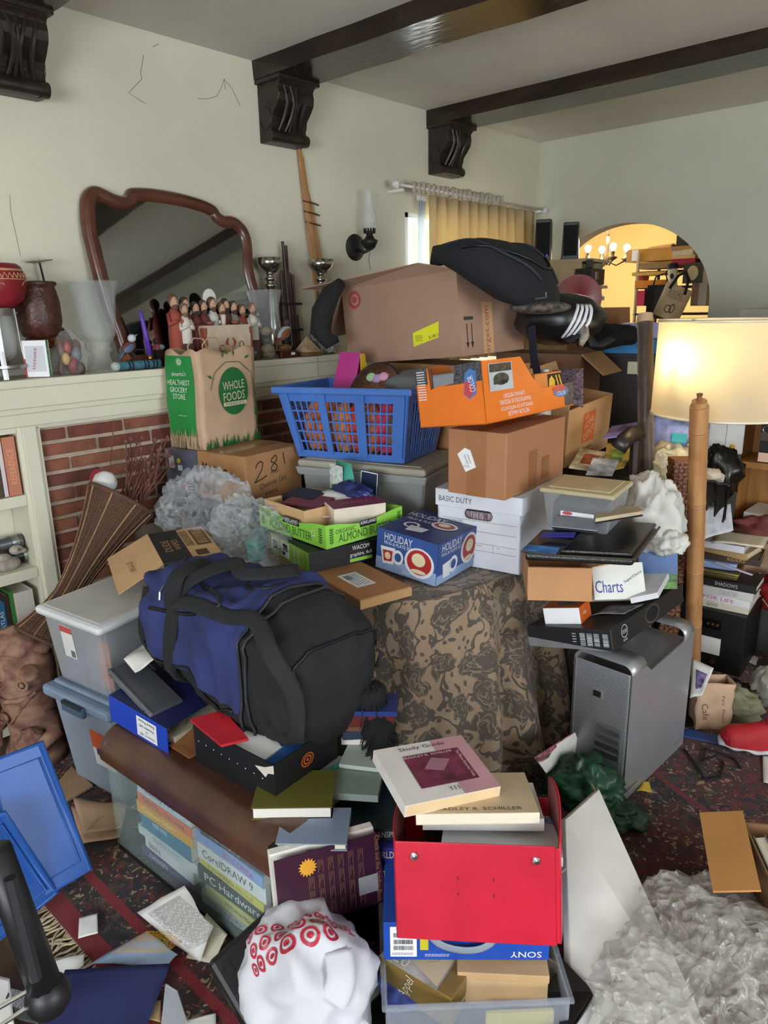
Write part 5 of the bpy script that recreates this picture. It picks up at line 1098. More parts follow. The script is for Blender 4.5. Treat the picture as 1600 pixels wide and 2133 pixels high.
# ---- clear plastic bag, teal boxes, wipes carton
t = thing('plastic_bag', 'crumpled clear plastic bag in front of the 281 carton', 'bag', (-2.3, 1.59, .716))
blob('bag_film', clear('#d9dce0', .17, .15, .8, 30, .3), t, (-.1, .0, .12), (.17, .13, .15), .22, 2, 3, 30, .5, flat=-.115, smooth=False)
blob('bag_fold', clear('#d9dce0', .17, .15, .8, 30, .3), t, (.15, .03, .08), (.17, .12, .11), .25, 2.4, 6, 30, .5, flat=-.078, smooth=False)
for i, (x, y, z, c) in enumerate(((-2.0, 1.6, .72, '#2f9a8c'), (-2.1, 1.71, .72, '#20776c'))):
    t = thing('teal_box', ['small teal box poking out of the clear plastic bag', 'darker teal box behind the clear plastic bag'][i], 'box', (x-.13, y, z), rz=-30+50*i)
    bx('box', -.04, -.03, 0, .04, .03, .07, mat(c, .5), t); bx('lid', -.042, -.032, .05, .042, .032, .072, mat(c, .4), t)
t = thing('wipes_carton', 'brown carton with black band tipped open beside the duffel bag', 'box', (-2.2, 1.35, .694), rz=-22, ry=2, rx=1)
d3 = (.335, .2, .132); w, d, h = d3; bx('carton', -w/2, -d/2, 0, w/2, d/2, h, CARDL, t, .003)
dd = Dec(d3); dd.rect('T', 0, 0, 1, .5); dd.rect('R', 0, 0, .5, 1); dd.build('black_band', INK, t)
dd = Dec(d3); dd.e = .0014; dd.text('T', 'DUDE', .5, .2, .12, .026, 180); dd.text('T', 'WIPES', .5, .36, .11, .022, 180); dd.build('band_lettering', mat('#b98a5c', .7, var=0), t)
dd = Dec(d3); dd.e = .001; dd.rect('T', .1, .7, .62, .95); dd.greek('T', .1, .52, .6, .66, 4, .5); dd.rect('T', .75, .6, .92, .8); dd.rect('R', .62, .3, .94, .85); dd.build('brown_print', mat('#54381f', .8, var=0), t)
dd = Dec(d3); dd.e = .0015; dd.bars('T', .13, .73, .59, .92, 16); dd.build('barcode_gaps', CARDL, t); Dec(d3).rect('R', .66, .38, .9, .77, .0015).build('barcode_gap', CARDL, t)
P = [V((-w/2, -d/2, h)), V((w/2, -d/2, h)), V((w/2-.02, -d/2-.15, h-.085)), V((-w/2, -d/2-.15, h-.07))]
q = MB().add(P, [(0, 1, 2, 3)]).build('flap', CARDL, t, solid=.004); eu = (P[3]-P[0]).normalized(); ev = V((1, 0, 0)); n3 = ev.cross(eu); n3 = n3 if n3.z > 0 else -n3; vs, fs, asp = text_geo('LET IT RIP')
o = MB(); o.v = [tuple(P[0]+V((.2, 0, 0))+eu*(.1-(y-.5)*.018)+ev*((x-.5)*.1)+n3*.003) for x, y in vs]; o.f = fs; o.build('flap_lettering', INK, q)
MB().add([(-w/2, -d/2, .0), (w/2-.04, -d/2, .0), (w/2-.08, -d/2-.1, -.055), (-w/2+.03, -d/2-.1, -.05)], [(0, 1, 2, 3)]).build('flap', CARD2, t, solid=.004)
tag(blob('plastic_liner', clear('#aeb6c0', .4, .15, .9, 30), None, (-2.385, 1.33, .72), (.05, .06, .035), .2, 3, 4, 16, .3, flat=-.03), 'crumpled clear liner in the mouth of the wipes carton', 'wrap')

# ================================================================ right side and back of the room
# ---- computer tower
t = thing('computer_tower', 'silver aluminium computer tower with perforated back standing on the rug', 'computer', (-.935, 2.325, 0), rz=-2.7)
AL = mat('#a2a3a4', .36, .45, var=.04, vs=3); w, d, h = .206, .475, .5
def prof(r, n=6): # rounded top profile in x,z
    P = [(-w/2, .03)]
    for i in range(n+1): a = PI-PI/2*i/n; P.append((-w/2+r+r*math.cos(a), h-r+r*math.sin(a)))
    for i in range(n+1): a = PI/2-PI/2*i/n; P.append((w/2-r+r*math.cos(a), h-r+r*math.sin(a)))
    return P+[(w/2, .03)]
Mxz = Matrix(((1, 0, 0, 0), (0, 0, 1, 0), (0, 1, 0, 0), (0, 0, 0, 1)))
MB().prism([(-w/2, .03), (-w/2, h-.065), (w/2, h-.065), (w/2, .03)], -d/2+.005, d/2-.005, Mxz).build('case', AL, t, bev=.002)
# wrap-around shells forming the handles front and back
for y0, y1 in ((-d/2, -d/2+.1), (d/2-.08, d/2)):
    P = prof(.032); b = MB(); n = len(P)
    for yy in (y0, y1): b.v += [(x, yy, z) for x, z in P]
    b.f = [(i, i+1, n+i+1, n+i) for i in range(n-1)]; b.build('handle', AL, t, smooth=2, solid=.005)
for s in (-1, 1):
    b = MB(); x = s*(w/2); b.add([(x, -d/2, .0), (x, d/2, .0), (x, d/2, h-.03), (x, d/2-.08, h-.045), (x, -d/2+.14, h-.06), (x, -d/2+.1, h-.03), (x, -d/2, h-.03)], [tuple(range(7))]); b.build('side_panel', AL, t, solid=.005)
# perforated rear panel: flat dark hexagons paint the shade inside its holes
bx('rear_panel', -w/2+.004, -d/2-.001, .02, w/2-.004, -d/2+.004, h-.03, mat('#b4b6ba', .36, .45, var=.03), t)
hb = MB(); yy = -d/2-.0016; k = 6
for j in range(68):
    for i in range(34):
        x = -w/2+.012+i*.0056+(.0028 if j % 2 else 0); z = .03+j*.0066
        if x > w/2-.012 or (-.02 < x < .085 and .1 < z < .27) or (-.03 < x < .01 and .35 < z < .385): continue
        n0 = len(hb.v); hb.v += [(x+.0017*math.cos(2*PI*q/k), yy, z+.0017*math.sin(2*PI*q/k)) for q in range(k)]; hb.f.append(tuple(range(n0, n0+k)))
o = hb.build('perforation_shade', mat('#1a1b1c', .8, var=0), t); o['kind'] = 'stuff'
bx('power_socket', -.03, yy-.004, .352, .008, yy, .382, mat('#9a9c9e', .4, .5), t, .003)
bx('socket_hole', -.025, yy-.0046, .356, .003, yy-.003, .378, BLACK, t, .003)
for q in (-.018, -.011, -.004): bx('pin', q-.001, yy-.006, .362, q+.001, yy-.004, .372, CHROME, t, 0)
bx('slot_frame', -.02, yy-.003, .1, .085, yy, .27, mat('#a0a2a4', .4, .7), t, .002)
for i, z in enumerate((.235, .205, .175, .145)):
    q = bx('slot_cover', -.008, yy-.006, z, .08, yy-.003, z+.02, mat('#8f9193', .35, .8) if i < 2 else mat('#4a4b4d', .5, .5), t, .002)
for i, (x, z) in enumerate(((.04, .085), (.055, .085), (.07, .085), (.045, .062), (.068, .062))): bx('port', x-.005, yy-.002, z, x+.005, yy, z+.016, mat('#202124', .5), t, .001)
for x, z in ((.042, .038), (.064, .034)): bx('network_port', x-.006, yy-.002, z, x+.006, yy, z+.012, mat('#b8babc', .4, .6), t, .001)
for s in (-1, 1):
    for yb in (-.2, .2): bx('foot', s*.085-.01, yb-.03, 0, s*.085+.01, yb+.03, .03, mat('#77797a', .4, .7), t, .003)
# ---- laptop carton on the tower, small orange box, card, open carton with software boxes
t = thing('laptop_carton', 'black laptop carton with oval handle hole lying across the tower', 'box', (-1.02, 2.29, .535), rz=1.1, rx=-2.5, ry=-13)
d3 = (.3, .6, .07); w, d, h = d3; bx('carton', -w/2, -d/2, 0, w/2, d/2, h, mat('#1b1b1c', .45, var=.1), t, .003)
Dec(d3).poly('F', [(0, 0), (1, 0), (0, .45)]).build('grey_base', mat('#77777a', .5), t)
dd = Dec(d3)
for u in (.64, .72, .8, .9): dd.bars('F', u, .2, u+.06, .8, 14, True)
dd.greek('F', .55, .3, .6, .8, 4); dd.build('barcode_print', mat('#c8ccd2', .6, var=0), t)
dd = Dec(d3); dd.ring('R', .15, .58, .04, .3, .88); dd.text('R', 'intel', .15, .6, .032, .018); dd.text('R', 'inside', .15, .2, .03, .011); dd.build('white_print', mat('#b9bbbd', .6, var=0), t)
dd = Dec(d3); dd.ring('R', .52, .52, .1, .42, .85); dd.build('handle_rim', mat('#4a4640', .4), t); Dec(d3).ell('R', .52, .5, .085, .34, .0006).build('handle_hole', mat('#070707', .9, var=0), t)
LT = Matrix.Translation((-1.02, 2.29, .535)) @ Matrix.Rotation(math.radians(1.1), 4, 'Z') @ Matrix.Rotation(math.radians(-13), 4, 'Y') @ Matrix.Rotation(math.radians(-2.5), 4, 'X')
t = thing('phone_box', 'small white box with orange top on the laptop carton', 'box', on(LT, -.04, -.215, .071), rz=9, ry=-13, rx=-2.5)
d3 = (.125, .1, .055); bx('box', -.0625, -.05, 0, .0625, .05, .055, WHITE, t, .002); dd = Dec(d3); dd.rect('T', 0, 0, 1, 1); dd.rect('R', 0, 0, 1, 1); dd.build('orange_sleeve', mat('#d9641e', .45), t)
Dec(d3).ell('T', .55, .55, .3, .3, .0012).build('grey_picture', mat('#6a6a66', .4), t); Dec(d3).poly('T', [(.45, .5), (.55, .4), (.7, .55), (.58, .66)], .0016).build('black_picture', mat('#1c211e', .4), t); Dec(d3).text('R', 'orange', .4, .5, .03, .01, e=.0014).build('lettering', WHITE, t)
tag(sheet('grey_card', mat('#8d8d92', .4, var=.3, vs=40), [on(LT, .02, -.17, .074), on(LT, .12, -.13, .074), on(LT, .14, -.02, .076), on(LT, .03, -.05, .074)], None, .004), 'grey printed card lying on the laptop carton', 'card')
t = thing('open_carton', 'small open brown carton with its flap hanging above the orange topped box', 'box', tuple(V((-1.071, 1.997, 0.712))+V((-.059, .081, 0))), rz=36)
d3 = (.2, .2, .1); carton(t, .2, .2, .1, CARD, .004, [('R', .1, 75, CARDL)])
b = MB(); b.add([(-.1, -.104, .1), (.1, -.104, .1), (.1, -.135, -.0), (-.1, -.135, -.0)], [(0, 1, 2, 3)]); b.build('flap', CARD, t, solid=.004)
t = thing('software_box', 'white software box with blue lettering tilted in the open carton', 'box', (-0.955, 2.170, 0.740), rz=44, rx=-30)
d3 = (.17, .04, .12); bx('box', -.085, -.02, -.06, .085, .02, .06, mat('#d9d8d0', .5), t)
for o in [Dec(d3).text('F', 'Charts', .3, .35, .09, .04, e=.0012).build('blue_lettering', mat('#2a3c90', .5, var=0), t), Dec(d3).text('F', 'SuperCharts', .78, .6, .07, .012, 30, .0012).build('dark_lettering', mat('#3a3f5a', .5, var=0), t)]: o.location.z = -.06
t = tag(slab('torn_white_box', mat('#cfd0d2', .6), [(-0.893, 2.150, 0.685), (-0.823, 2.195, 0.709), (-0.849, 2.346, 0.725), (-0.924, 2.329, 0.712)], .02, None), 'torn white box lid beside the software box', 'box')
t = thing('zip_portfolio', 'black leather zip portfolio lying under the clear tub', 'folder')
PA = [(-1.127, 1.874, 0.856), (-0.836, 2.003, 0.867), (-0.889, 2.313, 0.883), (-1.153, 2.184, 0.883)]
lea = mat('#1c1a18', .32, var=.1, bump=.35, bs=160); slab('body', lea, PA, .022, t, .008)
PB = [V(p)*.97+V((sum(V(q)[i] for q in PA)/4 for i in range(3)))*.03+V((0, 0, .026)) for p in PA]; slab('upper_cover', lea, PB, .014, t, .006)
MB().tube([V(PA[0])+V((0, 0, .024)), V(PA[1])+V((.004, -.004, .024)), V(PA[2])+V((.004, 0, .024))], .004, 6).build('zip', mat('#4a4438', .4, .5), t)
t = thing('brochure', 'dark blue glossy brochure hanging off the zip portfolio', 'brochure')
slab('cover', mat('#171a2c', .25, var=.2), [(-1.105, 1.814, 0.905), (-1.004, 1.850, 0.905), (-1.020, 2.042, 0.930), (-1.135, 1.991, 0.924)], .004, t, .001)
q = slab('blue_strip', mat('#2a6aa8', .3, var=.3, vs=30), [(-1.092, 1.802, 0.917), (-0.997, 1.833, 0.917), (-1.006, 1.870, 0.923), (-1.092, 1.833, 0.924)], .003, t, 0)
slab('purple_strip', mat('#2c2f8a', .3), [(-1.094, 1.905, 0.933), (-1.003, 1.948, 0.937), (-1.009, 1.973, 0.945), (-1.094, 1.935, 0.938)], .003, t, 0)
for i, (lb, c, P, th) in enumerate((('grey plastic document tray under the clear tub', '#8a8f9c', [(-1.095, 1.979, 0.946), (-0.952, 2.000, 0.953), (-0.986, 2.085, 0.962), (-1.128, 2.066, 0.957)], .004), ('curved cream folder sticking out below the clear tub', '#b9a888', [(-0.962, 2.002, 0.981), (-0.889, 2.180, 0.979), (-0.950, 2.287, 0.961), (-1.051, 2.197, 0.966)], .012))):
    t = thing('document_tray' if i == 0 else 'folder', lb, 'tray' if i == 0 else 'folder'); slab('panel', mat(c, .5), P, th, t); slab('edge', mat('#20242c', .5), [tuple(V(p)-V((0, 0, .006))) for p in P], .004, t)
# ---- clear shoe-box tub
t = thing('clear_tub', 'small clear plastic tub with dusty lid and barcode label', 'tub', (-1.019, 2.004, 0.978), rz=27)
t.rotation_euler.z = math.radians(10); t.location = (-1.09, 2.191, .905)
CT = clear('#b9bcbc', .28, .12)
b = MB(); b.frust(.2, .19, .228, .218, 0, .125); b.f = [f for i, f in enumerate(b.f) if i != 1]; b.build('tub_body', CT, t, bev=.012)
MB().box(-.122, -.117, .125, .122, .117, .14).build('lid', clear('#c0b48e', .78, .4), t, bev=.006); MB().box(-.1, -.09, .14, .1, .09, .144).build('lid_panel', clear('#c6ba94', .78, .4), t, bev=.003)
MB().box(-.09, -.085, .006, .09, .085, .1).build('dark_contents', mat('#3a3c44', .8, var=.4, vs=15), t, bev=.02)
dd = Dec((.21, .2, .12)); dd.rect('F', .26, .12, .78, .58, .006); dd.build('label', WHITE, t); dd = Dec((.21, .2, .12)); dd.rect('F', .28, .22, .54, .46, .0072); dd.build('label_picture', mat('#3a5aa0', .5, var=.4, vs=40), t)
dd = Dec((.21, .2, .12)); dd.ell('F', .37, .53, .08, .05, .0074); dd.build('red_mark', mat('#c04a4a'), t); dd = Dec((.21, .2, .12)); dd.bars('F', .58, .2, .75, .42, 12); dd.build('barcode', INK, t).location.y = -.0066
MB().ball((.04, -.08, .015), (.03, .012, .01), 6).build('red_object', mat('#a83038'), t, smooth=True)
# ---- white plastic bag, woven column, magazine, bamboo pole, wrapped roll
t = thing('white_bag', 'bunched white plastic shopping bag behind the zip portfolio', 'bag', (0, 0, 0))
WPB = translucent('#dedcd2', .25); c0 = V((-0.961, 2.450, 0.901))
blob('bag_film', WPB, t, c0, (.085, .08, .125), .25, 2, 12, 34, .3, rf=4); blob('bag_tail', WPB, t, V((-0.884, 2.411, 0.833)), (.05, .05, .035), .3, 2.4, 4, 20, .3); blob('bag_top', WPB, t, V((-1.014, 2.490, 0.984)), (.05, .05, .05), .3, 2.4, 7, 20, .3)
t = thing('travel_magazine', 'upright magazine with a blue sky cover behind the white bag', 'magazine', (-0.919, 2.419, 0.714), rz=38, rx=-14)
d3 = (.13, .008, .17); bx('pages', -.065, -.004, -.06, .065, .004, .11, PAGESW, t, 0)
b = MB(); b.box(-.066, -.0055, -.061, .066, -.004, .111).build('blue_cover', mat('#2c5a96', .3, var=.2, vs=8), t); Dec((.13, .012, .17)).text('F', 'NOW', .6, .52, .08, .026, e=.0008).build('title', WHITE, t)
b = MB(); b.box(-.066, -.0062, -.061, .066, -.0055, -.01).build('green_field', mat('#5f8a3a', .5, var=.4, vs=40), t)
WK = bpy.data.materials.new('m_wicker'); WK.use_nodes = True; N, L = nt(WK); tc = N.new('ShaderNodeTexCoord'); ck = N.new('ShaderNodeTexChecker'); ck.inputs['Scale'].default_value = 85; ck.inputs[1].default_value = lin('#8a5630'); ck.inputs[2].default_value = lin('#55301a'); L.new(tc.outputs['Object'], ck.inputs[0]); L.new(ck.outputs[0], N['Principled BSDF'].inputs[0]); N['Principled BSDF'].inputs['Roughness'].default_value = .6
t = thing('woven_column', 'tall brown woven wicker stand beside the bamboo pole', 'stand', (-.985, 2.73, 0), rz=40)
hgt = 1.055; b = MB()
for zi in range(72):     # woven strips over and under
    z = hgt*zi/72
    for s in range(4):
        M = Matrix.Rotation(s*PI/2, 4, 'Z')
        for k in range(4):
            o_ = .0018 if (k+zi) % 2 else -.0012; b.box(-.036+k*.018, -.036-o_-.001, z+.001, -.036+k*.018+.016, -.034-o_, z+.0135, M)
o = b.build('woven_strip', WK, t); o['kind'] = 'stuff'
bx('core', -.034, -.034, 0, .034, .034, hgt, mat('#3a2416', .8), t, 0); b = MB(); b.box(-.038, -.038, hgt-.008, .038, .038, hgt+.004).build('top_rim', mat('#7a4a26', .7), t)
t = thing('bamboo_pole', 'thick bamboo pole with a stub on top in front of the lamp', 'pole')
p0, p1 = V((-0.930, 2.953, 0.000)), V((-0.858, 2.495, 1.288))
BA = bpy.data.materials.new('m_bamboo'); BA.use_nodes = True; N, L = nt(BA); bs = N['Principled BSDF']; bs.inputs['Roughness'].default_value = .38
tc = N.new('ShaderNodeTexCoord'); mp = N.new('ShaderNodeMapping'); mp.inputs['Scale'].default_value = (60, 60, 4); L.new(tc.outputs['Object'], mp.inputs[0]); nz = N.new('ShaderNodeTexNoise'); nz.inputs['Scale'].default_value = 1; L.new(mp.outputs[0], nz.inputs['Vector'])
n2 = N.new('ShaderNodeTexNoise'); n2.inputs['Scale'].default_value = 7; L.new(tc.outputs['Object'], n2.inputs['Vector'])
c_a = ramp(nz.outputs['Fac'], [(.3, '#a9774a'), (.7, '#bd8d5e')]); dk = ramp(n2.outputs['Fac'], [(.58, '#000000'), (.72, '#ffffff')]); L.new(mix(mth('MULTIPLY', dk, .6), c_a, lin('#6a4430')), bs.inputs['Base Color'])
dirn = (p1-p0); Lp = dirn.length; R0 = .031
pr = []
for f, seg in ((0, 0), (.3, 1), (.5, 1), (.72, 1), (.93, 1)):
    if seg: pr += [(R0*.985, Lp*f-.012), (R0*1.03, Lp*f-.003), (R0*.96, Lp*f), (R0*1.03, Lp*f+.003), (R0*.985, Lp*f+.012)]
    else: pr.append((R0, 0))
pr += [(R0*.98, Lp)]
q = dirn.to_track_quat('Z', 'X').to_matrix().to_4x4(); t.matrix_world = Matrix.Translation(p0) @ q
MB().lathe([(0, 0)]+pr+[(R0*.8, Lp), (R0*.78, Lp+.018), (0, Lp+.018)], 28).build('culm', BA, t, smooth=2)
MB().lathe([(.009, Lp+.018), (.008, Lp+.035), (.011, Lp+.043), (0, Lp+.038)], 8).build('broken_stub', mat('#8a5a38', .7), t)
for f in (.3, .5, .72, .93): MB().lathe([(R0*.975, Lp*f-.0012), (R0*1.0, Lp*f), (R0*.975, Lp*f+.0012)], 28).build('node_line', mat('#7a5030', .6), t, smooth=True)
t = thing('wrapped_roll', 'dark brown roll wrapped in clear film standing left of the lamp', 'roll')
pa, pb = V((-1.152, 2.830, 0.913)), V((-1.264, 2.965, 1.543)); pa = pb+(pa-pb)*2.6; pa = pb+(pa-pb)*((pb.z-.01)/(pb.z-pa.z))
MB().cyl(pa, pb, .03, .03, 18).build('roll', mat('#2e1d18', .35, var=.3, vs=10), t, smooth=2); MB().cyl(pa, pb, .0318, .0318, 18).build('clear_film', clear('#c9b8a8', .06, .15, 1, 18), t, smooth=2)
MB().cyl(pb, pb+(pb-pa).normalized()*.035, .034, .03, 18).build('paper_end', KRAFT, t, smooth=2)
# ---- floor lamp: swing arm stand hidden behind the pole, large drum shade
t = thing('floor_lamp', 'lit floor lamp with a large cream drum shade', 'lamp')
lc = V((-0.924, 2.934, 1.381)); lr, lh = .255, .345; z0, z1 = lc.z-lh/2, lc.z+lh/2
SH = bpy.data.materials.new('m_shade'); SH.use_nodes = True; N, L = nt(SH); b_ = N['Principled BSDF']; b_.inputs['Base Color'].default_value = lin('#efe4c8'); b_.inputs['Roughness'].default_value = .9
tl = N.new('ShaderNodeBsdfTranslucent'); tl.inputs[0].default_value = lin('#f0dcae'); mx = N.new('ShaderNodeMixShader'); mx.inputs[0].default_value = .62; L.new(b_.outputs[0], mx.inputs[1]); L.new(tl.outputs[0], mx.inputs[2]); L.new(mx.outputs[0], N['Material Output'].inputs[0])
b = MB(); b.lathe([(lr, z0), (lr*.985, z1)], 64, Matrix.Translation((lc.x, lc.y, 0))); b.f = [f for f in b.f if len(f) == 4]; b.build('shade', SH, t, smooth=True)
for z, r in ((z0, lr), (z1, lr*.985)): MB().tube([(lc.x+r*math.cos(2*PI*i/64), lc.y+r*math.sin(2*PI*i/64), z) for i in range(64)], .005, 6, closed=True).build('shade_rim', mat('#e6dcc2', .7), t, smooth=True)
st = V((-0.955, 2.750, 1.157)); sx_, sy_ = st.x, st.y
IRN = mat('#2a2622', .4, .6)
MB().cyl((sx_, sy_, .02), (sx_, sy_, lc.z+.02), .01, n=12).build('pole', IRN, t, smooth=2); MB().lathe([(0, 0), (.13, 0), (.13, .015), (.02, .025), (0, .025)], 32, Matrix.Translation((sx_, sy_, .001))).build('base', IRN, t, smooth=2)
MB().tube([(sx_, sy_, lc.z+.01), (lc.x, lc.y, lc.z+.01)], .007, 8).build('swing_arm', IRN, t)
for k in range(3): a = 2*PI*k/3+.4; MB().tube([(lc.x, lc.y, z1-.02), (lc.x+lr*.98*math.cos(a), lc.y+lr*.98*math.sin(a), z1-.004)], .003, 6).build('spider', IRN, t)
bp_ = V((-1.021, 2.731, 1.414)); BULB = mat('#fff0d0', .5, emit=14, var=0); MB().ball(bp_, .03, 10).build('bulb', BULB, t, smooth=True); MB().cyl(bp_+V((0, 0, -.07)), bp_+V((0, 0, -.025)), .014, n=12).build('socket', IRN, t); MB().tube([bp_+V((0, 0, -.06)), (sx_, sy_, lc.z-.05)], .006, 6).build('socket_arm', IRN, t)
pl = bpy.data.lights.new('lamp_bulb', 'POINT'); pl.energy = 11; pl.color = (1, .8, .5); pl.shadow_soft_size = .04; po = bpy.data.objects.new('lamp_bulb', pl); COL.objects.link(po); po.location = bp_
# ---- HOME carton, dark carton, black cabinet with blue boxes, unseen support table added behind
t = thing('added_support_table', 'dark table added to carry cartons behind the damask sofa', 'table', (-1.75, 3.2, 0)); bx('table_top', -.55, -.35, .84, .4, .32, .87, mat('#2a2320', .5), t)
for sx in (-.5, .4):
    for sy in (-.3, .28): bx('leg', sx-.025, sy-.025, 0, sx+.025, sy+.025, .84, mat('#2a2320', .5), t)
t = thing('moving_carton', 'open tan moving carton with an orange square logo', 'box', (-1.56, 2.87, 1.0), rz=87.8, rx=6, ry=-6)
d3 = (.36, .246, .243); carton(t, *d3, mat('#c39a6c', .85, var=.05), .005, [('L', .1, -30, CARDL), ('B', .11, 25, CARDL)])
Dec(d3).poly('F', [(.34, .3), (.62, .3), (.62, .84), (.34, .84)]).build('orange_logo', mat('#d06a34', .7), t)
dd = Dec(d3); dd.e = .0016; dd.text('F', 'THE', .42, .75, .03, .016, 24); dd.text('F', 'HOME', .48, .64, .08, .03, 24); dd.text('F', 'DEPOT', .49, .47, .09, .03, 24); dd.build('logo_lettering', mat('#d9b48a', .7, var=0), t)
dd = Dec(d3); dd.text('F', 'How doers', .48, .2, .09, .016); dd.text('F', 'get more done.', .5, .1, .12, .016); dd.build('slogan', mat('#4a3424', .7, var=0), t)
t = thing('dark_carton', 'large open brown carton behind the orange toy box', 'box', (-1.83, 3.2, .872), rz=8)
carton(t, .42, .28, .53, CARDD, .005, [('F', .12, 172, CARDD), ('R', .14, 130, CARDL)])
tag(slab('patterned_folder', mat('#7a6a78', .6, var=.4, vs=90), [(-1.466, 2.604, 1.262), (-1.345, 2.632, 1.230), (-1.418, 2.757, 1.365), (-1.535, 2.716, 1.354)], .01, None), 'grey zigzag patterned folder leaning behind the toy box', 'folder')
t = thing('black_cabinet', 'tall black metal file cabinet with a small paper sticker', 'cabinet', (-1.6, 3.77, 0), rz=8)
bx('body', -.2, -.2, 0, .2, .25, 1.38, mat('#3a3532', .45, var=.08), t, .004)
for z in (.1, .55, 1.0): bx('drawer', -.19, -.206, z, .19, -.2, z+.36, mat('#35302d', .45), t, .002)
bx('sticker', -.02, -.209, 1.28, .05, -.207, 1.34, mat('#d8d8b8'), t, 0); bx('blue_tag', .17, -.209, 1.1, .2, -.207, 1.2, mat('#3a78b8'), t, 0)
for i, (lb, x, y, z, w, d, h, c, tx) in enumerate((('bright blue carton lid on the black cabinet', -1.6, 3.66, 1.382, .24, .3, .06, '#2f86c8', 'NUMBER'), ('pale lavender box behind the bright blue lid', -1.62, 3.8, 1.445, .2, .12, .075, '#a8a8d0', None), ('navy blue box above the lavender box', -1.86, 4.28, 1.3, .2, .16, .2, '#2c4684', None))):
    t = thing('blue_box', lb, 'box', (x, y, z), rz=10, group='blue boxes on the black cabinet'); bx('box', -w/2, -d/2, 0, w/2, d/2, h, mat(c, .5), t)
    bx('lid_edge', -w/2-.002, -d/2-.002, h-.02, w/2+.002, d/2+.002, h+.001, mat(c, .4), t)
t = thing('brown_open_box', 'open brown box with raised flaps right of the red disc', 'box', (-2.02, 4.1, 1.2), rz=12)
carton(t, .3, .25, .3, CARD2, .005, [('F', .08, 30, CARD2), ('R', .14, 150, CARDL), ('L', .1, -30, CARDD), ('B', .1, -10, CARD2)])
t = thing('box_stack', 'plain carton under the open brown box at the back', 'box', (-2.05, 4.1, 0), rz=12); bx('carton', -.2, -.16, 0, .2, .16, 1.195, CARDD, t); bx('tape', -.03, -.1615, 0, .03, -.16, 1.195, TAPE, t, 0)  # unseen filler carton, assumed to carry the open box
tag(blob('black_clothes', BLACKF, None, (-1.579, 3.216, 1.477), (.16, .1, .05), .25, 2.5, 3, 18, .2), 'heap of black clothes between the sport bag and the blue boxes', 'clothes')
t = thing('red_disc', 'large red enamel disc with a silver hub at the back', 'disc', (-2.061, 3.895, 1.650), rz=32)
MB().lathe([(0, 0), (.03, .0), (.1, .01), (.125, .03), (.128, .045), (.12, .045), (0, .03)], 36, Matrix.Rotation(PI/2, 4, 'X')).build('dish', mat('#8e1a2c', .25, coat=.5), t, smooth=2)
MB().ball((.02, -.008, .02), (.03, .012, .03), 10).build('hub', CHROME, t, smooth=True); MB().cyl((.02, -.02, .02), (-.09, -.04, -.01), .005, n=8).build('handle', CHROME, t)
# ---- cabinet with speakers
t = thing('beige_cabinet', 'beige open cabinet left of the arch with electronics inside', 'cabinet', (-2.62, 4.72, 0), rz=6)
BG = mat('#b9a888', .6); w, d, H_ = .44, .34, 1.905
for a in ((-w/2, -d/2, 0, -w/2+.02, d/2, H_), (w/2-.02, d/2-.02, 0, w/2, d/2, H_), (-w/2, d/2-.02, 0, w/2, d/2, H_)): bx('panel', *a, BG, t)
bx('side_face', -w/2, -d/2, 0, w/2-.02, -d/2+.018, H_-.02, BG, t)
for z in (H_-.02, 1.72, 1.45): bx('shelf', -w/2, -d/2, z, w/2+.04, d/2, z+.02, BG, t)
t = thing('radio', 'dark electronics unit on the cabinet shelf', 'radio', (-2.4, 4.68, 1.742), rz=6); bx('body', -.05, -.12, 0, .06, .12, .1, mat('#2c2a28', .4, var=.4, vs=40), t); bx('dial', .06, -.05, .03, .065, .0, .08, STEEL, t)
t = thing('camera_gadget', 'small black gadget at the corner of the cabinet', 'gadget', (-2.36, 4.6, 1.845), rz=20); bx('body', -.02, -.03, 0, .02, .03, .05, BLACK, t); MB().tube([(0, 0, .0), (.02, -.02, -.06), (.01, -.02, -.12)], .003, 5).build('cable', BLACK, t)
t = thing('white_shelf_box', 'white flat router box below the radio', 'box', (-2.38, 4.6, 1.64), rz=6); bx('body', -.07, -.1, 0, .09, .12, .03, WHITE, t, .006); bx('front_strip', .09, -.09, .008, .091, .1, .02, mat('#9a9a9a'), t, 0)
for i, (x, y, s) in enumerate(((-2.74, 4.66, 1.0), (-2.6, 4.78, .92))):
    t = thing('speaker', ['taller black desktop speaker with blue light', 'second black desktop speaker behind the first'][i], 'speaker', (x, y, 1.907), rz=26, group='desktop speakers on the cabinet'); h = .265*s
    b = MB(); b.frust(.115, .13, .1, .12, 0, h); b.build('enclosure', mat('#161618', .35), t, bev=.006); bx('grille', -.045, -.068, .03, .045, -.064, h-.02, mat('#0e0e10', .9, bump=.5, bs=300), t)
    if i == 0: MB().ball((.03, -.07, .035), .004, 6).build('blue_light', mat('#3030ff', .5, emit=6, var=0), t)
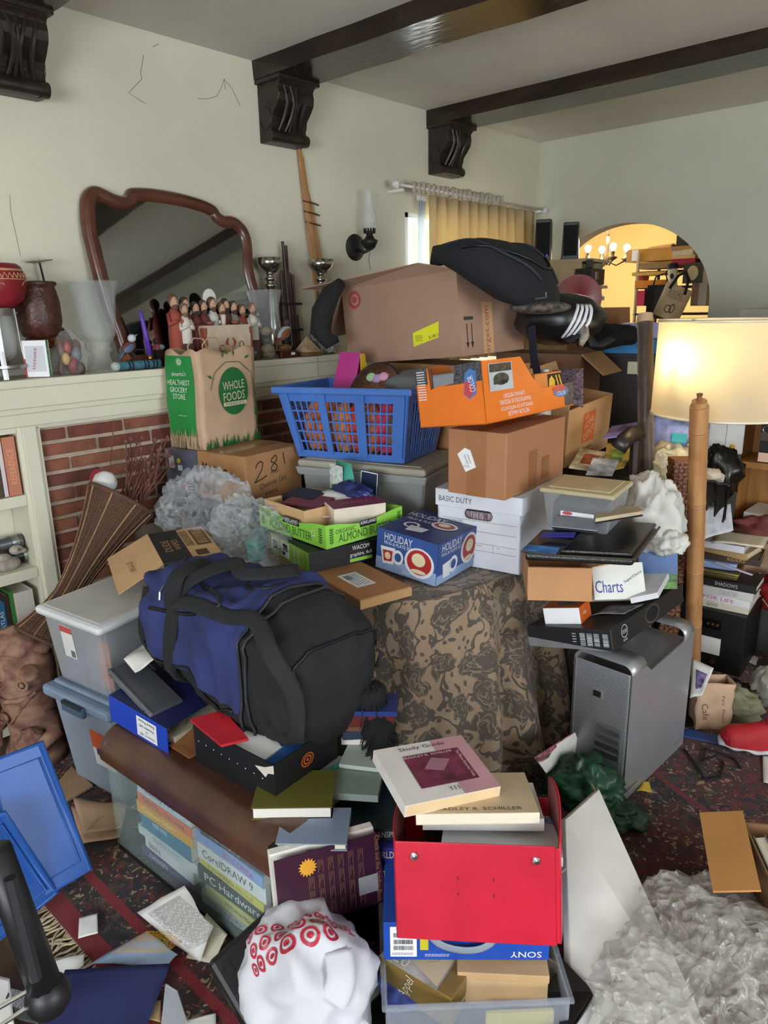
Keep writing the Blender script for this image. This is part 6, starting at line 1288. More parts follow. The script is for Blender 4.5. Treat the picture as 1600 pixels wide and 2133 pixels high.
# ---- chandelier in the dining room
t = thing('chandelier', 'small chandelier with lit bulbs in the dining room', 'chandelier', (0, 0, 0))
cc = V((-3.024, 6.200, 1.987)); BRZ = mat('#5a4a3a', .4, .6); bm = mat('#ffe9c0', .4, emit=30, var=0)
MB().tube([cc+V((0, 0, .05)), cc+V((0, 0, .28)), V((cc.x, cc.y, 2.6))], [.008, .012, .006], 8).build('stem', BRZ, t); MB().lathe([(0, -.05), (.02, -.04), (.03, 0), (.012, .04), (.02, .1), (.008, .2)], 14, Matrix.Translation(cc)).build('hub', BRZ, t, smooth=True)
for k in range(4):
    a = k*PI/2+.73; d_ = V((math.cos(a), math.sin(a), 0))*.165
    MB().tube([cc+V((0, 0, -.01)), cc+d_*.5+V((0, 0, -.05)), cc+d_+V((0, 0, -.01))], .008, 8).build('arm', BRZ, t, smooth=True)
    MB().lathe([(0, -.035), (.008, -.02), (.036, -.005), (.04, .008), (.018, .015), (.016, .05), (.018, .055)], 16, Matrix.Translation(cc+d_)).build('candle_cup', BRZ, t, smooth=True)
    MB().lathe([(.012, .055), (.016, .065), (.027, .085), (.027, .1), (.016, .116), (0, .12)], 14, Matrix.Translation(cc+d_)).build('bulb', bm, t, smooth=True)
cl_ = bpy.data.lights.new('chandelier_bulbs', 'POINT'); cl_.energy = 46; cl_.color = (1, .78, .46); cl_.shadow_soft_size = .12; co = bpy.data.objects.new('chandelier_bulbs', cl_); COL.objects.link(co); co.location = cc+V((0, 0, .19))
# ---- wire rack full of boxes in the dining room
t = thing('wire_rack', 'black wire rack crowded with boxes and books behind the arch', 'rack', (-2.08, 5.7, 0), rz=-2)
for x in (-.36, .36):
    for y in (-.18, .18): MB().cyl((x, y, 0), (x, y, 1.98), .012, n=8).build('post', mat('#c8b898' if x < 0 and y < 0 else '#1a1a1a', .5), t)
for z in (.9, 1.53, 1.72, 1.83): bx('wire_shelf', -.37, -.19, z, .37, .19, z+.015, BLACK, t)
def rk(name, lb, x, y, z, w, d, h, c, cat='box', rz=0, txt=None, tc_='#e8e0d0', g='things on the wire rack'):
    t = thing(name, lb, cat, (x, y, z), rz=rz-2, group=g); bx('body', -w/2, -d/2, 0, w/2, d/2, h, mat(c, .5, var=.08), t, .002)
    bx('edge_band', -w/2-.001, -d/2-.001, h*.8, w/2+.001, d/2+.001, h*.9, mat(c, .35), t, 0)
    if txt: Dec((w, d, h)).text('F', txt, .5, .45, w*.6, h*.4, e=.0015).build('lettering', mat(tc_, .6, var=0), t)
    return t
q = rk('long_carton', 'long tan carton with white label on top of the wire rack', *(-2.365, 5.620, 1.915), .36, .16, .09, '#c8964a'); Dec((.36, .16, .09)).rect('F', .12, .1, .26, .95, .002).build('label', WHITE, q)
t = thing('paper_tube', 'rolled tan paper tube lying behind the long carton', 'tube', (-2.294, 5.720, 2.006)); MB().cyl((-.16, .02, -.005), (.06, -.08, .0), .03, n=16).build('tube', CARDL, t, smooth=2); MB().cyl((.059, -.079, 0), (.066, -.083, 0), .02, n=12).build('open_end', INK, t)
for nm, lb, P, w, d, h, c, cat, rz, tx, tc_ in (('flat_box', 'brown barcode box under the long carton', (-2.295, 5.600, 1.860), .26, .18, .045, '#9a7a52', 'box', 0, None, 0), ('red_book_box', 'flat red box right of the long carton', (-2.099, 5.580, 1.874), .17, .16, .045, '#a82838', 'box', 0, None, 0),
    ('envelope_stack', 'yellow padded envelopes on the flat red box', (-2.110, 5.600, 1.914), .16, .16, .03, '#d8c08a', 'envelopes', 3, None, 0), ('paper_stack', 'cream paper stack on the yellow envelopes', (-2.112, 5.600, 1.941), .15, .16, .04, '#cfc4a4', 'paper', -3, None, 0), ('book_pile', 'brown books under the game box', (-2.102, 5.600, 1.976), .2, .16, .03, '#b08a5a', 'books', 4, None, 0),
    ('game_box', 'black and red game box tilted at the top of the wire rack', (-2.067, 5.600, 2.006), .2, .16, .11, '#2c2022', 'box', -4, 'NINJA', '#d84a3a'), ('yellow_envelope', 'thin yellow envelope above the orange one', (-2.349, 5.600, 1.815), .26, .18, .025, '#d8a850', 'envelope', 0, None, 0), ('orange_envelope', 'orange padded envelope in the middle of the wire rack', (-2.330, 5.600, 1.726), .24, .18, .055, '#d8862a', 'envelope', 0, None, 0),
    ('red_spine_box', 'red spined box at the left of the wire rack', (-2.435, 5.620, 1.722), .04, .1, .1, '#b03a28', 'box', 0, None, 0), ('pink_box', 'bright pink narrow box at the left of the wire rack', (-2.400, 5.580, 1.599), .06, .12, .11, '#c83058', 'box', 0, None, 0), ('dark_case', 'black case beside the pink box', (-2.320, 5.600, 1.598), .12, .14, .12, '#1c1a1a', 'case', 0, None, 0),
    ('white_binder', 'pale upright binder at the right of the wire rack', (-1.943, 5.570, 1.592), .06, .14, .26, '#b8b0a0', 'binder', 0, None, 0), ('tan_binder', 'tan upright binder next to the pale binder', (-1.997, 5.570, 1.593), .05, .14, .22, '#8a7258', 'binder', 0, None, 0)): rk(nm, lb, *P, w, d, h, c, cat, rz, tx, tc_)
t = thing('black_tin', 'black and gold tin on the right of the wire rack', 'tin', (-1.987, 5.560, 1.871)); MB().lathe([(.04, 0), (.04, .12), (.03, .13), (0, .13)], 20).build('tin', BLACK, t, smooth=2); MB().lathe([(.041, .04), (.041, .075)], 20).build('gold_band', mat('#a08a4a', .4, .6), t)
q = rk('picture_board', 'dark grey board with a pale blot print on the wire rack', *(-2.024, 5.500, 1.748), .14, .01, .14, '#4a4640', 'picture'); MB().ball((0, -.008, .07), (.04, .004, .05), 10).build('pale_blot', mat('#cfc4a0', .7), q, smooth=True)
t = thing('travel_mug', 'white travel mug with black lid hanging on the rack', 'mug', (-2.140, 5.450, 1.739), ry=-6); MB().lathe([(.028, 0), (.034, .11), (0, .11)], 18).build('mug', mat('#d8d0bc', .5), t, smooth=2); MB().lathe([(.038, .11), (.038, .14), (.03, .15), (0, .15)], 18).build('lid', BLACK, t, smooth=2); MB().ball((.006, -.031, .06), (.014, .004, .02), 8).build('black_mark', INK, t)
t = thing('tote_bag', 'cream canvas tote bag with black handles hanging on the rack', 'bag', (-2.159, 5.400, 1.507), ry=22); MB().grid(lambda u, v: (-.1+.2*u, .012*math.sin(u*6)*(1-v), .24*v), 10, 8).build('canvas', mat('#c8b898', .9, var=.08), t, smooth=True, solid=.01)
MB().tube([(-.06, -.008, .2), (-.04, -.01, .3), (.0, -.01, .34), (.04, -.01, .3), (.06, -.008, .2)], 1, 6, flat=(.01, .003, (0, -1, 0))).build('handle', BLACKF, t, smooth=True)
dd = Dec((.2, .024, .24)); dd.greek('F', .2, .6, .8, .7, 2); dd.ring('F', .45, .3, .12, .12, .7); dd.ring('F', .6, .35, .1, .14, .7); dd.text('F', 'BOOKS', .5, .78, .1, .03); dd.build('grey_print', mat('#6a5f5a'), t)
t = thing('black_tote', 'black tote bag hanging behind the cream tote', 'bag', (-2.245, 5.500, 1.505)); MB().grid(lambda u, v: (-.1+.2*u, .01*math.sin(u*7), .24*v), 8, 6).build('canvas', BLACKF, t, smooth=True, solid=.02); MB().tube([(-.06, -.01, .22), (-.04, -.01, .3), (.03, -.01, .32), (.06, -.01, .22)], .006, 6).build('handle', BLACKF, t)
t = thing('black_hat', 'black hat lying behind the lamp shade by the wall', 'hat', (-1.243, 4.330, 1.567)); MB().lathe([(.16, 0), (.155, .008), (.09, .012), (.085, .05), (.05, .065), (0, .068)], 28).build('hat', BLACKF, t, smooth=True); MB().lathe([(.091, .014), (.09, .03)], 28).build('hat_band', mat('#2c2c30', .4), t, smooth=True)
t = thing('shelf_under_hat', 'grey painted cabinet behind the lamp carrying the black hat', 'cabinet', (-1.05, 4.45, 0)); bx('body', -.25, -.2, 0, .35, .2, 1.58, mat('#a09c8e', .8), t); bx('door', -.23, -.206, .1, .33, -.2, 1.5, mat('#98948a', .8), t)  # assumed cabinet, gives the hat something to stand on
hat = bpy.data.objects['black_hat']; hat.location = (-.98, 4.45, 1.582)
# ---- right bookshelf and the piles in front of it
t = thing('wooden_bookshelf', 'light wooden bookshelf at the right edge crammed with books', 'bookshelf', (0, 0, 0)); WD = mat('#a5743c', .5, var=.12, vs=4, stretch=(6, 6, 1))
xa, ya = -1.12, 3.72
for a in ((xa, ya, 0, xa+.035, ya+.28, 1.35), (xa+.95, ya, 0, xa+.985, ya+.28, 1.35), (xa, ya+.27, 0, xa+.985, ya+.28, 1.35)): bx('upright', *a, WD, t)
for z in (.1, .5, .845, 1.32): bx('shelf', xa+.035, ya, z, xa+.95, ya+.27, z+.03, WD, t)
def lay(lb, x, y, z, L_, D_, T_, c, rz=0, sp=None, sc='#e8e0d0', g='books at the right bookshelf', ry=0, pages=None): return book(lb, (x, y, z), L_, D_, T_, c, rz=rz, ry=ry, spine=sp, sc=sc, group=g, pages=pages)
z = .876
for lb, T_, c, sp, sc in (('black and white lettered book on alchemy at the bottom of the shelf pile', .05, '#1a1a1c', [('ALCHEMY', .42, .3, .68, .35), ('& MYSTICISM', .42, .36, .28, .35)], '#e8e8e8'), ('black and cream sunburst spined book in the shelf pile', .05, '#242022', [('SUN MOON', .45, .35)], '#c8bca8'), ('brown book with pale serif title on the shelf pile', .04, '#5a4640', [('MISTRESS of the V', .45, .6)], '#d8ccc0'), ('black ring binder above the brown titled book', .05, '#1c1c1e', None, None), ('olive gold spined book below the maroon cloth', .03, '#5c5230', [('FORTUNE', .5, .5)], '#c0a860')):
    lay(lb, -.82, 3.84, z, .34, .2, T_, c, sp=sp, sc=sc); z += T_+.002
tag(bx('pale_end_label', -.99, 3.738, .88, -.93, 3.7395, .924, mat('#d8b8a0'), None, 0), 'pale pink label on the end of the lowest shelf book', 'label')
t = thing('keyring_ring', 'metal ring hanging off the black binder', 'ring', (-.965, 3.735, 1.035)); MB().tube([(.016*math.cos(a), 0, .016*math.sin(a)) for a in [2*PI*i/20 for i in range(20)]], .002, 6, closed=True).build('ring', CHROME, t); MB().ball((0, 0, .017), .003, 6).build('clasp', CHROME, t)
tag(blob('maroon_cloth', mat('#5e1826', .9, var=.2), None, (-.83, 3.84, z+.04), (.17, .1, .045), .15, 2.4, 2, 18, .15, flat=-.038), 'folded maroon cloth on top of the shelf pile', 'cloth')
tag(bx('orange_strip', -.96, 3.76, z+.088, -.82, 3.85, z+.095, mat('#d8784a'), None, 0), 'orange and white card on the maroon cloth', 'card')
tag(slab('blue_white_magazines', PAGESW, [(-1.02, 3.72, .6), (-.6, 3.7, .585), (-.6, 3.95, .585), (-1.02, 3.95, .6)], .03, None), 'pile of white magazines on the lower shelf', 'magazines'); tag(slab('yellow_folder', mat('#d8a23a'), [(-.9, 3.71, .634), (-.55, 3.7, .624), (-.55, 3.95, .624), (-.9, 3.95, .634)], .012, None), 'yellow folder on the white magazines', 'folder')
t = thing('red_fabric_bag', 'brown paper bag with red fabric hanging from the bookshelf', 'bag', (-.78, 3.6, .3)); b = MB(); b.grid(lambda u, v: (-.2+.42*u, -.04+.03*math.sin(u*9), .08+.14*v+.04*u), 12, 4).build('folded_paper', KRAFT, t, smooth=True, solid=.01)
blob('red_fabric', mat('#a01824', .8, var=.3, vs=20), t, (.03, .0, .0), (.13, .07, .1), .2, 2.3, 5, 18, .2); MB().tube([(-.09, -.06, .1), (-.08, -.075, .0), (-.02, -.08, -.06), (.05, -.08, -.02), (.08, -.07, .1)], .004, 6).build('paper_handle', mat('#c8ab80'), t, smooth=True); bx('under_bag', -.2, -.03, -.3, .2, .09, -.08, mat('#4a4c48', .8), t)
tag(blob('pink_wrapping', mat('#8a4a48', .7, var=.3), None, (-.82, 3.66, .565), (.2, .06, .07), .3, 2.6, 8, 18, .25), 'crumpled dusty pink wrapping above the paper bag', 'wrap')
t = thing('paper_shredder', 'tall white plastic appliance left of the wooden bookshelf', 'appliance', (-1.154, 3.704, 0.998), rz=38); bx('housing', -.085, -.06, -.09, .085, .06, .12, mat('#c8c8c4', .5), t, .01); bx('seam', -.003, -.062, -.08, -.001, -.06, .12, mat('#88887f'), t, 0); bx('base', -.08, -.055, -.6, .08, .055, -.09, mat('#302c2a', .6), t)
tag(blob('black_trash_bag', mat('#121212', .3, var=.2), None, (-1.085, 3.501, 0.852), (.09, .08, .11), .2, 2.4, 6, 20, .25), 'black plastic bag below the white appliance', 'bag')
t = thing('striped_stick', 'thin stick with yellow red and white bands leaning on the bookshelf', 'stick'); sa, sb_ = V((-1.042, 3.394, 0.837)), V((-1.066, 3.590, 0.966)); cols = ['#d8d4c8', '#b02838', '#d8a020', '#d8a020']; cuts = [0, .18, .36, .7, 1]
for i in range(4): MB().cyl(sa.lerp(sb_, cuts[i]), sa.lerp(sb_, cuts[i+1]), .012, n=10).build('band', mat(cols[i], .5), t, smooth=2)
tag(blob('crumpled_paper', mat('#cfc4b0', .9), None, (-1.045, 3.270, 0.888), (.04, .04, .025), .3, 3, 3, 12, .3), 'crumpled beige paper left of the striped stick', 'paper')
t = thing('black_jacket', 'black shiny cloth draped over the paper pile beside the bamboo pole', 'clothes')
def jk(u, v):
    p = V((-1.029, 3.143, 0.886)).lerp(V((-0.943, 3.212, 0.860)), u); q = V((-0.972, 3.056, 0.815)).lerp(V((-0.901, 3.074, 0.766)), u); r = p.lerp(q, v); s = math.sin(u*PI*4.5+v); return r+V((-.0, -.03, 0))*s*(.3+v)+V((0, 0, -.02*math.cos(u*PI*4.5)*v))
MB().grid(jk, 30, 12).build('cloth', mat('#101013', .4, var=.2), t, smooth=True, solid=.006); MB().tube([jk(i/12, .0)+V((0, 0, .006)) for i in range(13)], .007, 6).build('collar', mat('#202024', .6), t, smooth=True)
# black loudspeaker with a stack of books
t = thing('loudspeaker', 'black wooden loudspeaker cabinet with connectors and papers stuck on its back', 'speaker', (-.98, 3.37, 0), rz=4); d3 = (.3, .3, .29); bx('cabinet', -.15, -.15, 0, .15, .15, .29, mat('#141312', .45), t, .003)
bx('connector_plate', -.03, -.153, .2, .05, -.15, .25, mat('#0a0a0a', .3), t)
for x in (0, .02, .04): MB().cyl((x-.005, -.153, .225), (x-.005, -.16, .225), .006, n=10).build('connector', mat('#b89a4a', .3, .9), t)
bx('paper_label', -.03, -.1525, .08, .055, -.15, .16, PAPER, t, 0); MB().cyl((.03, -.15, .045), (.03, -.156, .045), .012, n=12).build('knob', CHROME, t)
z = .292; SB = [('cream paperback at the bottom of the loudspeaker pile', .25, .19, .03, '#cfc8b4', [('GOSI', .4, .18)], '#2a2a2a'), ('white paperback with pink FOR LIFE lettering', .26, .19, .033, '#dcdcdc', [('FOR LIFE', .5, .5)], '#c8508a'), ('thick white hardback above the pink lettered book', .25, .2, .036, '#c9c8c2', [('COLLECTED', .6, .3)], '#7a7a78'), ('black hardback with small pale title in the loudspeaker pile', .27, .19, .034, '#1f1f22', [('SHADOWS', .55, .35)], '#b8b8b8')]
for i, (lb, L_, D_, T_, c, sp, sc) in enumerate(SB): lay(lb, -.96+.004*i, 3.34, z, L_, D_, T_, c, rz=6-4*(i % 2)+i, sp=sp, sc=sc, g='books on the loudspeaker'); z += T_+.001
t = thing('gold_tin', 'flat gold coloured tin box on the black hardback', 'tin', (-.985, 3.33, z), rz=8); bx('tin', -.09, -.08, 0, .09, .08, .032, mat('#8a7846', .3, .8), t, .012); bx('lid', -.092, -.082, .02, .092, .082, .036, mat('#968450', .3, .8), t, .012); z += .038
t = thing('blue_tin', 'pale blue case on the gold tin', 'case', (-.99, 3.33, z), rz=12); bx('case', -.075, -.065, 0, .075, .065, .03, mat('#8fa8d8', .4), t, .01); bx('lid', -.077, -.067, .018, .077, .067, .032, mat('#9ab2e0', .4), t, .008); z += .034
tag(slab('letter_opener', mat('#c8c4d8', .4), [(-.98, 3.24, z+.002), (-.83, 3.26, z-.028), (-.83, 3.275, z-.028), (-.98, 3.262, z+.002)], .005, None), 'pale curved plastic strip resting on the blue case', 'strip')
lay('dark brown paperback with gold letters above the blue case', -.95, 3.38, z, .24, .17, .03, '#3a2c20', rz=10, sp=[('RIDERS', .6, .3)], sc='#c8a050', g='books on the loudspeaker'); z += .032
lay('tan backed book under the clipboard', -.98, 3.37, z, .25, .18, .03, '#b89a6a', rz=-4, g='books on the loudspeaker'); z += .032
lay('white notepad pile under the clipboard', -1.0, 3.34, z, .24, .18, .03, '#d8d8dc', rz=5, g='books on the loudspeaker', pages=PAGESW); z += .034
tag(sheet('clipboard_sheet', mat('#d0d2da', .6, var=.1, vs=30), [V((-1.002, 3.102, 0.641)), V((-0.909, 3.202, 0.678)), V((-0.961, 3.300, 0.765)), V((-1.051, 3.211, 0.747))], None, .006), 'form clipped upright above the book pile beside the pole', 'paper'); tag(sheet('spiral_notebook', mat('#d8d0b8', .6), [(-1.0, 3.22, z+.002), (-.8, 3.26, z+.012), (-.82, 3.42, z+.012), (-1.04, 3.4, z+.004)], None, .004, th=.006), 'open spiral notebook on the pile by the bamboo pole', 'notebook')
# colourful bags between roll and pole
for nm, lb, c, P, r, s in (('pastel_bag', 'glossy blue and lilac bag behind the bamboo pole', '#9aa4d8', (-1.264, 3.270, 1.046), (.1, .07, .09), 3), ('cream_bag', 'cream paper bag under the lilac bag', '#d8c8a8', (-1.189, 3.158, 0.942), (.11, .07, .08), 5), ('red_cushion', 'red cloth bundle just under the lamp shade', '#c04a50', (-1.317, 3.450, 1.092), (.09, .07, .03), 7), ('clear_wrap', 'bundle of clear wrap left of the woven stand', '#d8d0b4', (-1.114, 2.881, 0.958), (.05, .05, .08), 8)):
    tag(blob(nm, mat(c, .35, var=.3, vs=12) if nm != 'clear_wrap' else clear('#d8d0b8', .4, .15, .8, 30), None, P, r, .2, 2.4, s, 20, .2), lb, 'bag' if 'bag' in nm else 'cloth' if 'red' in nm else 'wrap')
tag(slab('turquoise_pad', mat('#4ab0b8', .5), [(-1.165, 3.080, 1.047), (-1.116, 3.122, 1.040), (-1.129, 3.162, 1.068), (-1.179, 3.120, 1.075)], .012, None), 'small turquoise sticky note pad in front of the lilac bag', 'note pad')
t = thing('hidden_chest', 'low chest under the coloured bags behind the bamboo pole', 'chest', (-1.2, 3.2, 0)); bx('body', -.14, -.2, 0, .06, .24, .78, mat('#5a4a3a', .7), t); bx('lid', -.145, -.205, .78, .065, .245, .8, mat('#4a3c30', .7), t)  # unseen support assumed below the coloured bags
# magazines and a dark chair arm behind the brown carton
for i, (lb, c, P) in enumerate((('glossy food magazine under the moving carton', '#cfc8a8', [(-1.347, 2.545, 1.005), (-1.232, 2.577, 0.996), (-1.304, 2.804, 1.027), (-1.418, 2.774, 1.038)]), ('yellow and green magazine beside the food magazine', '#b8a040', [(-1.225, 2.583, 0.996), (-1.175, 2.661, 1.008), (-1.228, 2.883, 1.053), (-1.340, 2.853, 1.056)]), ('white printed magazine on the pile behind the clear tub', '#c8ccd0', [(-1.248, 2.493, 1.000), (-1.174, 2.559, 0.994), (-1.219, 2.711, 1.023), (-1.306, 2.662, 1.029)]), ('purple and red comic behind the dark chair arm', '#8a7ab0', [(-1.358, 2.843, 1.075), (-1.229, 2.900, 1.101), (-1.271, 3.014, 1.132), (-1.380, 2.975, 1.107)]))):
    t = thing('magazine', lb, 'magazine', group='magazines behind the clear tub'); slab('pages', mat(c, .35, var=.35, vs=16), P, .005, t, 0)
    cP = [V(p) for p in P]; ctr = sum(cP, V((0, 0, 0)))/4; slab('cover_picture', mat(['#a85a3a', '#7a9a3a', '#8a9ab0', '#c04a4a'][i], .35, var=.4, vs=30), [ctr+(p-ctr)*.5+V((0, 0, .0045)) for p in cP], .001, t, 0)
t = thing('dark_chair', 'dark wooden chair with a curved arm behind the clear tub', 'chair'); CW = mat('#2c221c', .35, var=.1)
MB().tube([(-1.174, 2.596, 1.093), (-1.163, 2.617, 1.122), (-1.156, 2.673, 1.141), (-1.143, 2.713, 1.140)], 1, 8, flat=(.03, .016, (.5, -.6, .6))).build('arm', CW, t, smooth=True); a_, b_2 = V((-1.154, 2.701, 1.135)), V((-1.130, 2.656, 0.958)); MB().tube([a_, b_2, (b_2.x, b_2.y, 0)], .022, 8).build('arm_post', CW, t); s0 = V((b_2.x, b_2.y, 0)); bx('seat', s0.x-.03, s0.y-.02, .42, s0.x+.1, s0.y+.2, .46, CW, t)
# ---- floor things on the right
t = thing('cafe_bag', 'crumpled brown cafe paper bag on the rug behind the tower', 'bag', (-.79, 2.76, 0), rz=38)
b = MB(); q = lambda x, y, z: (x+.012*noise.noise(V((x*20, y*20, z*20))), y+.012*noise.noise(V((x*20+9, y*20, z*20))), z)
for P0, P1 in (((-.07, -.04), (.07, -.04)), ((.07, -.04), (.07, .04)), ((.07, .04), (-.07, .04)), ((-.07, .04), (-.07, -.04))): b.grid(lambda u, v, P0=P0, P1=P1: q(P0[0]+(P1[0]-P0[0])*u, P0[1]+(P1[1]-P0[1])*u+.02*v, .19*v), 8, 8)
b.build('paper_bag', KRAFT, t, smooth=2, solid=.0015); dd = Dec((.14, .08, .19)); dd.e = .014; dd.text('F', 'Cafe', .2, .45, .07, .024, -80); dd.text('F', 'Paix  Plaisir', .68, .5, .12, .012, -85); dd.build('lettering', mat('#5a4434', .8, var=0), t)
tag(slab('blue_booklet', mat('#2a4a8a', .5), [(-0.838, 2.597, 0.002), (-0.708, 2.636, 0.002), (-0.720, 2.698, 0.002), (-0.843, 2.658, 0.002)], .006, None), 'blue booklet flat under the cafe bag', 'booklet')
t = thing('photo_print', 'printed page with a purple picture standing beside the tower', 'paper'); P = [V((-0.817, 2.578, 0.184)), V((-0.777, 2.583, 0.211)), V((-0.783, 2.711, 0.268)), V((-0.868, 2.722, 0.276))]; sheet('page', PAPER, P, t, .003)
ctr = sum(P, V((0, 0, 0)))/4; sheet('purple_picture', mat('#7a6a9a', .4, var=.5, vs=40), [ctr+(p-ctr)*.5+V((.004, -.006, .002)) for p in P], t, .001)
tag(blob('olive_bag', translucent('#8d8a70', .2), None, (-0.757, 2.877, 0.060), (.1, .07, .055), .3, 2.6, 4, 24, .35, flat=-.05), 'crumpled olive green bag on the floor behind the cafe bag', 'bag'); tag(blob('black_film', mat('#0f0f10', .25), None, (-0.742, 2.962, 0.050), (.07, .06, .05), .25, 3, 6, 20, .3, flat=-.048), 'shiny black plastic bag behind the red sneaker', 'bag'); tag(blob('grey_bag', clear('#8f8d80', .7, .2, .8), None, (-0.671, 3.018, 0.100), (.05, .06, .08), .15, 2.4, 9, 18, .2), 'grey plastic bag at the right edge above the sneaker', 'bag')
t = thing('red_sneaker', 'red sneaker with white sole on the floor at the right edge', 'shoe', (-.575, 2.69, .012), rz=24)
prs = [(-.14, .03, .035, .05), (-.115, .05, .05, .062), (-.06, .05, .05, .075), (0, .045, .045, .1), (.05, .04, .042, .125), (.1, .036, .04, .13), (.13, .03, .03, .12)]
b = MB()
def shoe(u, v):
    f = u*(len(prs)-1); i = min(int(f), len(prs)-2); k = f-i; x, a, c_, hh = [prs[i][j]*(1-k)+prs[i+1][j]*k for j in range(4)]; an = PI*v; e = .25+.75*math.sin(u*PI)**.35 if u < .1 else 1
    return (x, a*math.cos(an)*(1 if u > .02 else .5), .02+hh*math.sin(an)**.8*(1 if u > .02 else .5))
b.grid(shoe, 24, 12).build('upper', mat('#b81c26', .6, var=.1, bump=.3, bs=200), t, smooth=True); b = MB()
b.grid(lambda u, v: (-.152+.292*u, (.052*math.sin(min(1, max(0, u*.98+.02))*PI)**.3+.004)*math.cos(PI*v*2), (.0+.026*(.5+.5*math.sin(2*PI*v))+.004*math.sin(u*26))), 30, 12).build('sole', mat('#d0ced0', .5), t, smooth=True)
for i in range(4): MB().tube([(.0+.022*i, -.025, .118+.006*i), (.004+.022*i, 0, .128+.005*i), (.0+.022*i, .025, .118+.006*i)], .004, 6).build('lace', mat('#8a1420', .7), t)
blob('toe_cap', mat('#a81822', .6), t, (-.12, 0, .04), (.03, .04, .02), .02, 2, 1, 10, 0)
tag(sheet('white_card', PAPER, [(-0.707, 2.683, 0.004), (-0.555, 2.689, 0.004), (-0.588, 2.872, 0.004), (-0.739, 2.929, 0.004)], None, .003), 'white board lying under the red sneaker', 'paper')
tag(MB().tube([(-0.799, 2.517, 0.006), (-0.716, 2.432, 0.006), (-0.672, 2.378, 0.006), (-0.639, 2.425, 0.006), (-0.657, 2.520, 0.006), (-0.694, 2.539, 0.010), (-0.719, 2.475, 0.006), (-0.739, 2.569, 0.006), (-0.638, 2.575, 0.006), (-0.600, 2.532, 0.006)], .004, 6).build('cable', BLACK, None, smooth=True), 'thin black cable looped on the rug', 'cable')
for i, (lb, P) in enumerate((('torn yellow paper triangle at the foot of the tower', [(-0.831, 2.166, 0.003), (-0.788, 2.197, 0.003), (-0.819, 2.246, 0.003), (-0.832, 2.235, 0.003)]), ('small white card far right beside the loudspeaker', [(-0.836, 3.397, 0.004), (-0.801, 3.396, 0.004), (-0.814, 3.479, 0.004), (-0.860, 3.505, 0.004)]), ('folded white note on the far rug', [(-0.873, 3.548, 0.004), (-0.841, 3.574, 0.004), (-0.872, 3.644, 0.004), (-0.892, 3.614, 0.004)]), ('white paper at the right edge of the rug', [(-0.518, 2.497, 0.004), (-0.479, 2.495, 0.004), (-0.531, 2.690, 0.004), (-0.571, 2.676, 0.004)]))):
    tag(sheet('paper_scrap', mat('#d8b840') if i == 0 else PAPER, P, None, .003), lb, 'paper')
t = thing('pink_box_right', 'open peach coloured box with books at the right edge', 'box', (-.5, 3.36, 0), rz=30); carton(t, .2, .2, .4, mat('#c8a890', .7), .004); bx('purple_book', -.08, -.112, .02, .06, -.1, .2, mat('#5a4a60'), t)
# ---- carton of books lower right
t = thing('book_carton', 'open cardboard carton of books at the lower right edge', 'box', (-.2, 1.79, 0), rz=33)
d3 = (.3, .34, .285); carton(t, *d3, mat('#7a5836', .85), .005)
M = t.matrix_basis; CO = mat('#c08a4c', .85, var=.06, vs=5, bump=.15, bs=150)
iv = (Matrix.Translation(t.location) @ t.rotation_euler.to_matrix().to_4x4()).inverted(); P = [iv @ V(p) for p in ((-0.430, 1.887, 0.290), (-0.309, 1.621, 0.290), (-0.401, 1.579, 0.260), (-0.527, 1.844, 0.260))]
MB().add(P, [(0, 1, 2, 3)]).build('flap', CO, t, solid=.005); MB().add([(-.15, -.172, .285), (.12, -.172, .285), (.12, -.19, .13), (-.13, -.19, .13)], [(0, 1, 2, 3)]).build('flap', CO, t, solid=.005)
BC = Matrix.Translation((-.2, 1.79, 0)) @ Matrix.Rotation(math.radians(33), 4, 'Z')
for i, (lb, x, c) in enumerate((('grey spined book at the edge of the lower right carton', -.115, '#6a6a68'), ('brown spined book in the lower right carton', -.07, '#5a3424'), ('cream covered book in the lower right carton', -.025, '#d8c8a8'), ('dark blue book deep in the lower right carton', .03, '#242a40'), ('red brown book at the far side of the lower right carton', .08, '#6a3a2c'))):
    o = book(lb, on(BC, x, .02, .14), .24, .2, .03, c, group='books in the lower right carton'); o.rotation_euler = (Matrix.Rotation(math.radians(33), 4, 'Z') @ Matrix.Rotation(math.radians(-12), 4, 'Y') @ Matrix(((0, 0, 1, 0), (0, 1, 0, 0), (-1, 0, 0, 0), (0, 0, 0, 1)))).to_euler(); o.location.z = .165

# ================================================================ foreground left and centre
# ---- glass table with rolled brown edge, books stacked inside
t = thing('glass_table', 'low glass display table with a rolled brown leather front edge', 'table', (-1.569, 1.116, 0), rz=2.3)
GL = clear('#bcd0cc', .03, .03, fk=.2); w, d, h = .756, .5, .4; DKW = mat('#14110f', .5)
bx('base', -w/2, -d/2, .0, w/2, d/2, .02, DKW, t); bx('back_panel', -w/2, d/2-.015, .02, w/2, d/2, h-.02, DKW, t)
for nm, a in (('front_pane', (-w/2, -d/2, .02, w/2-.02, -d/2+.005, h-.06)), ('side_pane', (-w/2, -d/2, .02, -w/2+.005, d/2-.015, h-.02)), ('glass_top', (-w/2+.06, -d/2+.1, h-.006, w/2, d/2, h))): bx(nm, *a, GL if nm != 'glass_top' else clear('#6f827a', .45, .05), t, 0)
bx('right_frame', w/2-.02, -d/2, .02, w/2, d/2, h-.006, DKW, t); bx('top_rail', -w/2, d/2-.06, h-.03, w/2, d/2, h-.007, DKW, t)
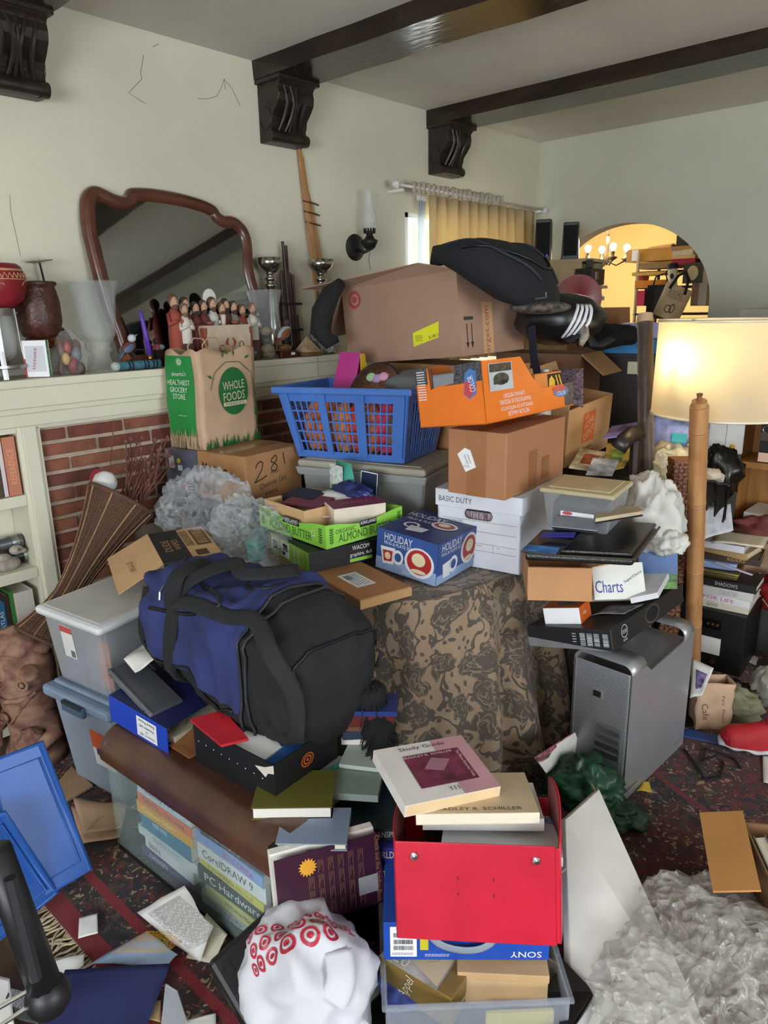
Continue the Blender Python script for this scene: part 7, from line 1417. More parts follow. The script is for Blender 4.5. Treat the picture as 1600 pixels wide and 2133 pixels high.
R_ = .075; pts = [(-d/2+.115, h+.006)]+[(-d/2+R_-.01-R_*math.sin(a), h+.006-R_+R_*math.cos(a)) for a in [i*PI/2/8 for i in range(9)]]+[(-d/2-.008, h-.085), (-d/2+.002, h-.085), (-d/2+.004, h-.06), (-d/2+.06, h-.01), (-d/2+.115, h-.008)]
MB().prism(pts, -w/2-.02, w/2+.0, Matrix(((0, 0, 1, 0), (1, 0, 0, 0), (0, 1, 0, 0), (0, 0, 0, 1)))).build('rolled_edge', mat('#4f3022', .35, var=.15, vs=9, bump=.3, bs=60, coat=.3), t, smooth=2)
TT = Matrix.Translation((-1.569, 1.116, 0)) @ Matrix.Rotation(math.radians(2.3), 4, 'Z')
def stack(x, items, g):
    z = .0215
    for lb, T_, c, sp, sc in items:
        L_ = .27+.02*math.sin(z*90); book(lb, on(TT, x+.008*math.sin(z*130), -.125, z), L_, .2, T_, c, rz=2.3+1.5*math.sin(z*77), spine=sp, sc=sc, group=g, pages=PAGESW, soft=True); z += T_+.0008
stack(-.135, [('purple spined book at the bottom of the left glass table stack', .03, '#4a3a6a', [('DESIGN', .3, .3)], '#c8c0d8'), ('pale book with DRAW 8 on its spine', .04, '#cdd3d3', [('DRAW 8', .2, .25, .4, .5)], '#2a3030'), ('white book with light text above DRAW 8', .03, '#c2cbcb', [('GRAPHICS SUITE', .5, .5)], '#8a9aa0'), ('white book with a blue swirl on its spine', .05, '#2f7a9a', [('WEB SITES', .4, .3, .75, .3)], '#d8e8e8'), ('yellow guide book in the left glass table stack', .038, '#d8a428', [('Computer Gallery', .4, .6)], '#f0e4b0'), ('orange book with purple idiots lettering', .034, '#d9743e', [("IDIOT'S", .25, .3), ('Zen Living', .7, .35)], '#4a2a7a'), ('pale blue book about MP3 on top of the left stack', .034, '#b3cfd8', [('I want my MP3!', .4, .62)], '#a02a5a')], 'books in the glass table')
stack(.165, [('grey book at the bottom of the right glass table stack', .03, '#9aa6a6', [('MANUAL', .4, .4)], '#4a5a6a'), ('white and yellow book low in the right stack', .04, '#d0cc6a', [('networking', .6, .5)], '#3a5a9a'), ('dark PC hardware book in the right stack', .05, '#2c3236', [('PC Hardware', .5, .8)], '#d8dcd8'), ('yellow strip spined book above the hardware book', .025, '#cfc84e', [('FULL-SCREEN COLOUR', .5, .7)], '#6a6a2a'), ('white CorelDRAW 9 book in the right stack', .05, '#d4d8d6', [('CorelDRAW 9', .45, .75)], '#23262a'), ('blue comic drawing book near the top of the right stack', .035, '#7a9ad0', [('3D COMIX', .65, .45)], '#b03a6a'), ('black and white book on top of the right stack', .03, '#20262a', [('Web Scripting', .4, .5)], '#c8d0d0')], 'books in the glass table')
# ---- bins at the left
t = thing('grey_bin', 'blue grey plastic tote with latch under the white lidded bin', 'bin', (-2.28, 1.13, 0), rz=8)
GB = mat('#8f9cab', .45, var=.05); b = MB(); b.frust(.28, .36, .33, .42, 0, .36); b.build('tub', GB, t, bev=.02); b = MB(); b.box(-.185, -.23, .345, .185, .23, .385); b.build('lid', mat('#7f93aa', .4), t, bev=.012); bx('lid_panel', -.155, -.2, .385, .155, .2, .402, mat('#7f93aa', .4), t, .008)
bx('latch', -.05, -.245, .335, .07, -.228, .372, mat('#4e6478', .4), t, .004); bx('latch_slot', -.045, -.247, .362, .065, -.235, .374, mat('#1e2a30'), t, .002)
M = Matrix.Translation((0, -.174, .0)) @ Matrix.Rotation(math.radians(4.8), 4, 'X')
for nm, c, a in (('label', '#d8d8d8', (.03, -.008, .13, .14, -.007, .27)), ('orange_label_part', '#d0603a', (.03, -.0086, .2, .11, -.0076, .27)), ('blue_label_part', '#303a80', (.05, -.009, .175, .13, -.008, .2))): MB().box(*a, M).build(nm, mat(c, .5), t)
t = thing('white_lid_bin', 'clear storage bin with white lid standing on the grey tote', 'bin', (-2.27, 1.1, .404), rz=10.3, rx=1, ry=2)
b = MB(); b.frust(.27, .31, .3, .36, 0, .27); b.f = [f for i, f in enumerate(b.f) if i != 1]; b.build('tub', clear('#b4b8be', .38, .25), t, bev=.02); bx('bin_contents', -.11, -.125, .006, .11, .13, .2, mat('#7d8290', .8, var=.5, vs=7), t, .02); bx('orange_file', .06, -.132, .02, .12, -.126, .19, mat('#c87a4a', .7), t); bx('purple_file', -.1, -.132, .02, -.02, -.126, .17, mat('#6a6aa8', .7), t)
b = MB(); b.box(-.165, -.195, .255, .165, .195, .285); b.build('lid', mat('#d4d6d9', .5), t, bev=.014); bx('lid_panel', -.14, -.17, .285, .14, .17, .2875, mat('#c4c4c0', .6), t, .002)
M = Matrix.Translation((0, -.149, .0)) @ Matrix.Rotation(math.radians(5.3), 4, 'X')
for nm, c, a in (('label', '#d9d9d4', (-.06, -.0085, .12, .0, -.0075, .24)), ('red_band', '#c04a48', (-.06, -.0092, .215, .0, -.008, .238)), ('label_bars', '#6a6a6a', (-.025, -.0092, .125, -.005, -.008, .15))): MB().box(*a, M).build(nm, mat(c, .5), t)
# ---- carved statue
t = thing('clay_statue', 'reddish carved clay statue with round eyes left of the grey tote', 'statue', (-2.62, .9, 0), rz=35)
CL = bpy.data.materials.new('m_clay'); CL.use_nodes = True; N, L = nt(CL); tc = N.new('ShaderNodeTexCoord'); nz = N.new('ShaderNodeTexNoise'); nz.inputs['Scale'].default_value = 14; nz.inputs['Detail'].default_value = 8; L.new(tc.outputs['Object'], nz.inputs['Vector']); L.new(ramp(nz.outputs['Fac'], [(.3, '#4a3a30'), (.45, '#7a5448'), (.58, '#9a7a62'), (.7, '#8a5a52')]), N['Principled BSDF'].inputs[0]); N['Principled BSDF'].inputs['Roughness'].default_value = .85
bp = N.new('ShaderNodeBump'); bp.inputs['Strength'].default_value = .5; bp.inputs['Distance'].default_value = .01; L.new(nz.outputs['Fac'], bp.inputs['Height']); L.new(bp.outputs[0], N['Principled BSDF'].inputs['Normal'])
MB().lathe([(.1, 0), (.11, .05), (.085, .12), (.09, .2), (.1, .28), (.105, .36), (.1, .42), (.07, .48), (.03, .5), (0, .505)], 22).build('body', CL, t, smooth=True)
for x in (-.035, .05):
    MB().tube([(x+.02*math.cos(a), -.1, .36+.02*math.sin(a)) for a in [2*PI*i/12 for i in range(12)]], .006, 6, closed=True).build('eye_ring', CL, t, smooth=True); MB().ball((x, -.102, .36), .009, 8).build('pupil', CL, t, smooth=True)
MB().tube([(-.07, -.085, .3), (-.02, -.105, .292), (.03, -.105, .3), (.07, -.08, .31)], .01, 8).build('lip', CL, t, smooth=True); MB().ball((.075, -.085, .4), (.035, .035, .03), 10).build('snout', CL, t, smooth=True)
MB().tube([(-.05+.018*math.cos(a), -.098, .22+.018*math.sin(a)) for a in [2*PI*i/12 for i in range(12)]], .008, 6, closed=True).build('ring_mark', CL, t, smooth=True)
for i in range(4): MB().tube([(-.02+.022*i, -.1, .2+.03*i), (.03+.02*i, -.085, .27+.02*i)], .005, 6).build('carved_line', CL, t)
for s in (-1, 1): MB().tube([(s*.08, -.02, .2), (s*.12, -.06, .15), (s*.08, -.12, .12)], [.035, .03, .025], 10).build('arm', CL, t, smooth=True)
blob('carved_paw', CL, t, (.05, -.1, .13), (.045, .04, .05), .2, 2.5, 4, 14, .2); blob('hair_crest', CL, t, (-.02, .01, .47), (.1, .08, .05), .2, 2.5, 8, 16, .3); bx('broken_slab', -.12, -.06, .2, -.09, .05, .4, mat('#7a5f42', .9, var=.3, vs=6, stretch=(9, 9, 1)), t)
# ---- wicker fish-trap cone with twigs and a ball
t = thing('wicker_cone', 'long woven wicker cone leaning against the brick fireplace', 'basket'); A_, B_ = V((-2.610, 0.976, 0.467)), V((-2.620, 1.347, 0.916)); ax_ = (B_-A_); Lc = ax_.length; qm = ax_.to_track_quat('Z', 'X').to_matrix().to_4x4(); t.matrix_world = Matrix.Translation(A_) @ qm
WI = bpy.data.materials.new('m_wick'); WI.use_nodes = True; N, L = nt(WI); tc = N.new('ShaderNodeTexCoord'); wv_ = N.new('ShaderNodeTexWave'); wv_.bands_direction = 'Z'; wv_.inputs['Scale'].default_value = 55; wv_.inputs['Distortion'].default_value = 1.5; L.new(tc.outputs['Object'], wv_.inputs[0])
L.new(ramp(wv_.outputs['Fac'], [(.2, '#3a241a'), (.6, '#6e4c38'), (.9, '#8a6a50')]), N['Principled BSDF'].inputs[0]); N['Principled BSDF'].inputs['Roughness'].default_value = .8; bp = N.new('ShaderNodeBump'); bp.inputs['Distance'].default_value = .004; L.new(wv_.outputs['Fac'], bp.inputs['Height']); L.new(bp.outputs[0], N['Principled BSDF'].inputs['Normal'])
cone = lambda f: .045+.085*max(0, (f-.35)/.65)**1.6+.06*max(0, (.28-f)/.28)**1.3
b = MB(); b.lathe([(cone(i/20), Lc*i/20) for i in range(21)], 26); b.f = [f for f in b.f if len(f) == 4]; b.build('woven_body', WI, t, smooth=True, solid=.006)
for k in range(26):
    a = 2*PI*k/26; MB().tube([((cone(i/10)+.004)*math.cos(a), (cone(i/10)+.004)*math.sin(a), Lc*i/10) for i in range(11)], .0028, 5).build('stake', mat('#a07c58', .8, var=.2) if k % 3 == 0 else mat('#5c3f2e', .8), t)
for f in (0, 1): MB().tube([(cone(f)*math.cos(2*PI*i/28), cone(f)*math.sin(2*PI*i/28), Lc*f) for i in range(28)], .008, 6, closed=True).build('rim', mat('#5a3e2c', .8), t, smooth=True)
MB().tube([(-.06+.03*math.cos(a), -.05, Lc*.72+.04*math.sin(a)) for a in [2*PI*i/18 for i in range(18)]], .004, 6, closed=True).build('iron_ring', mat('#2a211c', .5, .5), t)
tag(blob('red_white_ball', mat('#d8d6d4', .6, var=.05), None, B_+V((-.04, -.035, .075)), (.05, .042, .042), .05, 2, 3, 16, .03), 'white cloth ball with red lacing in the mouth of the wicker cone', 'ball')
o = MB()
for k in range(5): o.tube([B_+V((-.04, -.035, .075))+V((-.052+.004*k+.0*math.cos(a), .046*math.cos(a)*(1-.1*k)*.75, .046*math.sin(a)*(.9-.08*k))) for a in [2*PI*i/16 for i in range(16)]], .0022, 4, closed=True)
o = o.build('red_lacing', mat('#b83a4a', .6), bpy.data.objects['red_white_ball'])
t = thing('dried_twigs', 'bundle of dried seed head twigs standing in the wicker cone', 'twigs'); rr = random.Random(4); TW = mat('#6e4436', .8, var=.25)
for k in range(34):
    p = B_+V((rr.uniform(-.02, .05), rr.uniform(-.02, .08), -.03)); e = p+V((rr.uniform(-.02, .06), rr.uniform(.02, .16), rr.uniform(.14, .27))); mdl = p.lerp(e, .5)+V((rr.uniform(-.02, .02), rr.uniform(-.02, .02), 0))
    q = MB().tube([p, mdl, e], [.0035, .003, .002], 5).build('twig', TW, t); MB().ball(e, (.007, .007, .009), 5).build('seed_head', mat('#7a4a44', .8), q, smooth=True)
MB().tube([B_+V((-.05, -.02, .05)), B_+V((-.04, 0, .16)), B_+V((-.02, .02, .31))], .002, 5).build('long_twig', TW, t)
# ---- duffel bag
t = thing('duffel_bag', 'navy blue and black duffel bag slumped over the glass table', 'bag'); D0, D1 = V((-2.03, 1.2, .725)), V((-1.27, 1.215, .635))
def duf(u, a, o=0):
    c = D0.lerp(D1, u); dx = (D1-D0).normalized(); sy = V((0, 1, 0)); up = V((0, 0, 1)); k = (1-abs(2*u-1)**9)**.3 if 0 < u < 1 else 0
    ca, sa = math.cos(a), math.sin(a); e = .62; ca = math.copysign(abs(ca)**e, ca); sa = math.copysign(abs(sa)**e, sa)
    ry, rz = .175+.02*u, .155+.03*math.sin(u*PI*.9)-.035*max(0, .3-u); nn = noise.noise(V((u*5, math.cos(a)*1.4, math.sin(a)*1.4)))*.16+noise.noise(V((u*9, math.cos(a)*3, math.sin(a)*3+4)))*.11+(.3-abs(noise.noise(V((u*13+math.sin(a), math.cos(a)*1.6, math.sin(a)*1.6+9)))))*.1
    r = k+nn*k; return c+sy*(ry*r+o)*ca+up*((rz*r+o)*sa-(.02 if sa > 0 else 0)*math.sin(u*PI*2))
NB = mat('#2a3468', .85, var=.14, vs=6, bump=.25, bs=220); BB = mat('#18181b', .85, var=.15, vs=6, bump=.25, bs=220)
MB().grid(lambda u, v: duf((1-math.cos(PI*u))/2, v*2*PI), 80, 64, False).build('body', BB, t, smooth=True)
def panel_(nm, u0, u1, a0, a1, m): MB().grid(lambda u, v: duf(u0+(u1-u0)*u, a0+(a1-a0)*v, .0045), 56, 40).build(nm, m, t, smooth=True)
panel_('blue_panel', .06, .73, -.25, PI+.28, NB)
for u in (.74, .79): MB().tube([duf(u, -.6+(PI+1.2)*i/30, .006) for i in range(31)], .005, 6).build('piping', mat('#2a2b30', .5), t, smooth=True)
for a in (PI+.3, PI*.5): MB().tube([duf(.1+.6*i/16, a+.1*math.sin(i*.6), .005) for i in range(17)], .0045, 6).build('zipper', mat('#0c0c0e', .5), t, smooth=True)
MB().tube([duf(.2+.5*math.sin(i/18*PI)*.8, PI*.55+1.1*i/18, .006) for i in range(19)], .006, 6).build('pocket_zip', mat('#101014', .5), t, smooth=True)
MB().tube([duf(.965, .3+2.5*i/16, .004) for i in range(17)], .005, 6).build('end_zip', mat('#0c0c0e', .5), t, smooth=True)
def strap(P, wd=.023): MB().tube(smooth_line([tuple(p) for p in P], 5), 1, 8, flat=(wd, .003, (.3, -.5, .8))).build('strap', mat('#1e1f20', .9, var=.1, bump=.3, bs=300), t, smooth=True)
strap([duf(.3, PI*1.42, .006), duf(.31, PI*1.1, .008), duf(.33, PI*.85, .01), duf(.33, PI*.62, .02), duf(.42, PI*.5, .055), duf(.56, PI*.52, .045), duf(.66, PI*.42, .015)])
strap([duf(.33, PI*.8, .012), duf(.5, PI*.78, .02), duf(.66, PI*.76, .018), duf(.8, PI*.7, .02), duf(.93, PI*.78, .03), duf(.985, PI*.95, .03), duf(.97, PI*1.15, .02)])
strap([duf(.25, PI*.5, .012), duf(.28, PI*.62, .03), duf(.31, PI*.75, .018), duf(.33, PI*.83, .01)], .026); strap([duf(.12, PI*1.35, .004), duf(.1, PI*1.05, .006), duf(.1, PI*.8, .006)], .02)
MB().tube([duf(.97, .2, .01), duf(.985, .15, .04), duf(.97, .0, .01)], .006, 6).build('side_loop', BB, t, smooth=True)
MB().tube([duf(.21, PI*.72, .008), duf(.22, PI*.78, .012), duf(.225, PI*.83, .008)], .004, 6).build('zip_pull', STEEL, t)
# ---- black shoe box with folders under the duffel
t = thing('black_box', 'open black cardboard box with orange ring logo under the duffel bag', 'box', (-1.45, 1.083, .404), rz=4)
d3 = (.32, .235, .122); carton(t, *d3, mat('#131314', .5), .004); dd = Dec(d3)
for i in range(9): dd.ell('F', .06+.1*i, .62-.03*i*.3, .006, .016, n=8)
dd.build('white_dots', WHITE, t); dd = Dec(d3); dd.ring('R', .5, .62, .1, .16, .84); dd.ring('R', .5, .62, .065, .105, .7); dd.ell('R', .5, .62, .02, .035); dd.build('orange_logo', mat('#c8682a', .5, var=0), t)
Dec(d3).poly('F', [(.78, .78), (.9, .86), (1, 1), (1, .8), (.93, .74), (.9, .62)], .0012).build('torn_patch', mat('#cfc8bc'), t)
XB = Matrix.Translation((-1.45, 1.083, .404)) @ Matrix.Rotation(math.radians(4), 4, 'Z')
for i, (nm, lb, c, P) in enumerate((('red_folder', 'red and clear plastic folder under the duffel bag front', '#b8222c', [(-.17, -.12, .128), (-.0, -.15, .128), (.04, -.09, .132), (-.12, -.04, .138)]), ('white_papers', 'white papers in the black box under the duffel bag', '#dcdcd8', [(-.05, -.115, .11), (.1, -.112, .095), (.1, .02, .11), (-.05, .02, .12)]), ('blue_folder', 'blue folder in the corner of the black box', '#2a5a9a', [(.03, -.112, .092), (.15, -.105, .09), (.15, .04, .1), (.03, .04, .1)]))):
    o = slab(nm, mat(c, .4), [on(XB, *p) for p in P], .007, None, .001); tag(o, lb, 'folder' if i != 1 else 'paper')
# ---- binders
t = thing('blue_binder', 'bright blue ring binder with a white label lying on the glass table', 'binder', (-1.85, 1.045, .408), rz=5, ry=3)
BLB = mat('#1c44b8', .4, var=.03); b = MB(); b.box(-.14, -.13, 0, .14, .13, .004); b.box(-.14, -.134, 0, .14, -.13, .086); b.build('cover', BLB, t, bev=.001); MB().add([(-.14, -.132, .084), (.14, -.132, .084), (.14, .12, .1), (-.14, .12, .1)], [(0, 1, 2, 3)]).build('top_cover', mat('#1a2050', .45), t, solid=.004)
Dec((.28, .268, .086)).rect('F', .5, .12, .84, .88, .0015).build('label', WHITE, t); dd = Dec((.28, .268, .086)); dd.e = .0022; dd.text('F', 'Board Packet', .67, .75, .075, .009, 180); dd.text('F', 'November 2001', .67, .55, .07, .008, 180); dd.text('F', 'to', .67, .4, .01, .006, 180); dd.text('F', 'October 31, 2007', .67, .25, .07, .008, 180); dd.build('label_print', INK, t)
for x in (-.08, 0, .1): MB().tube([(x, -.07+.03*math.cos(a), .045+.03*math.sin(a)) for a in [2*PI*i/16 for i in range(16)]], .002, 5, closed=True).build('ring', CHROME, t)
bx('pages', -.13, -.1, .005, .13, .11, .035, PAGES, t)
t = thing('grey_binder', 'thin translucent grey binder with rivets on the blue binder', 'binder', (-1.9, 1.0, .512), rz=-4, rx=4, ry=9); bx('cover', -.15, -.06, 0, .13, .04, .012, mat('#4a4c52', .35), t, .003); bx('spine', -.15, -.068, -.006, .13, -.058, .016, mat('#6a6c72', .35), t, .003)
for x in (-.12, .1): MB().cyl((x, -.069, .005), (x, -.071, .005), .006, n=10).build('rivet', CHROME, t)
bx('navy_sheet', -.14, -.05, -.012, .12, .05, -.002, mat('#1c2044'), t)
tag(sheet('crumpled_papers', PAPER, [(-2.06, 1.0, .56), (-1.93, .98, .545), (-1.9, 1.1, .6), (-2.05, 1.12, .62)], None, .03, 10, 5), 'crumpled white papers between the bins and the duffel bag', 'paper'); book('black fractal design book behind the crumpled papers', (-2.03, 1.17, .5), .18, .14, .05, '#1c2620', rz=-10, rx=30, spine=[('FRACTAL', .6, .4)], sc='#d8d0a0')
tag(slab('leather_strip', mat('#8a5a34', .6), [(-1.72, .94, .412), (-1.63, .95, .404), (-1.62, 1.05, .412), (-1.72, 1.05, .44)], .004, None), 'curled tan leather strip between binder and black box', 'leather')
# ---- books on the table right end and beyond
book('olive green hardback lying under the black box corner', (-1.27, 1.03, .402), .2, .15, .035, '#5e5c24', rz=222, pages=PAGESW); 
t = thing('teal_pen', 'teal ballpoint pen beside the black box', 'pen'); pa, pb = V((-1.272, 1.082, 0.425)), V((-1.265, 1.212, 0.425)); MB().cyl(pa, pb, .005, n=10).build('barrel', mat('#1f7a78', .3), t, smooth=2); MB().cyl(pa, pa+(pa-pb).normalized()*.012, .004, .001, 8).build('tip', CHROME, t); MB().cyl(pb, pb+(pb-pa).normalized()*.012, .0055, .004, 8).build('cap', mat('#165a58', .3), t)
z = .2
t = thing('low_crate', 'dark crate under the mythology books right of the glass table', 'crate', (-1.05, 1.28, 0), rz=20); bx('crate', -.12, -.2, 0, .12, .14, .25, DKW, t); bx('slat', -.122, -.202, .1, .122, -.2, .14, mat('#201a16'), t)  # unseen crate assumed under the mythology books to hold them up
for lb, x, y, z, L_, D_, T_, c, rz, sp, sc in (('black myth book with gold figure below the blue one', -1.06, 1.2, .252, .25, .2, .035, '#121218', 38, [('MYTHOLOGY', .5, .6)], '#c8b070'), ('royal blue hardback about myths and mythology', -1.08, 1.21, .289, .26, .2, .04, '#26267a', 40, [('THE WORLD OF MYTHS', .45, .7)], '#c8c090'), ('dark teal hardback on the blue mythology book', -1.1, 1.22, .331, .25, .19, .035, '#16272e', 42, [('TRANSPERSONAL', .5, .5)], '#b8b8a8'), ('pale blue paperback with a dark curve in front of the mythology books', -1.16, .995, .385, .17, .13, .02, '#7d8da2', 220, None, None), ('grey green old book with plans on its cover', -1.23, 1.17, .402, .2, .16, .02, '#7c8a80', 35, None, None), ('white slip book at the back of the table corner', -1.22, 1.27, .424, .16, .12, .012, '#aab4ac', 30, None, None)):
    book(lb, (x, y, z), L_, D_, T_, c, rz=rz, spine=sp, sc=sc, group='books beside the glass table')
bpy.data.objects['low_crate'].location = (-1.13, 1.32, 0)
for i, (lb, c, L_, T_, z) in enumerate((('white paperback low in the small pile behind the black box', '#d8d4c8', .13, .02, .437), ('navy and white paperback in the small pile behind the black box', '#2a3444', .14, .025, .458), ('brown paperback in the small pile behind the black box', '#6a4630', .13, .018, .484), ('maroon paperback with white page edges in the small pile', '#5a1c1c', .13, .032, .503), ('navy book at the top of the small pile', '#20306a', .15, .015, .536))): book(lb, (-1.3+.006*i, 1.325, z), L_, .1, T_, c, rz=40+6*(i % 2), group='small books behind the black box', pages=PAGESW)
t = thing('fur_scarf', 'black shaggy scarf hanging beside the duffel bag', 'scarf'); P = [(-1.283, 1.320, 0.600), (-1.265, 1.323, 0.530), (-1.236, 1.314, 0.470), (-1.202, 1.286, 0.430)]; MB().tube(smooth_line(P, 5), [.042+.01*math.sin(i*.9) for i in range(16)], 10).build('core', mat('#0d0d0e', .95), t, smooth=True); rr = random.Random(6); b = MB(); sp = smooth_line(P, 5)
for k in range(420): c = V(rr.choice(sp)); d_ = V((rr.gauss(0, 1), rr.gauss(0, 1), rr.gauss(0, .6))).normalized(); b.tube([c+d_*.036, c+d_*.05+V((0, 0, -.012)), c+d_*.056+V((0, 0, -.035))], [.0025, .002, .0006], 4)
o = b.build('fur', mat('#101011', .9), t); o['kind'] = 'stuff'
t = tag(slab('purple_textbook', PAGESW, [(-1.167, 0.865, 0.190), (-1.042, 1.112, 0.190), (-1.051, 1.089, 0.400), (-1.168, 0.859, 0.400)], .022, None), 'dark purple textbook leaning back cover out against the glass table', 'book')
P = [V(p) for p in ((-1.167, 0.865, 0.190), (-1.042, 1.112, 0.190), (-1.051, 1.089, 0.400), (-1.168, 0.859, 0.400))]; nn = (P[1]-P[0]).cross(P[3]-P[0]).normalized(); eu, ev = P[1]-P[0], P[3]-P[0]
MB().add([p+nn*.0225+eu*.02*(1 if i in (0, 3) else 0) for i, p in enumerate(P)], [(0, 1, 2, 3)]).build('cover', mat('#3a1c2e', .35, var=.05), t, solid=.002)
class Flat(Dec):
    """print on any parallelogram"""
    def __init__(s, o, u, v, e=.002): super().__init__((1, 1, 1)); s.o_, s.u_, s.v_, s.e = V(o), V(u), V(v), e; s.n_ = s.u_.cross(s.v_).normalized()
    def fr(s, F): return s.o_, s.u_.normalized(), s.v_.normalized(), s.n_, s.u_.length, s.v_.length
dd = Flat(P[0]+nn*.0235, eu, ev, .001); rr = random.Random(3)
for k in range(6):
    for j in range(4): [dd.rect('F', .3+.09*k+.014*q, .08+.2*j+.05*(q % 3), .303+.09*k+.014*q, .26+.2*j) for q in range(4) if k > 0 or j < 3]
dd.text('F', 'Check out the Schiller Book', .93, .5, .2, .012, -90); dd.build('gold_print', mat('#9a7448', .5, var=0), t)
dd = Flat(P[0]+nn*.0235, eu, ev, .0014); dd.poly('F', [(.3+(.085 if i % 2 else .06)*math.cos(2*PI*i/32), .8+(.13 if i % 2 else .09)*math.sin(2*PI*i/32)) for i in range(32)]); dd.build('gold_sunburst', mat('#d89a30', .5), t); dd = Flat(P[0]+nn*.0235, eu, ev, .0014); dd.rect('F', .74, .2, .92, .45); dd.build('grey_picture', mat('#9a9a98', .4), t)
# ---- blue lids, black handle, papers at the left edge
for i, (lb, P) in enumerate((('large blue plastic bin lid at the back left', [(-2.003, 0.536, 0.440), (-1.985, 0.687, 0.440), (-1.845, 0.717, 0.060), (-1.840, 0.516, 0.060)]), ('middle blue plastic bin lid overlapping the large one', [(-1.909, 0.466, 0.360), (-1.862, 0.557, 0.360), (-1.846, 0.650, 0.050), (-1.792, 0.446, 0.050)]), ('lowest blue plastic lid at the left edge', [(-1.869, 0.404, 0.200), (-1.837, 0.474, 0.200), (-1.848, 0.498, 0.020), (-1.836, 0.387, 0.020)]))):
    t = thing('tote_cover', lb, 'bin lid', group='blue bin lids'); P = [V(p)+V((-.02*0, -.03*i, 0)) for p in P]; BLm = mat('#2a5aa6', .4, var=.04); ctr = sum(P, V((0, 0, 0)))/4
    slab('panel', BLm, P, .016, t, .008); nn = (P[1]-P[0]).cross(P[3]-P[0]).normalized(); nn = nn if nn.z > 0 else -nn
    MB().tube([ctr+(p-ctr)*.8+nn*.016 for p in P], .004, 6, closed=True).build('raised_border', BLm, t, smooth=True); MB().tube([ctr+(p-ctr)*.98+nn*.008 for p in P], .012, 8, closed=True).build('rim', BLm, t, smooth=True)
t = thing('luggage_handle', 'black plastic handle frame with steel rods at the lower left', 'handle'); HB = mat('#1a1a1c', .45, var=.1)
a_, b_ = V((-1.373, 0.364, 0.620)), V((-1.320, 0.394, 0.272)); MB().tube([a_, a_.lerp(b_, .5), b_], [.03, .032, .034], 10).build('arm', HB, t, smooth=True); MB().ball(b_, (.045, .045, .045), 12).build('foot', HB, t, smooth=True); MB().tube([V((-1.324, 0.366, 0.581)), V((-1.290, 0.369, 0.359))], .012, 6).build('ridge', mat('#2c2c30', .4), t)
for p, q in (((-1.341, 0.381, 0.292), (-1.361, 0.289, 0.283)), ((-1.330, 0.383, 0.268), (-1.348, 0.289, 0.251))): MB().cyl(p, q, .005, n=8).build('steel_rod', CHROME, t, smooth=2)
t = thing('kraft_bag', 'small kraft paper bag with twisted handle lying on the rug', 'bag'); P = [V(p) for p in ((-2.218, 0.834, 0.020), (-2.023, 0.775, 0.020), (-1.957, 0.869, 0.015), (-2.007, 0.919, 0.040))]; sheet('bag_front', KRAFT, [P[0], P[1], P[2], P[3]], t, .012, th=.004); sheet('bag_back', KRAFT, [p+V((0, .01, .03)) for p in P], t, .012, th=.002); MB().tube(smooth_line([(-2.032, 0.796, 0.050), (-2.038, 0.852, 0.060), (-2.007, 0.885, 0.060), (-1.982, 0.893, 0.050), (-1.973, 0.865, 0.050), (-2.015, 0.823, 0.050)], 4), .003, 6).build('twisted_handle', KRAFT, t, smooth=True)
tag(slab('cardboard_piece', mat('#a88868', .9), [(-2.377, 0.851, 0.010), (-2.262, 0.840, 0.010), (-2.273, 0.940, 0.010), (-2.442, 0.942, 0.010)], .01, None), 'flat piece of brown board behind the kraft bag', 'cardboard')
def paper(nm, lb, P, m=PAPER, bend=.012, s=1, pr=None, cat='paper', rows=16):
    o = tag(sheet(nm, m, P, None, bend, 10, s), lb, cat)
    if pr: A = [V(p) for p in P]; dd = Flat(A[0]+V((0, 0, .001)), A[1]-A[0], A[3]-A[0], .012+bend*.6); dd.greek('F', .12, .2, .85, .88, rows, .35); dd.build('print', mat(pr, .7, var=0), o)
    return o
paper('letter', 'white printed letter curling up beside the glass table', [(-1.634, 0.750, 0.020), (-1.374, 0.762, 0.020), (-1.378, 0.816, 0.090), (-1.500, 0.822, 0.140)], bend=.02, pr='#5a5a5c', rows=26); paper('letter_sheets', 'cream loose sheets under the curling letter', [(-1.420, 0.757, 0.015), (-1.350, 0.796, 0.010), (-1.372, 0.859, 0.030), (-1.464, 0.857, 0.050)], mat('#cfc8b0'), .01, 4)
paper('leaflet', 'pale blue printed leaflet behind the navy folder', [(-1.572, 0.580, 0.020), (-1.428, 0.706, 0.020), (-1.427, 0.741, 0.030), (-1.550, 0.724, 0.030)], mat('#a4bcdc', .4, var=.2, vs=6), .006, 2, '#e0a838'); paper('blank_sheet', 'blank white sheet left of the pale leaflet', [(-1.666, 0.523, 0.015), (-1.596, 0.510, 0.015), (-1.591, 0.569, 0.015), (-1.626, 0.587, 0.015)], s=3, bend=.003)
paper('navy_folder', 'open dark navy folder at the bottom left', [(-1.477, 0.403, 0.040), (-1.309, 0.577, 0.030), (-1.389, 0.700, 0.060), (-1.586, 0.522, 0.050)], mat('#1c2452', .6, var=.04), .012, 3, cat='folder'); paper('price_tag', 'white hang tag with black string on the rug', [(-1.684, 0.599, 0.012), (-1.662, 0.643, 0.012), (-1.723, 0.673, 0.016), (-1.745, 0.632, 0.016)], bend=.002)
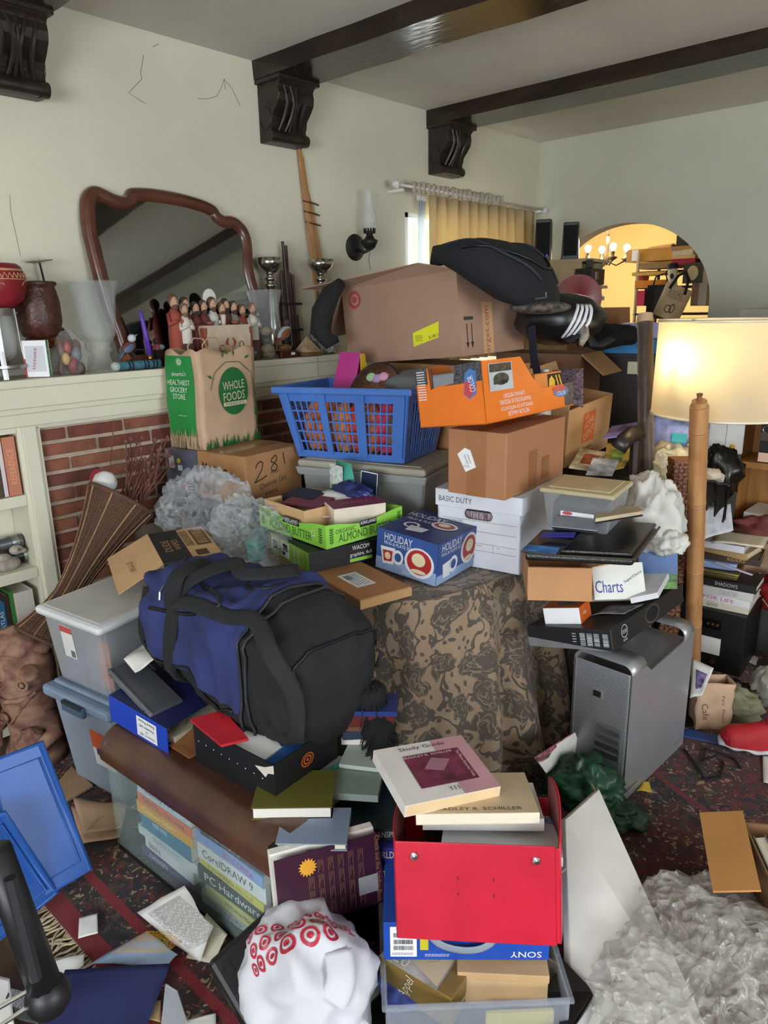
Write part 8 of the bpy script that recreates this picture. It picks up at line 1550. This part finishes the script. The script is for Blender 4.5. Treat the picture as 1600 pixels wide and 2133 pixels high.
paper('dark_leaflet', 'black and white printed leaflet at the left bottom corner', [(-1.619, 0.374, 0.010), (-1.521, 0.423, 0.010), (-1.573, 0.463, 0.012), (-1.667, 0.415, 0.012)], mat('#3a3c40', .5), .004, 4, '#c8c8c8'); paper('edge_paper', 'white papers at the far left bottom edge', [(-1.624, 0.332, 0.010), (-1.555, 0.382, 0.010), (-1.697, 0.427, 0.010), (-1.782, 0.389, 0.010)], s=5, bend=.004); paper('yellow_note', 'tan envelope corner under the navy folder', [(-1.366, 0.582, 0.008), (-1.308, 0.617, 0.008), (-1.358, 0.648, 0.008), (-1.383, 0.617, 0.008)], mat('#c0a878'), .003, 6); paper('corner_paper', 'white sheet at the bottom below the plastic sleeve', [(-1.240, 0.632, 0.006), (-1.201, 0.697, 0.006), (-1.232, 0.719, 0.006), (-1.268, 0.663, 0.006)], bend=.002)
tag(slab('plastic_sleeve', clear('#b8bcc4', .4, .12), [(-1.285, 0.603, 0.010), (-1.254, 0.657, 0.010), (-1.314, 0.671, 0.050), (-1.345, 0.659, 0.060)], .012, None), 'clear plastic sleeve standing beside the navy folder', 'sleeve')
# ---- black electronics case, store bag
t = thing('black_device', 'flat black electronics case standing on edge beside the glass table', 'device'); P = [(-1.104, 0.721, 0.020), (-1.034, 0.926, 0.020), (-1.243, 0.917, 0.170), (-1.256, 0.718, 0.130)]; slab('case', mat('#161618', .45, bump=.1), P, .05, t, .012)
P = [V(p) for p in P]; nn = (P[1]-P[0]).cross(P[3]-P[0]).normalized(); nn = nn if nn.z > 0 else -nn; dd = Flat(P[0]+nn*.0505, P[1]-P[0], P[3]-P[0], .001); dd.text('F', 'SONY', .2, .55, .06, .012, 25); dd.build('lettering', mat('#4a4a4c'), t)
for f in (.8, .88): MB().cyl(P[0].lerp(P[3], f)+(P[1]-P[0])*.15+nn*.05, P[0].lerp(P[3], f)+(P[1]-P[0])*.15+nn*.054, .009, n=12).build('knob', BLACK, t)
t = thing('store_bag', 'white plastic store bag with red ring pattern', 'bag'); c0 = V((-1.050, 0.856, 0.140)); SBM = translucent('#dcdce2', .2)
def sbf(d): return 1+.2*noise.noise(d*1.8+V((3, 1, 7)))+.34*(.3-abs(noise.noise(d*1.9+V((1, 4, 2)))))+.07*(.3-abs(noise.noise(d*5)))
def sbp(d, o=0):
    d = V(d).normalized(); k = sbf(d)+o; p = c0+V((d.x*.155, d.y*.14, d.z*.145))*k; p.z = max(p.z, .012); return p
MB().grid(lambda u, v: sbp((math.cos(u*2*PI)*math.cos((v-.5)*PI), math.sin(u*2*PI)*math.cos((v-.5)*PI), math.sin((v-.5)*PI))), 72, 44, True).build('bag_film', SBM, t, smooth=True)
b = MB(); e0 = (V((0, 0, 1.62))-c0).normalized(); e1 = V((0, 0, 1)).cross(e0).normalized(); e2 = e0.cross(e1); RDM = mat('#b02438', .45, var=.05)
for row in range(5):
    for col in range(9):
        y = .86-.25*row+.05*(col-4); x = -1.0+.26*col+(.13 if row % 2 else 0)
        if y < .12 or y > 1.1 or (x > .35 and y < .6): continue
        pt = lambda r, a: sbp(e0*.75+e1*(x+r*math.cos(a))+e2*(y+r*math.sin(a)), .02)
        for r0, r1 in ((.07, .108), (0, .038)):
            n = 16; k0 = len(b.v)
            for i in range(n): a = 2*PI*i/n; b.v += [pt(r0, a), pt(r1, a)]
            b.f += [(k0+2*i, k0+2*i+1, k0+(2*i+3) % (2*n), k0+(2*i+2) % (2*n)) for i in range(n)]
b.build('red_ring_print', RDM, t); MB().tube(smooth_line([sbp(e0+e1*.5+e2*.3, .02), sbp(e0+e1*.45+e2*-.1, .06), sbp(e0+e1*.3+e2*-.4, .05)], 4), 1, 8, flat=(.03, .004, e0)).build('bag_handle', SBM, t, smooth=True)
# ---- stack in front: carton, clear drawer, gold box, sony box, red case with books
t = thing('white_carton', 'white carton with torn black lining under the front stack', 'box', (-.74, 1.07, 0)); d3 = (.43, .41, .125); carton(t, *d3, mat('#d4d4d6', .7), .006); bx('black_lining', -.205, -.195, .008, .205, .195, .05, mat('#16140f', .4, var=.3, vs=12), t, .004); MB().tube([(.12, .16, .06), (.14, .1, .07), (.17, .08, .055), (.19, .03, .06)], [.004, .014, .012, .004], 6).build('torn_strip', mat('#a88a70', .8), t, smooth=True)
tag(slab('black_bag_lining', mat('#12110f', .35, var=.4, vs=20), [(-.62, 1.2, .11), (-.54, 1.14, .1), (-.535, 1.26, .125), (-.62, 1.27, .15)], .01, None), 'torn black plastic lining folded over the carton edge', 'lining')
t = thing('clear_tray', 'clear plastic drawer with a round finger hole under the gold box', 'drawer', (-.8, 1.14, .055), rz=44); FD = clear('#c2c8d2', .14, .2, fk=.3)
for nm, a in (('front_wall', (-.2, -.15, 0, .2, -.146, .12)), ('back_wall', (-.2, .146, 0, .2, .15, .12)), ('side_wall', (.196, -.15, 0, .2, .15, .12)), ('side_wall', (-.2, -.15, 0, -.196, .15, .12)), ('bottom', (-.2, -.15, 0, .2, .15, .004))): bx(nm, *a, FD, t, .002)
b = MB(); b.box(-.208, -.158, .112, .208, -.146, .122); b.box(.196, -.158, .112, .208, .158, .122); b.box(-.208, -.158, .112, -.196, .158, .122); b.build('rim', FD, t, bev=.003); bx('yellow_pad', .02, -.14, .02, .17, -.13, .075, mat('#c8b84a'), t)
t = thing('gold_box', 'gold and brown video box under the blue electronics box', 'box', (-.85, 1.06, .095), rz=8, ry=2); d3 = (.19, .15, .085); bx('box', -.095, -.075, 0, .095, .075, .085, mat('#8a6f38', .35, .2, var=.1), t); Dec(d3).rect('T', 0, 0, .8, 1).build('silver_top', mat('#a8a29a', .4, var=.2, vs=20), t); Dec(d3).poly('T', [(.1, .3), (.78, .05), (.78, .95), (.2, .95)], .0012).build('cream_label', mat('#cbb592', .5), t)
dd = Dec(d3); dd.e = .0018; dd.text('T', '20', .25, .15, .04, .03); dd.ring('T', .5, .55, .17, .25, .94); dd.text('T', 'Deal', .5, .55, .05, .03, 10); dd.text('F', 'Appel', .4, .5, .07, .03, 70); dd.text('R', 'Appel', .4, .4, .07, .025); dd.build('lettering', mat('#d8cca8', .5, var=0), t); Dec(d3).rect('R', .7, .3, .95, .75, .001).build('label', WHITE, t); dd = Dec(d3); dd.e = .0016; dd.bars('R', .72, .35, .93, .7, 12); dd.build('barcode', INK, t)
t = thing('tan_box', 'small tan card box between the gold box and the blue box', 'box', (-.745, 1.19, .095), rz=38); bx('box', -.1, -.09, 0, .1, .09, .09, mat('#c8a67c', .7), t); bx('lid_fold', -.102, -.092, .07, .102, .092, .091, mat('#c09c70', .7), t)
tag(slab('blue_comic', mat('#3a4a8a', .4, var=.5, vs=30), [(-.98, .99, .11), (-.86, .93, .09), (-.83, .99, .09), (-.95, 1.05, .12)], .02, None), 'colourful blue comic at the left of the clear drawer', 'comic')
t = thing('electronics_box', 'blue electronics box with grey handle lying upside down', 'box', (-.851, 1.183, .19), rz=41, rx=-1); d3 = (.373, .25, .102); bx('box', -.1865, -.125, 0, .1865, .125, .102, mat('#1c4aa8', .4, var=.06), t, .002)
Dec(d3).rect('F', .04, .1, .2, .9).build('white_label', WHITE, t); dd = Dec(d3); dd.e = .0014; [dd.bars('F', .06, v, .18, v+.12, 22) for v in (.28, .44, .62)]; dd.greek('F', .05, .14, .18, .22, 2); dd.build('barcode', INK, t); Dec(d3).rect('F', .22, .28, .27, .8).build('yellow_label', mat('#c8b828', .5), t); dd = Dec(d3); dd.text('F', 'SONY', .86, .16, .07, .016, 180); dd.greek('F', .25, .1, .4, .18, 3); dd.build('white_lettering', WHITE, t)
MB().tube(smooth_line([(-.085, -.126, .075), (-.06, -.136, .055), (-.02, -.142, .046), (.02, -.142, .046), (.05, -.136, .055), (.07, -.126, .075)], 4), 1, 8, flat=(.009, .002, (0, -1, 0))).build('handle', mat('#8a929e', .35), t, smooth=True); bx('handle_end', .06, -.128, .06, .075, -.125, .09, mat('#5a6068'), t)
t = thing('red_case', 'red vinyl box file with two snaps full of textbooks', 'case', (-.768, 1.13, .297), rz=35.7, rx=-12, ry=-2); RV = mat('#c01c34', .34, var=.06, vs=8, bump=.12, bs=420); RI = mat('#7a4040', .7); w, d, h = .345, .2, .215
bx('front_flap', -w/2, -d/2-.008, .0, w/2-.01, -d/2-.004, h, RV, t, .0015); bx('front_flap', -w/2+.01, -d/2-.003, .002, w/2, -d/2+.001, h-.006, RV, t, .0015); bx('back_wall', -w/2, d/2-.003, 0, w/2, d/2, h+.01, RV, t, .001); bx('bottom', -w/2, -d/2, 0, w/2, d/2, .004, RV, t)
for s in (-1, 1):
    b = MB(); n = 12; hh = lambda f: h*(.97+(.34*math.sin(PI*.62*f) if s > 0 else .1*f)); P = [(s*(w/2+.012*math.sin(PI*i/n)), -d/2+d*i/n, hh(i/n)) for i in range(n+1)]; b.v = [(x, y, 0) for x, y, z in P]+P; b.f = [(i, i+1, n+2+i, n+1+i) for i in range(n)]; b.build('side_gusset', RV, t, smooth=True, solid=.003); b = MB(); b.v = [(x-s*.003, y, .01) for x, y, z in P]+[(x-s*.003, y, z-.002) for x, y, z in P]; b.f = [(i, i+1, n+2+i, n+1+i) for i in range(n)]; b.build('lining', RI, t, smooth=True, solid=.001)
for x in (-w*.38, w*.36): MB().lathe([(0, -.002), (.008, 0), (.008, .004), (0, .006)], 16, Matrix.Translation((x, -d/2-.008, h*.86)) @ Matrix.Rotation(PI/2, 4, 'X')).build('snap', CHROME, t, smooth=2)
for x in (-.04, .035):
    for z in (.1, .135): bx('stitch_slot', x-.0015, -d/2-.009, z, x+.0015, -d/2-.0075, z+.008, mat('#6a0a18'), t, 0)
RC = Matrix.Translation((-.768, 1.13, .297)) @ Matrix.Rotation(math.radians(35.7), 4, 'Z') @ Matrix.Rotation(math.radians(-12), 4, 'X')
def rcb(lb, x, y, z, L_, D_, T_, c, rz, rx=0, ry=0, **k): return book(lb, on(RC, x, y, z), L_, D_, T_, c, rz=rz, rx=rx, ry=ry, soft=True, **k)
rcb('black booklet about digital music at the bottom of the red case', .02, -.005, .13, .29, .17, .03, '#141416', 36, -12, spine=[('Enjoy digital', .6, .3)])
o = rcb('white magazine with blue letters upright in the red case', .05, .02, .165, .26, .18, .02, '#d6d8dc', 33, -10); Dec((.26, .18, .02)).text('T', 'Life', .82, .86, .07, .035, 0, .001).build('blue_letters', mat('#4a90c8'), o)
rcb('white magazines stacked below the tan textbook', .03, -.005, .187, .27, .16, .03, '#d2d0cc', 40, -8, pages=PAGESW).location = (-0.829, 1.220, 0.480)
o = rcb('tan textbook by Schiller under the study guide', 0, 0, .2, .27, .18, .026, '#cdb898', 222, 8, spine=None); o.location = (-0.833, 1.197, 0.515); dd = Dec((.27, .18, .026)); dd.text('T', 'BRADLEY R. SCHILLER', .5, .9, .2, .012, 180, .001); dd.build('lettering', mat('#4a4038'), o)
o = rcb('study guide textbook with plum picture on top of the red case', 0, 0, .24, .2, .235, .03, '#d6d0ca', -27, -4, 4, pages=mat('#d8bc90', .8)); o.location = (-0.922, 1.165, 0.555); d3 = (.2, .235, .03); Dec(d3).rect('T', 0, .62, 1, 1).build('pink_half', mat('#b98a90', .45), o); Dec(d3).rect('T', .22, .24, .8, .86, .0014).build('plum_picture', mat('#6a2a42', .4, var=.25, vs=30), o); Dec(d3).poly('T', [(.5, .38), (.32, .52), (.4, .7), (.58, .56)], .002).build('picture_shape', mat('#9a6a7a', .4), o)
dd = Dec(d3); dd.e = .0016; dd.text('T', 'Study Guide', .1, .5, .12, .016, 90); dd.greek('T', .85, .5, .92, .62, 3); dd.build('dark_lettering', mat('#4a3c3c', .6, var=0), o); dd = Dec(d3); dd.e = .0024; dd.text('T', 'BRADLEY R. SCHILLER', .26, .5, .13, .007, 90); dd.text('T', 'The Macro Economy Today', .52, .82, .1, .01, 0); dd.build('pale_lettering', mat('#d8c0c8', .6, var=0), o)
# ---- long white carton, clear film, green bag, landscape magazine
t = thing('long_carton_white', 'long white flat carton leaning towards the tower', 'box'); P = [V(p) for p in ((-0.777, 1.515, 0.300), (-0.769, 1.691, 0.300), (-0.308, 1.352, 0.045), (-0.531, 1.129, 0.030))]; WHT = mat('#cfcbc2', .7, var=.04); slab('panel', WHT, P, .025, t, .004); nn = V((0, 0, 1)); m1, m2 = P[0].lerp(P[3], .28), P[1].lerp(P[2], .18)
MB().tube([m1+V((0, 0, .026)), m2+V((0, 0, .026))], .0018, 5).build('crease', mat('#a8a49a'), t); MB().tube([P[0].lerp(P[1], .6).lerp(P[3].lerp(P[2], .55), f)+V((0, 0, .027)) for f in (.05, .5, .95)], .0015, 5).build('crease', mat('#a8a49a'), t); MB().tube([P[1].lerp(P[2], f)+V((0, 0, .012)) for f in (0, .5, 1)], .004, 5).build('brown_edge', CARDD, t)
t = thing('clear_film', 'big crumpled sheet of clear plastic film at the lower right', 'plastic film'); FLM = clear('#ddd6cb', .22, .1, 1, 40, .25); c0 = V((-0.379, 1.462, 0.110))
blob('film_heap', FLM, t, c0, (.2, .23, .12), .25, 1.7, 11, 40, .5, flat=-.1, rf=3.5, smooth=False); blob('film_heap', FLM, t, c0+V((.05, -.1, .01)), (.16, .17, .12), .3, 2, 4, 36, .6, flat=-.11, rf=4, smooth=False); blob('film_edge', FLM, t, c0+V((-.02, .15, .02)), (.12, .1, .07), .3, 2.2, 7, 30, .6, flat=-.12, rf=4, smooth=False)
t = thing('green_bag', 'crumpled dark green plastic bag at the foot of the tower', 'bag'); GRB = mat('#234a34', .4, var=.3, vs=12); blob('bag_film', GRB, t, (-0.937, 1.981, 0.080), (.11, .08, .085), .25, 2, 5, 30, .35, flat=-.078); blob('bag_tail', GRB, t, (-0.824, 1.980, 0.035), (.08, .06, .04), .3, 2.4, 8, 24, .35, flat=-.033)
t = thing('landscape_magazine', 'magazine with a landscape cover leaning beside the tower', 'magazine'); P = [V(p) for p in ((-1.039, 1.905, 0.120), (-1.030, 2.133, 0.100), (-1.026, 2.069, 0.200), (-1.052, 1.851, 0.200))]; slab('pages', PAGESW, P, .006, t, 0); sheet('cover', mat('#5a4a3c', .35, var=.8, vs=16), [p+V((.003, -.006, .004)) for p in P], t, .003)
sheet('pink_blossom', mat('#a05a68', .5, var=.6, vs=60), [P[i].lerp(P[j], f)+V((.004, -.008, .006)) for i, j, f in ((3, 0, .4), (2, 1, .4), (2, 1, 0), (3, 0, 0))], t, .002); sheet('white_river', mat('#b8bcc4', .5), [P[0].lerp(P[1], .4).lerp(P[3].lerp(P[2], .4), f)+V((.005, -.009, .007))+o for f, o in ((.1, V((0, 0, 0))), (.1, (P[1]-P[0])*.25), (.55, (P[1]-P[0])*.1), (.55, V((0, 0, 0))))], t, .001)
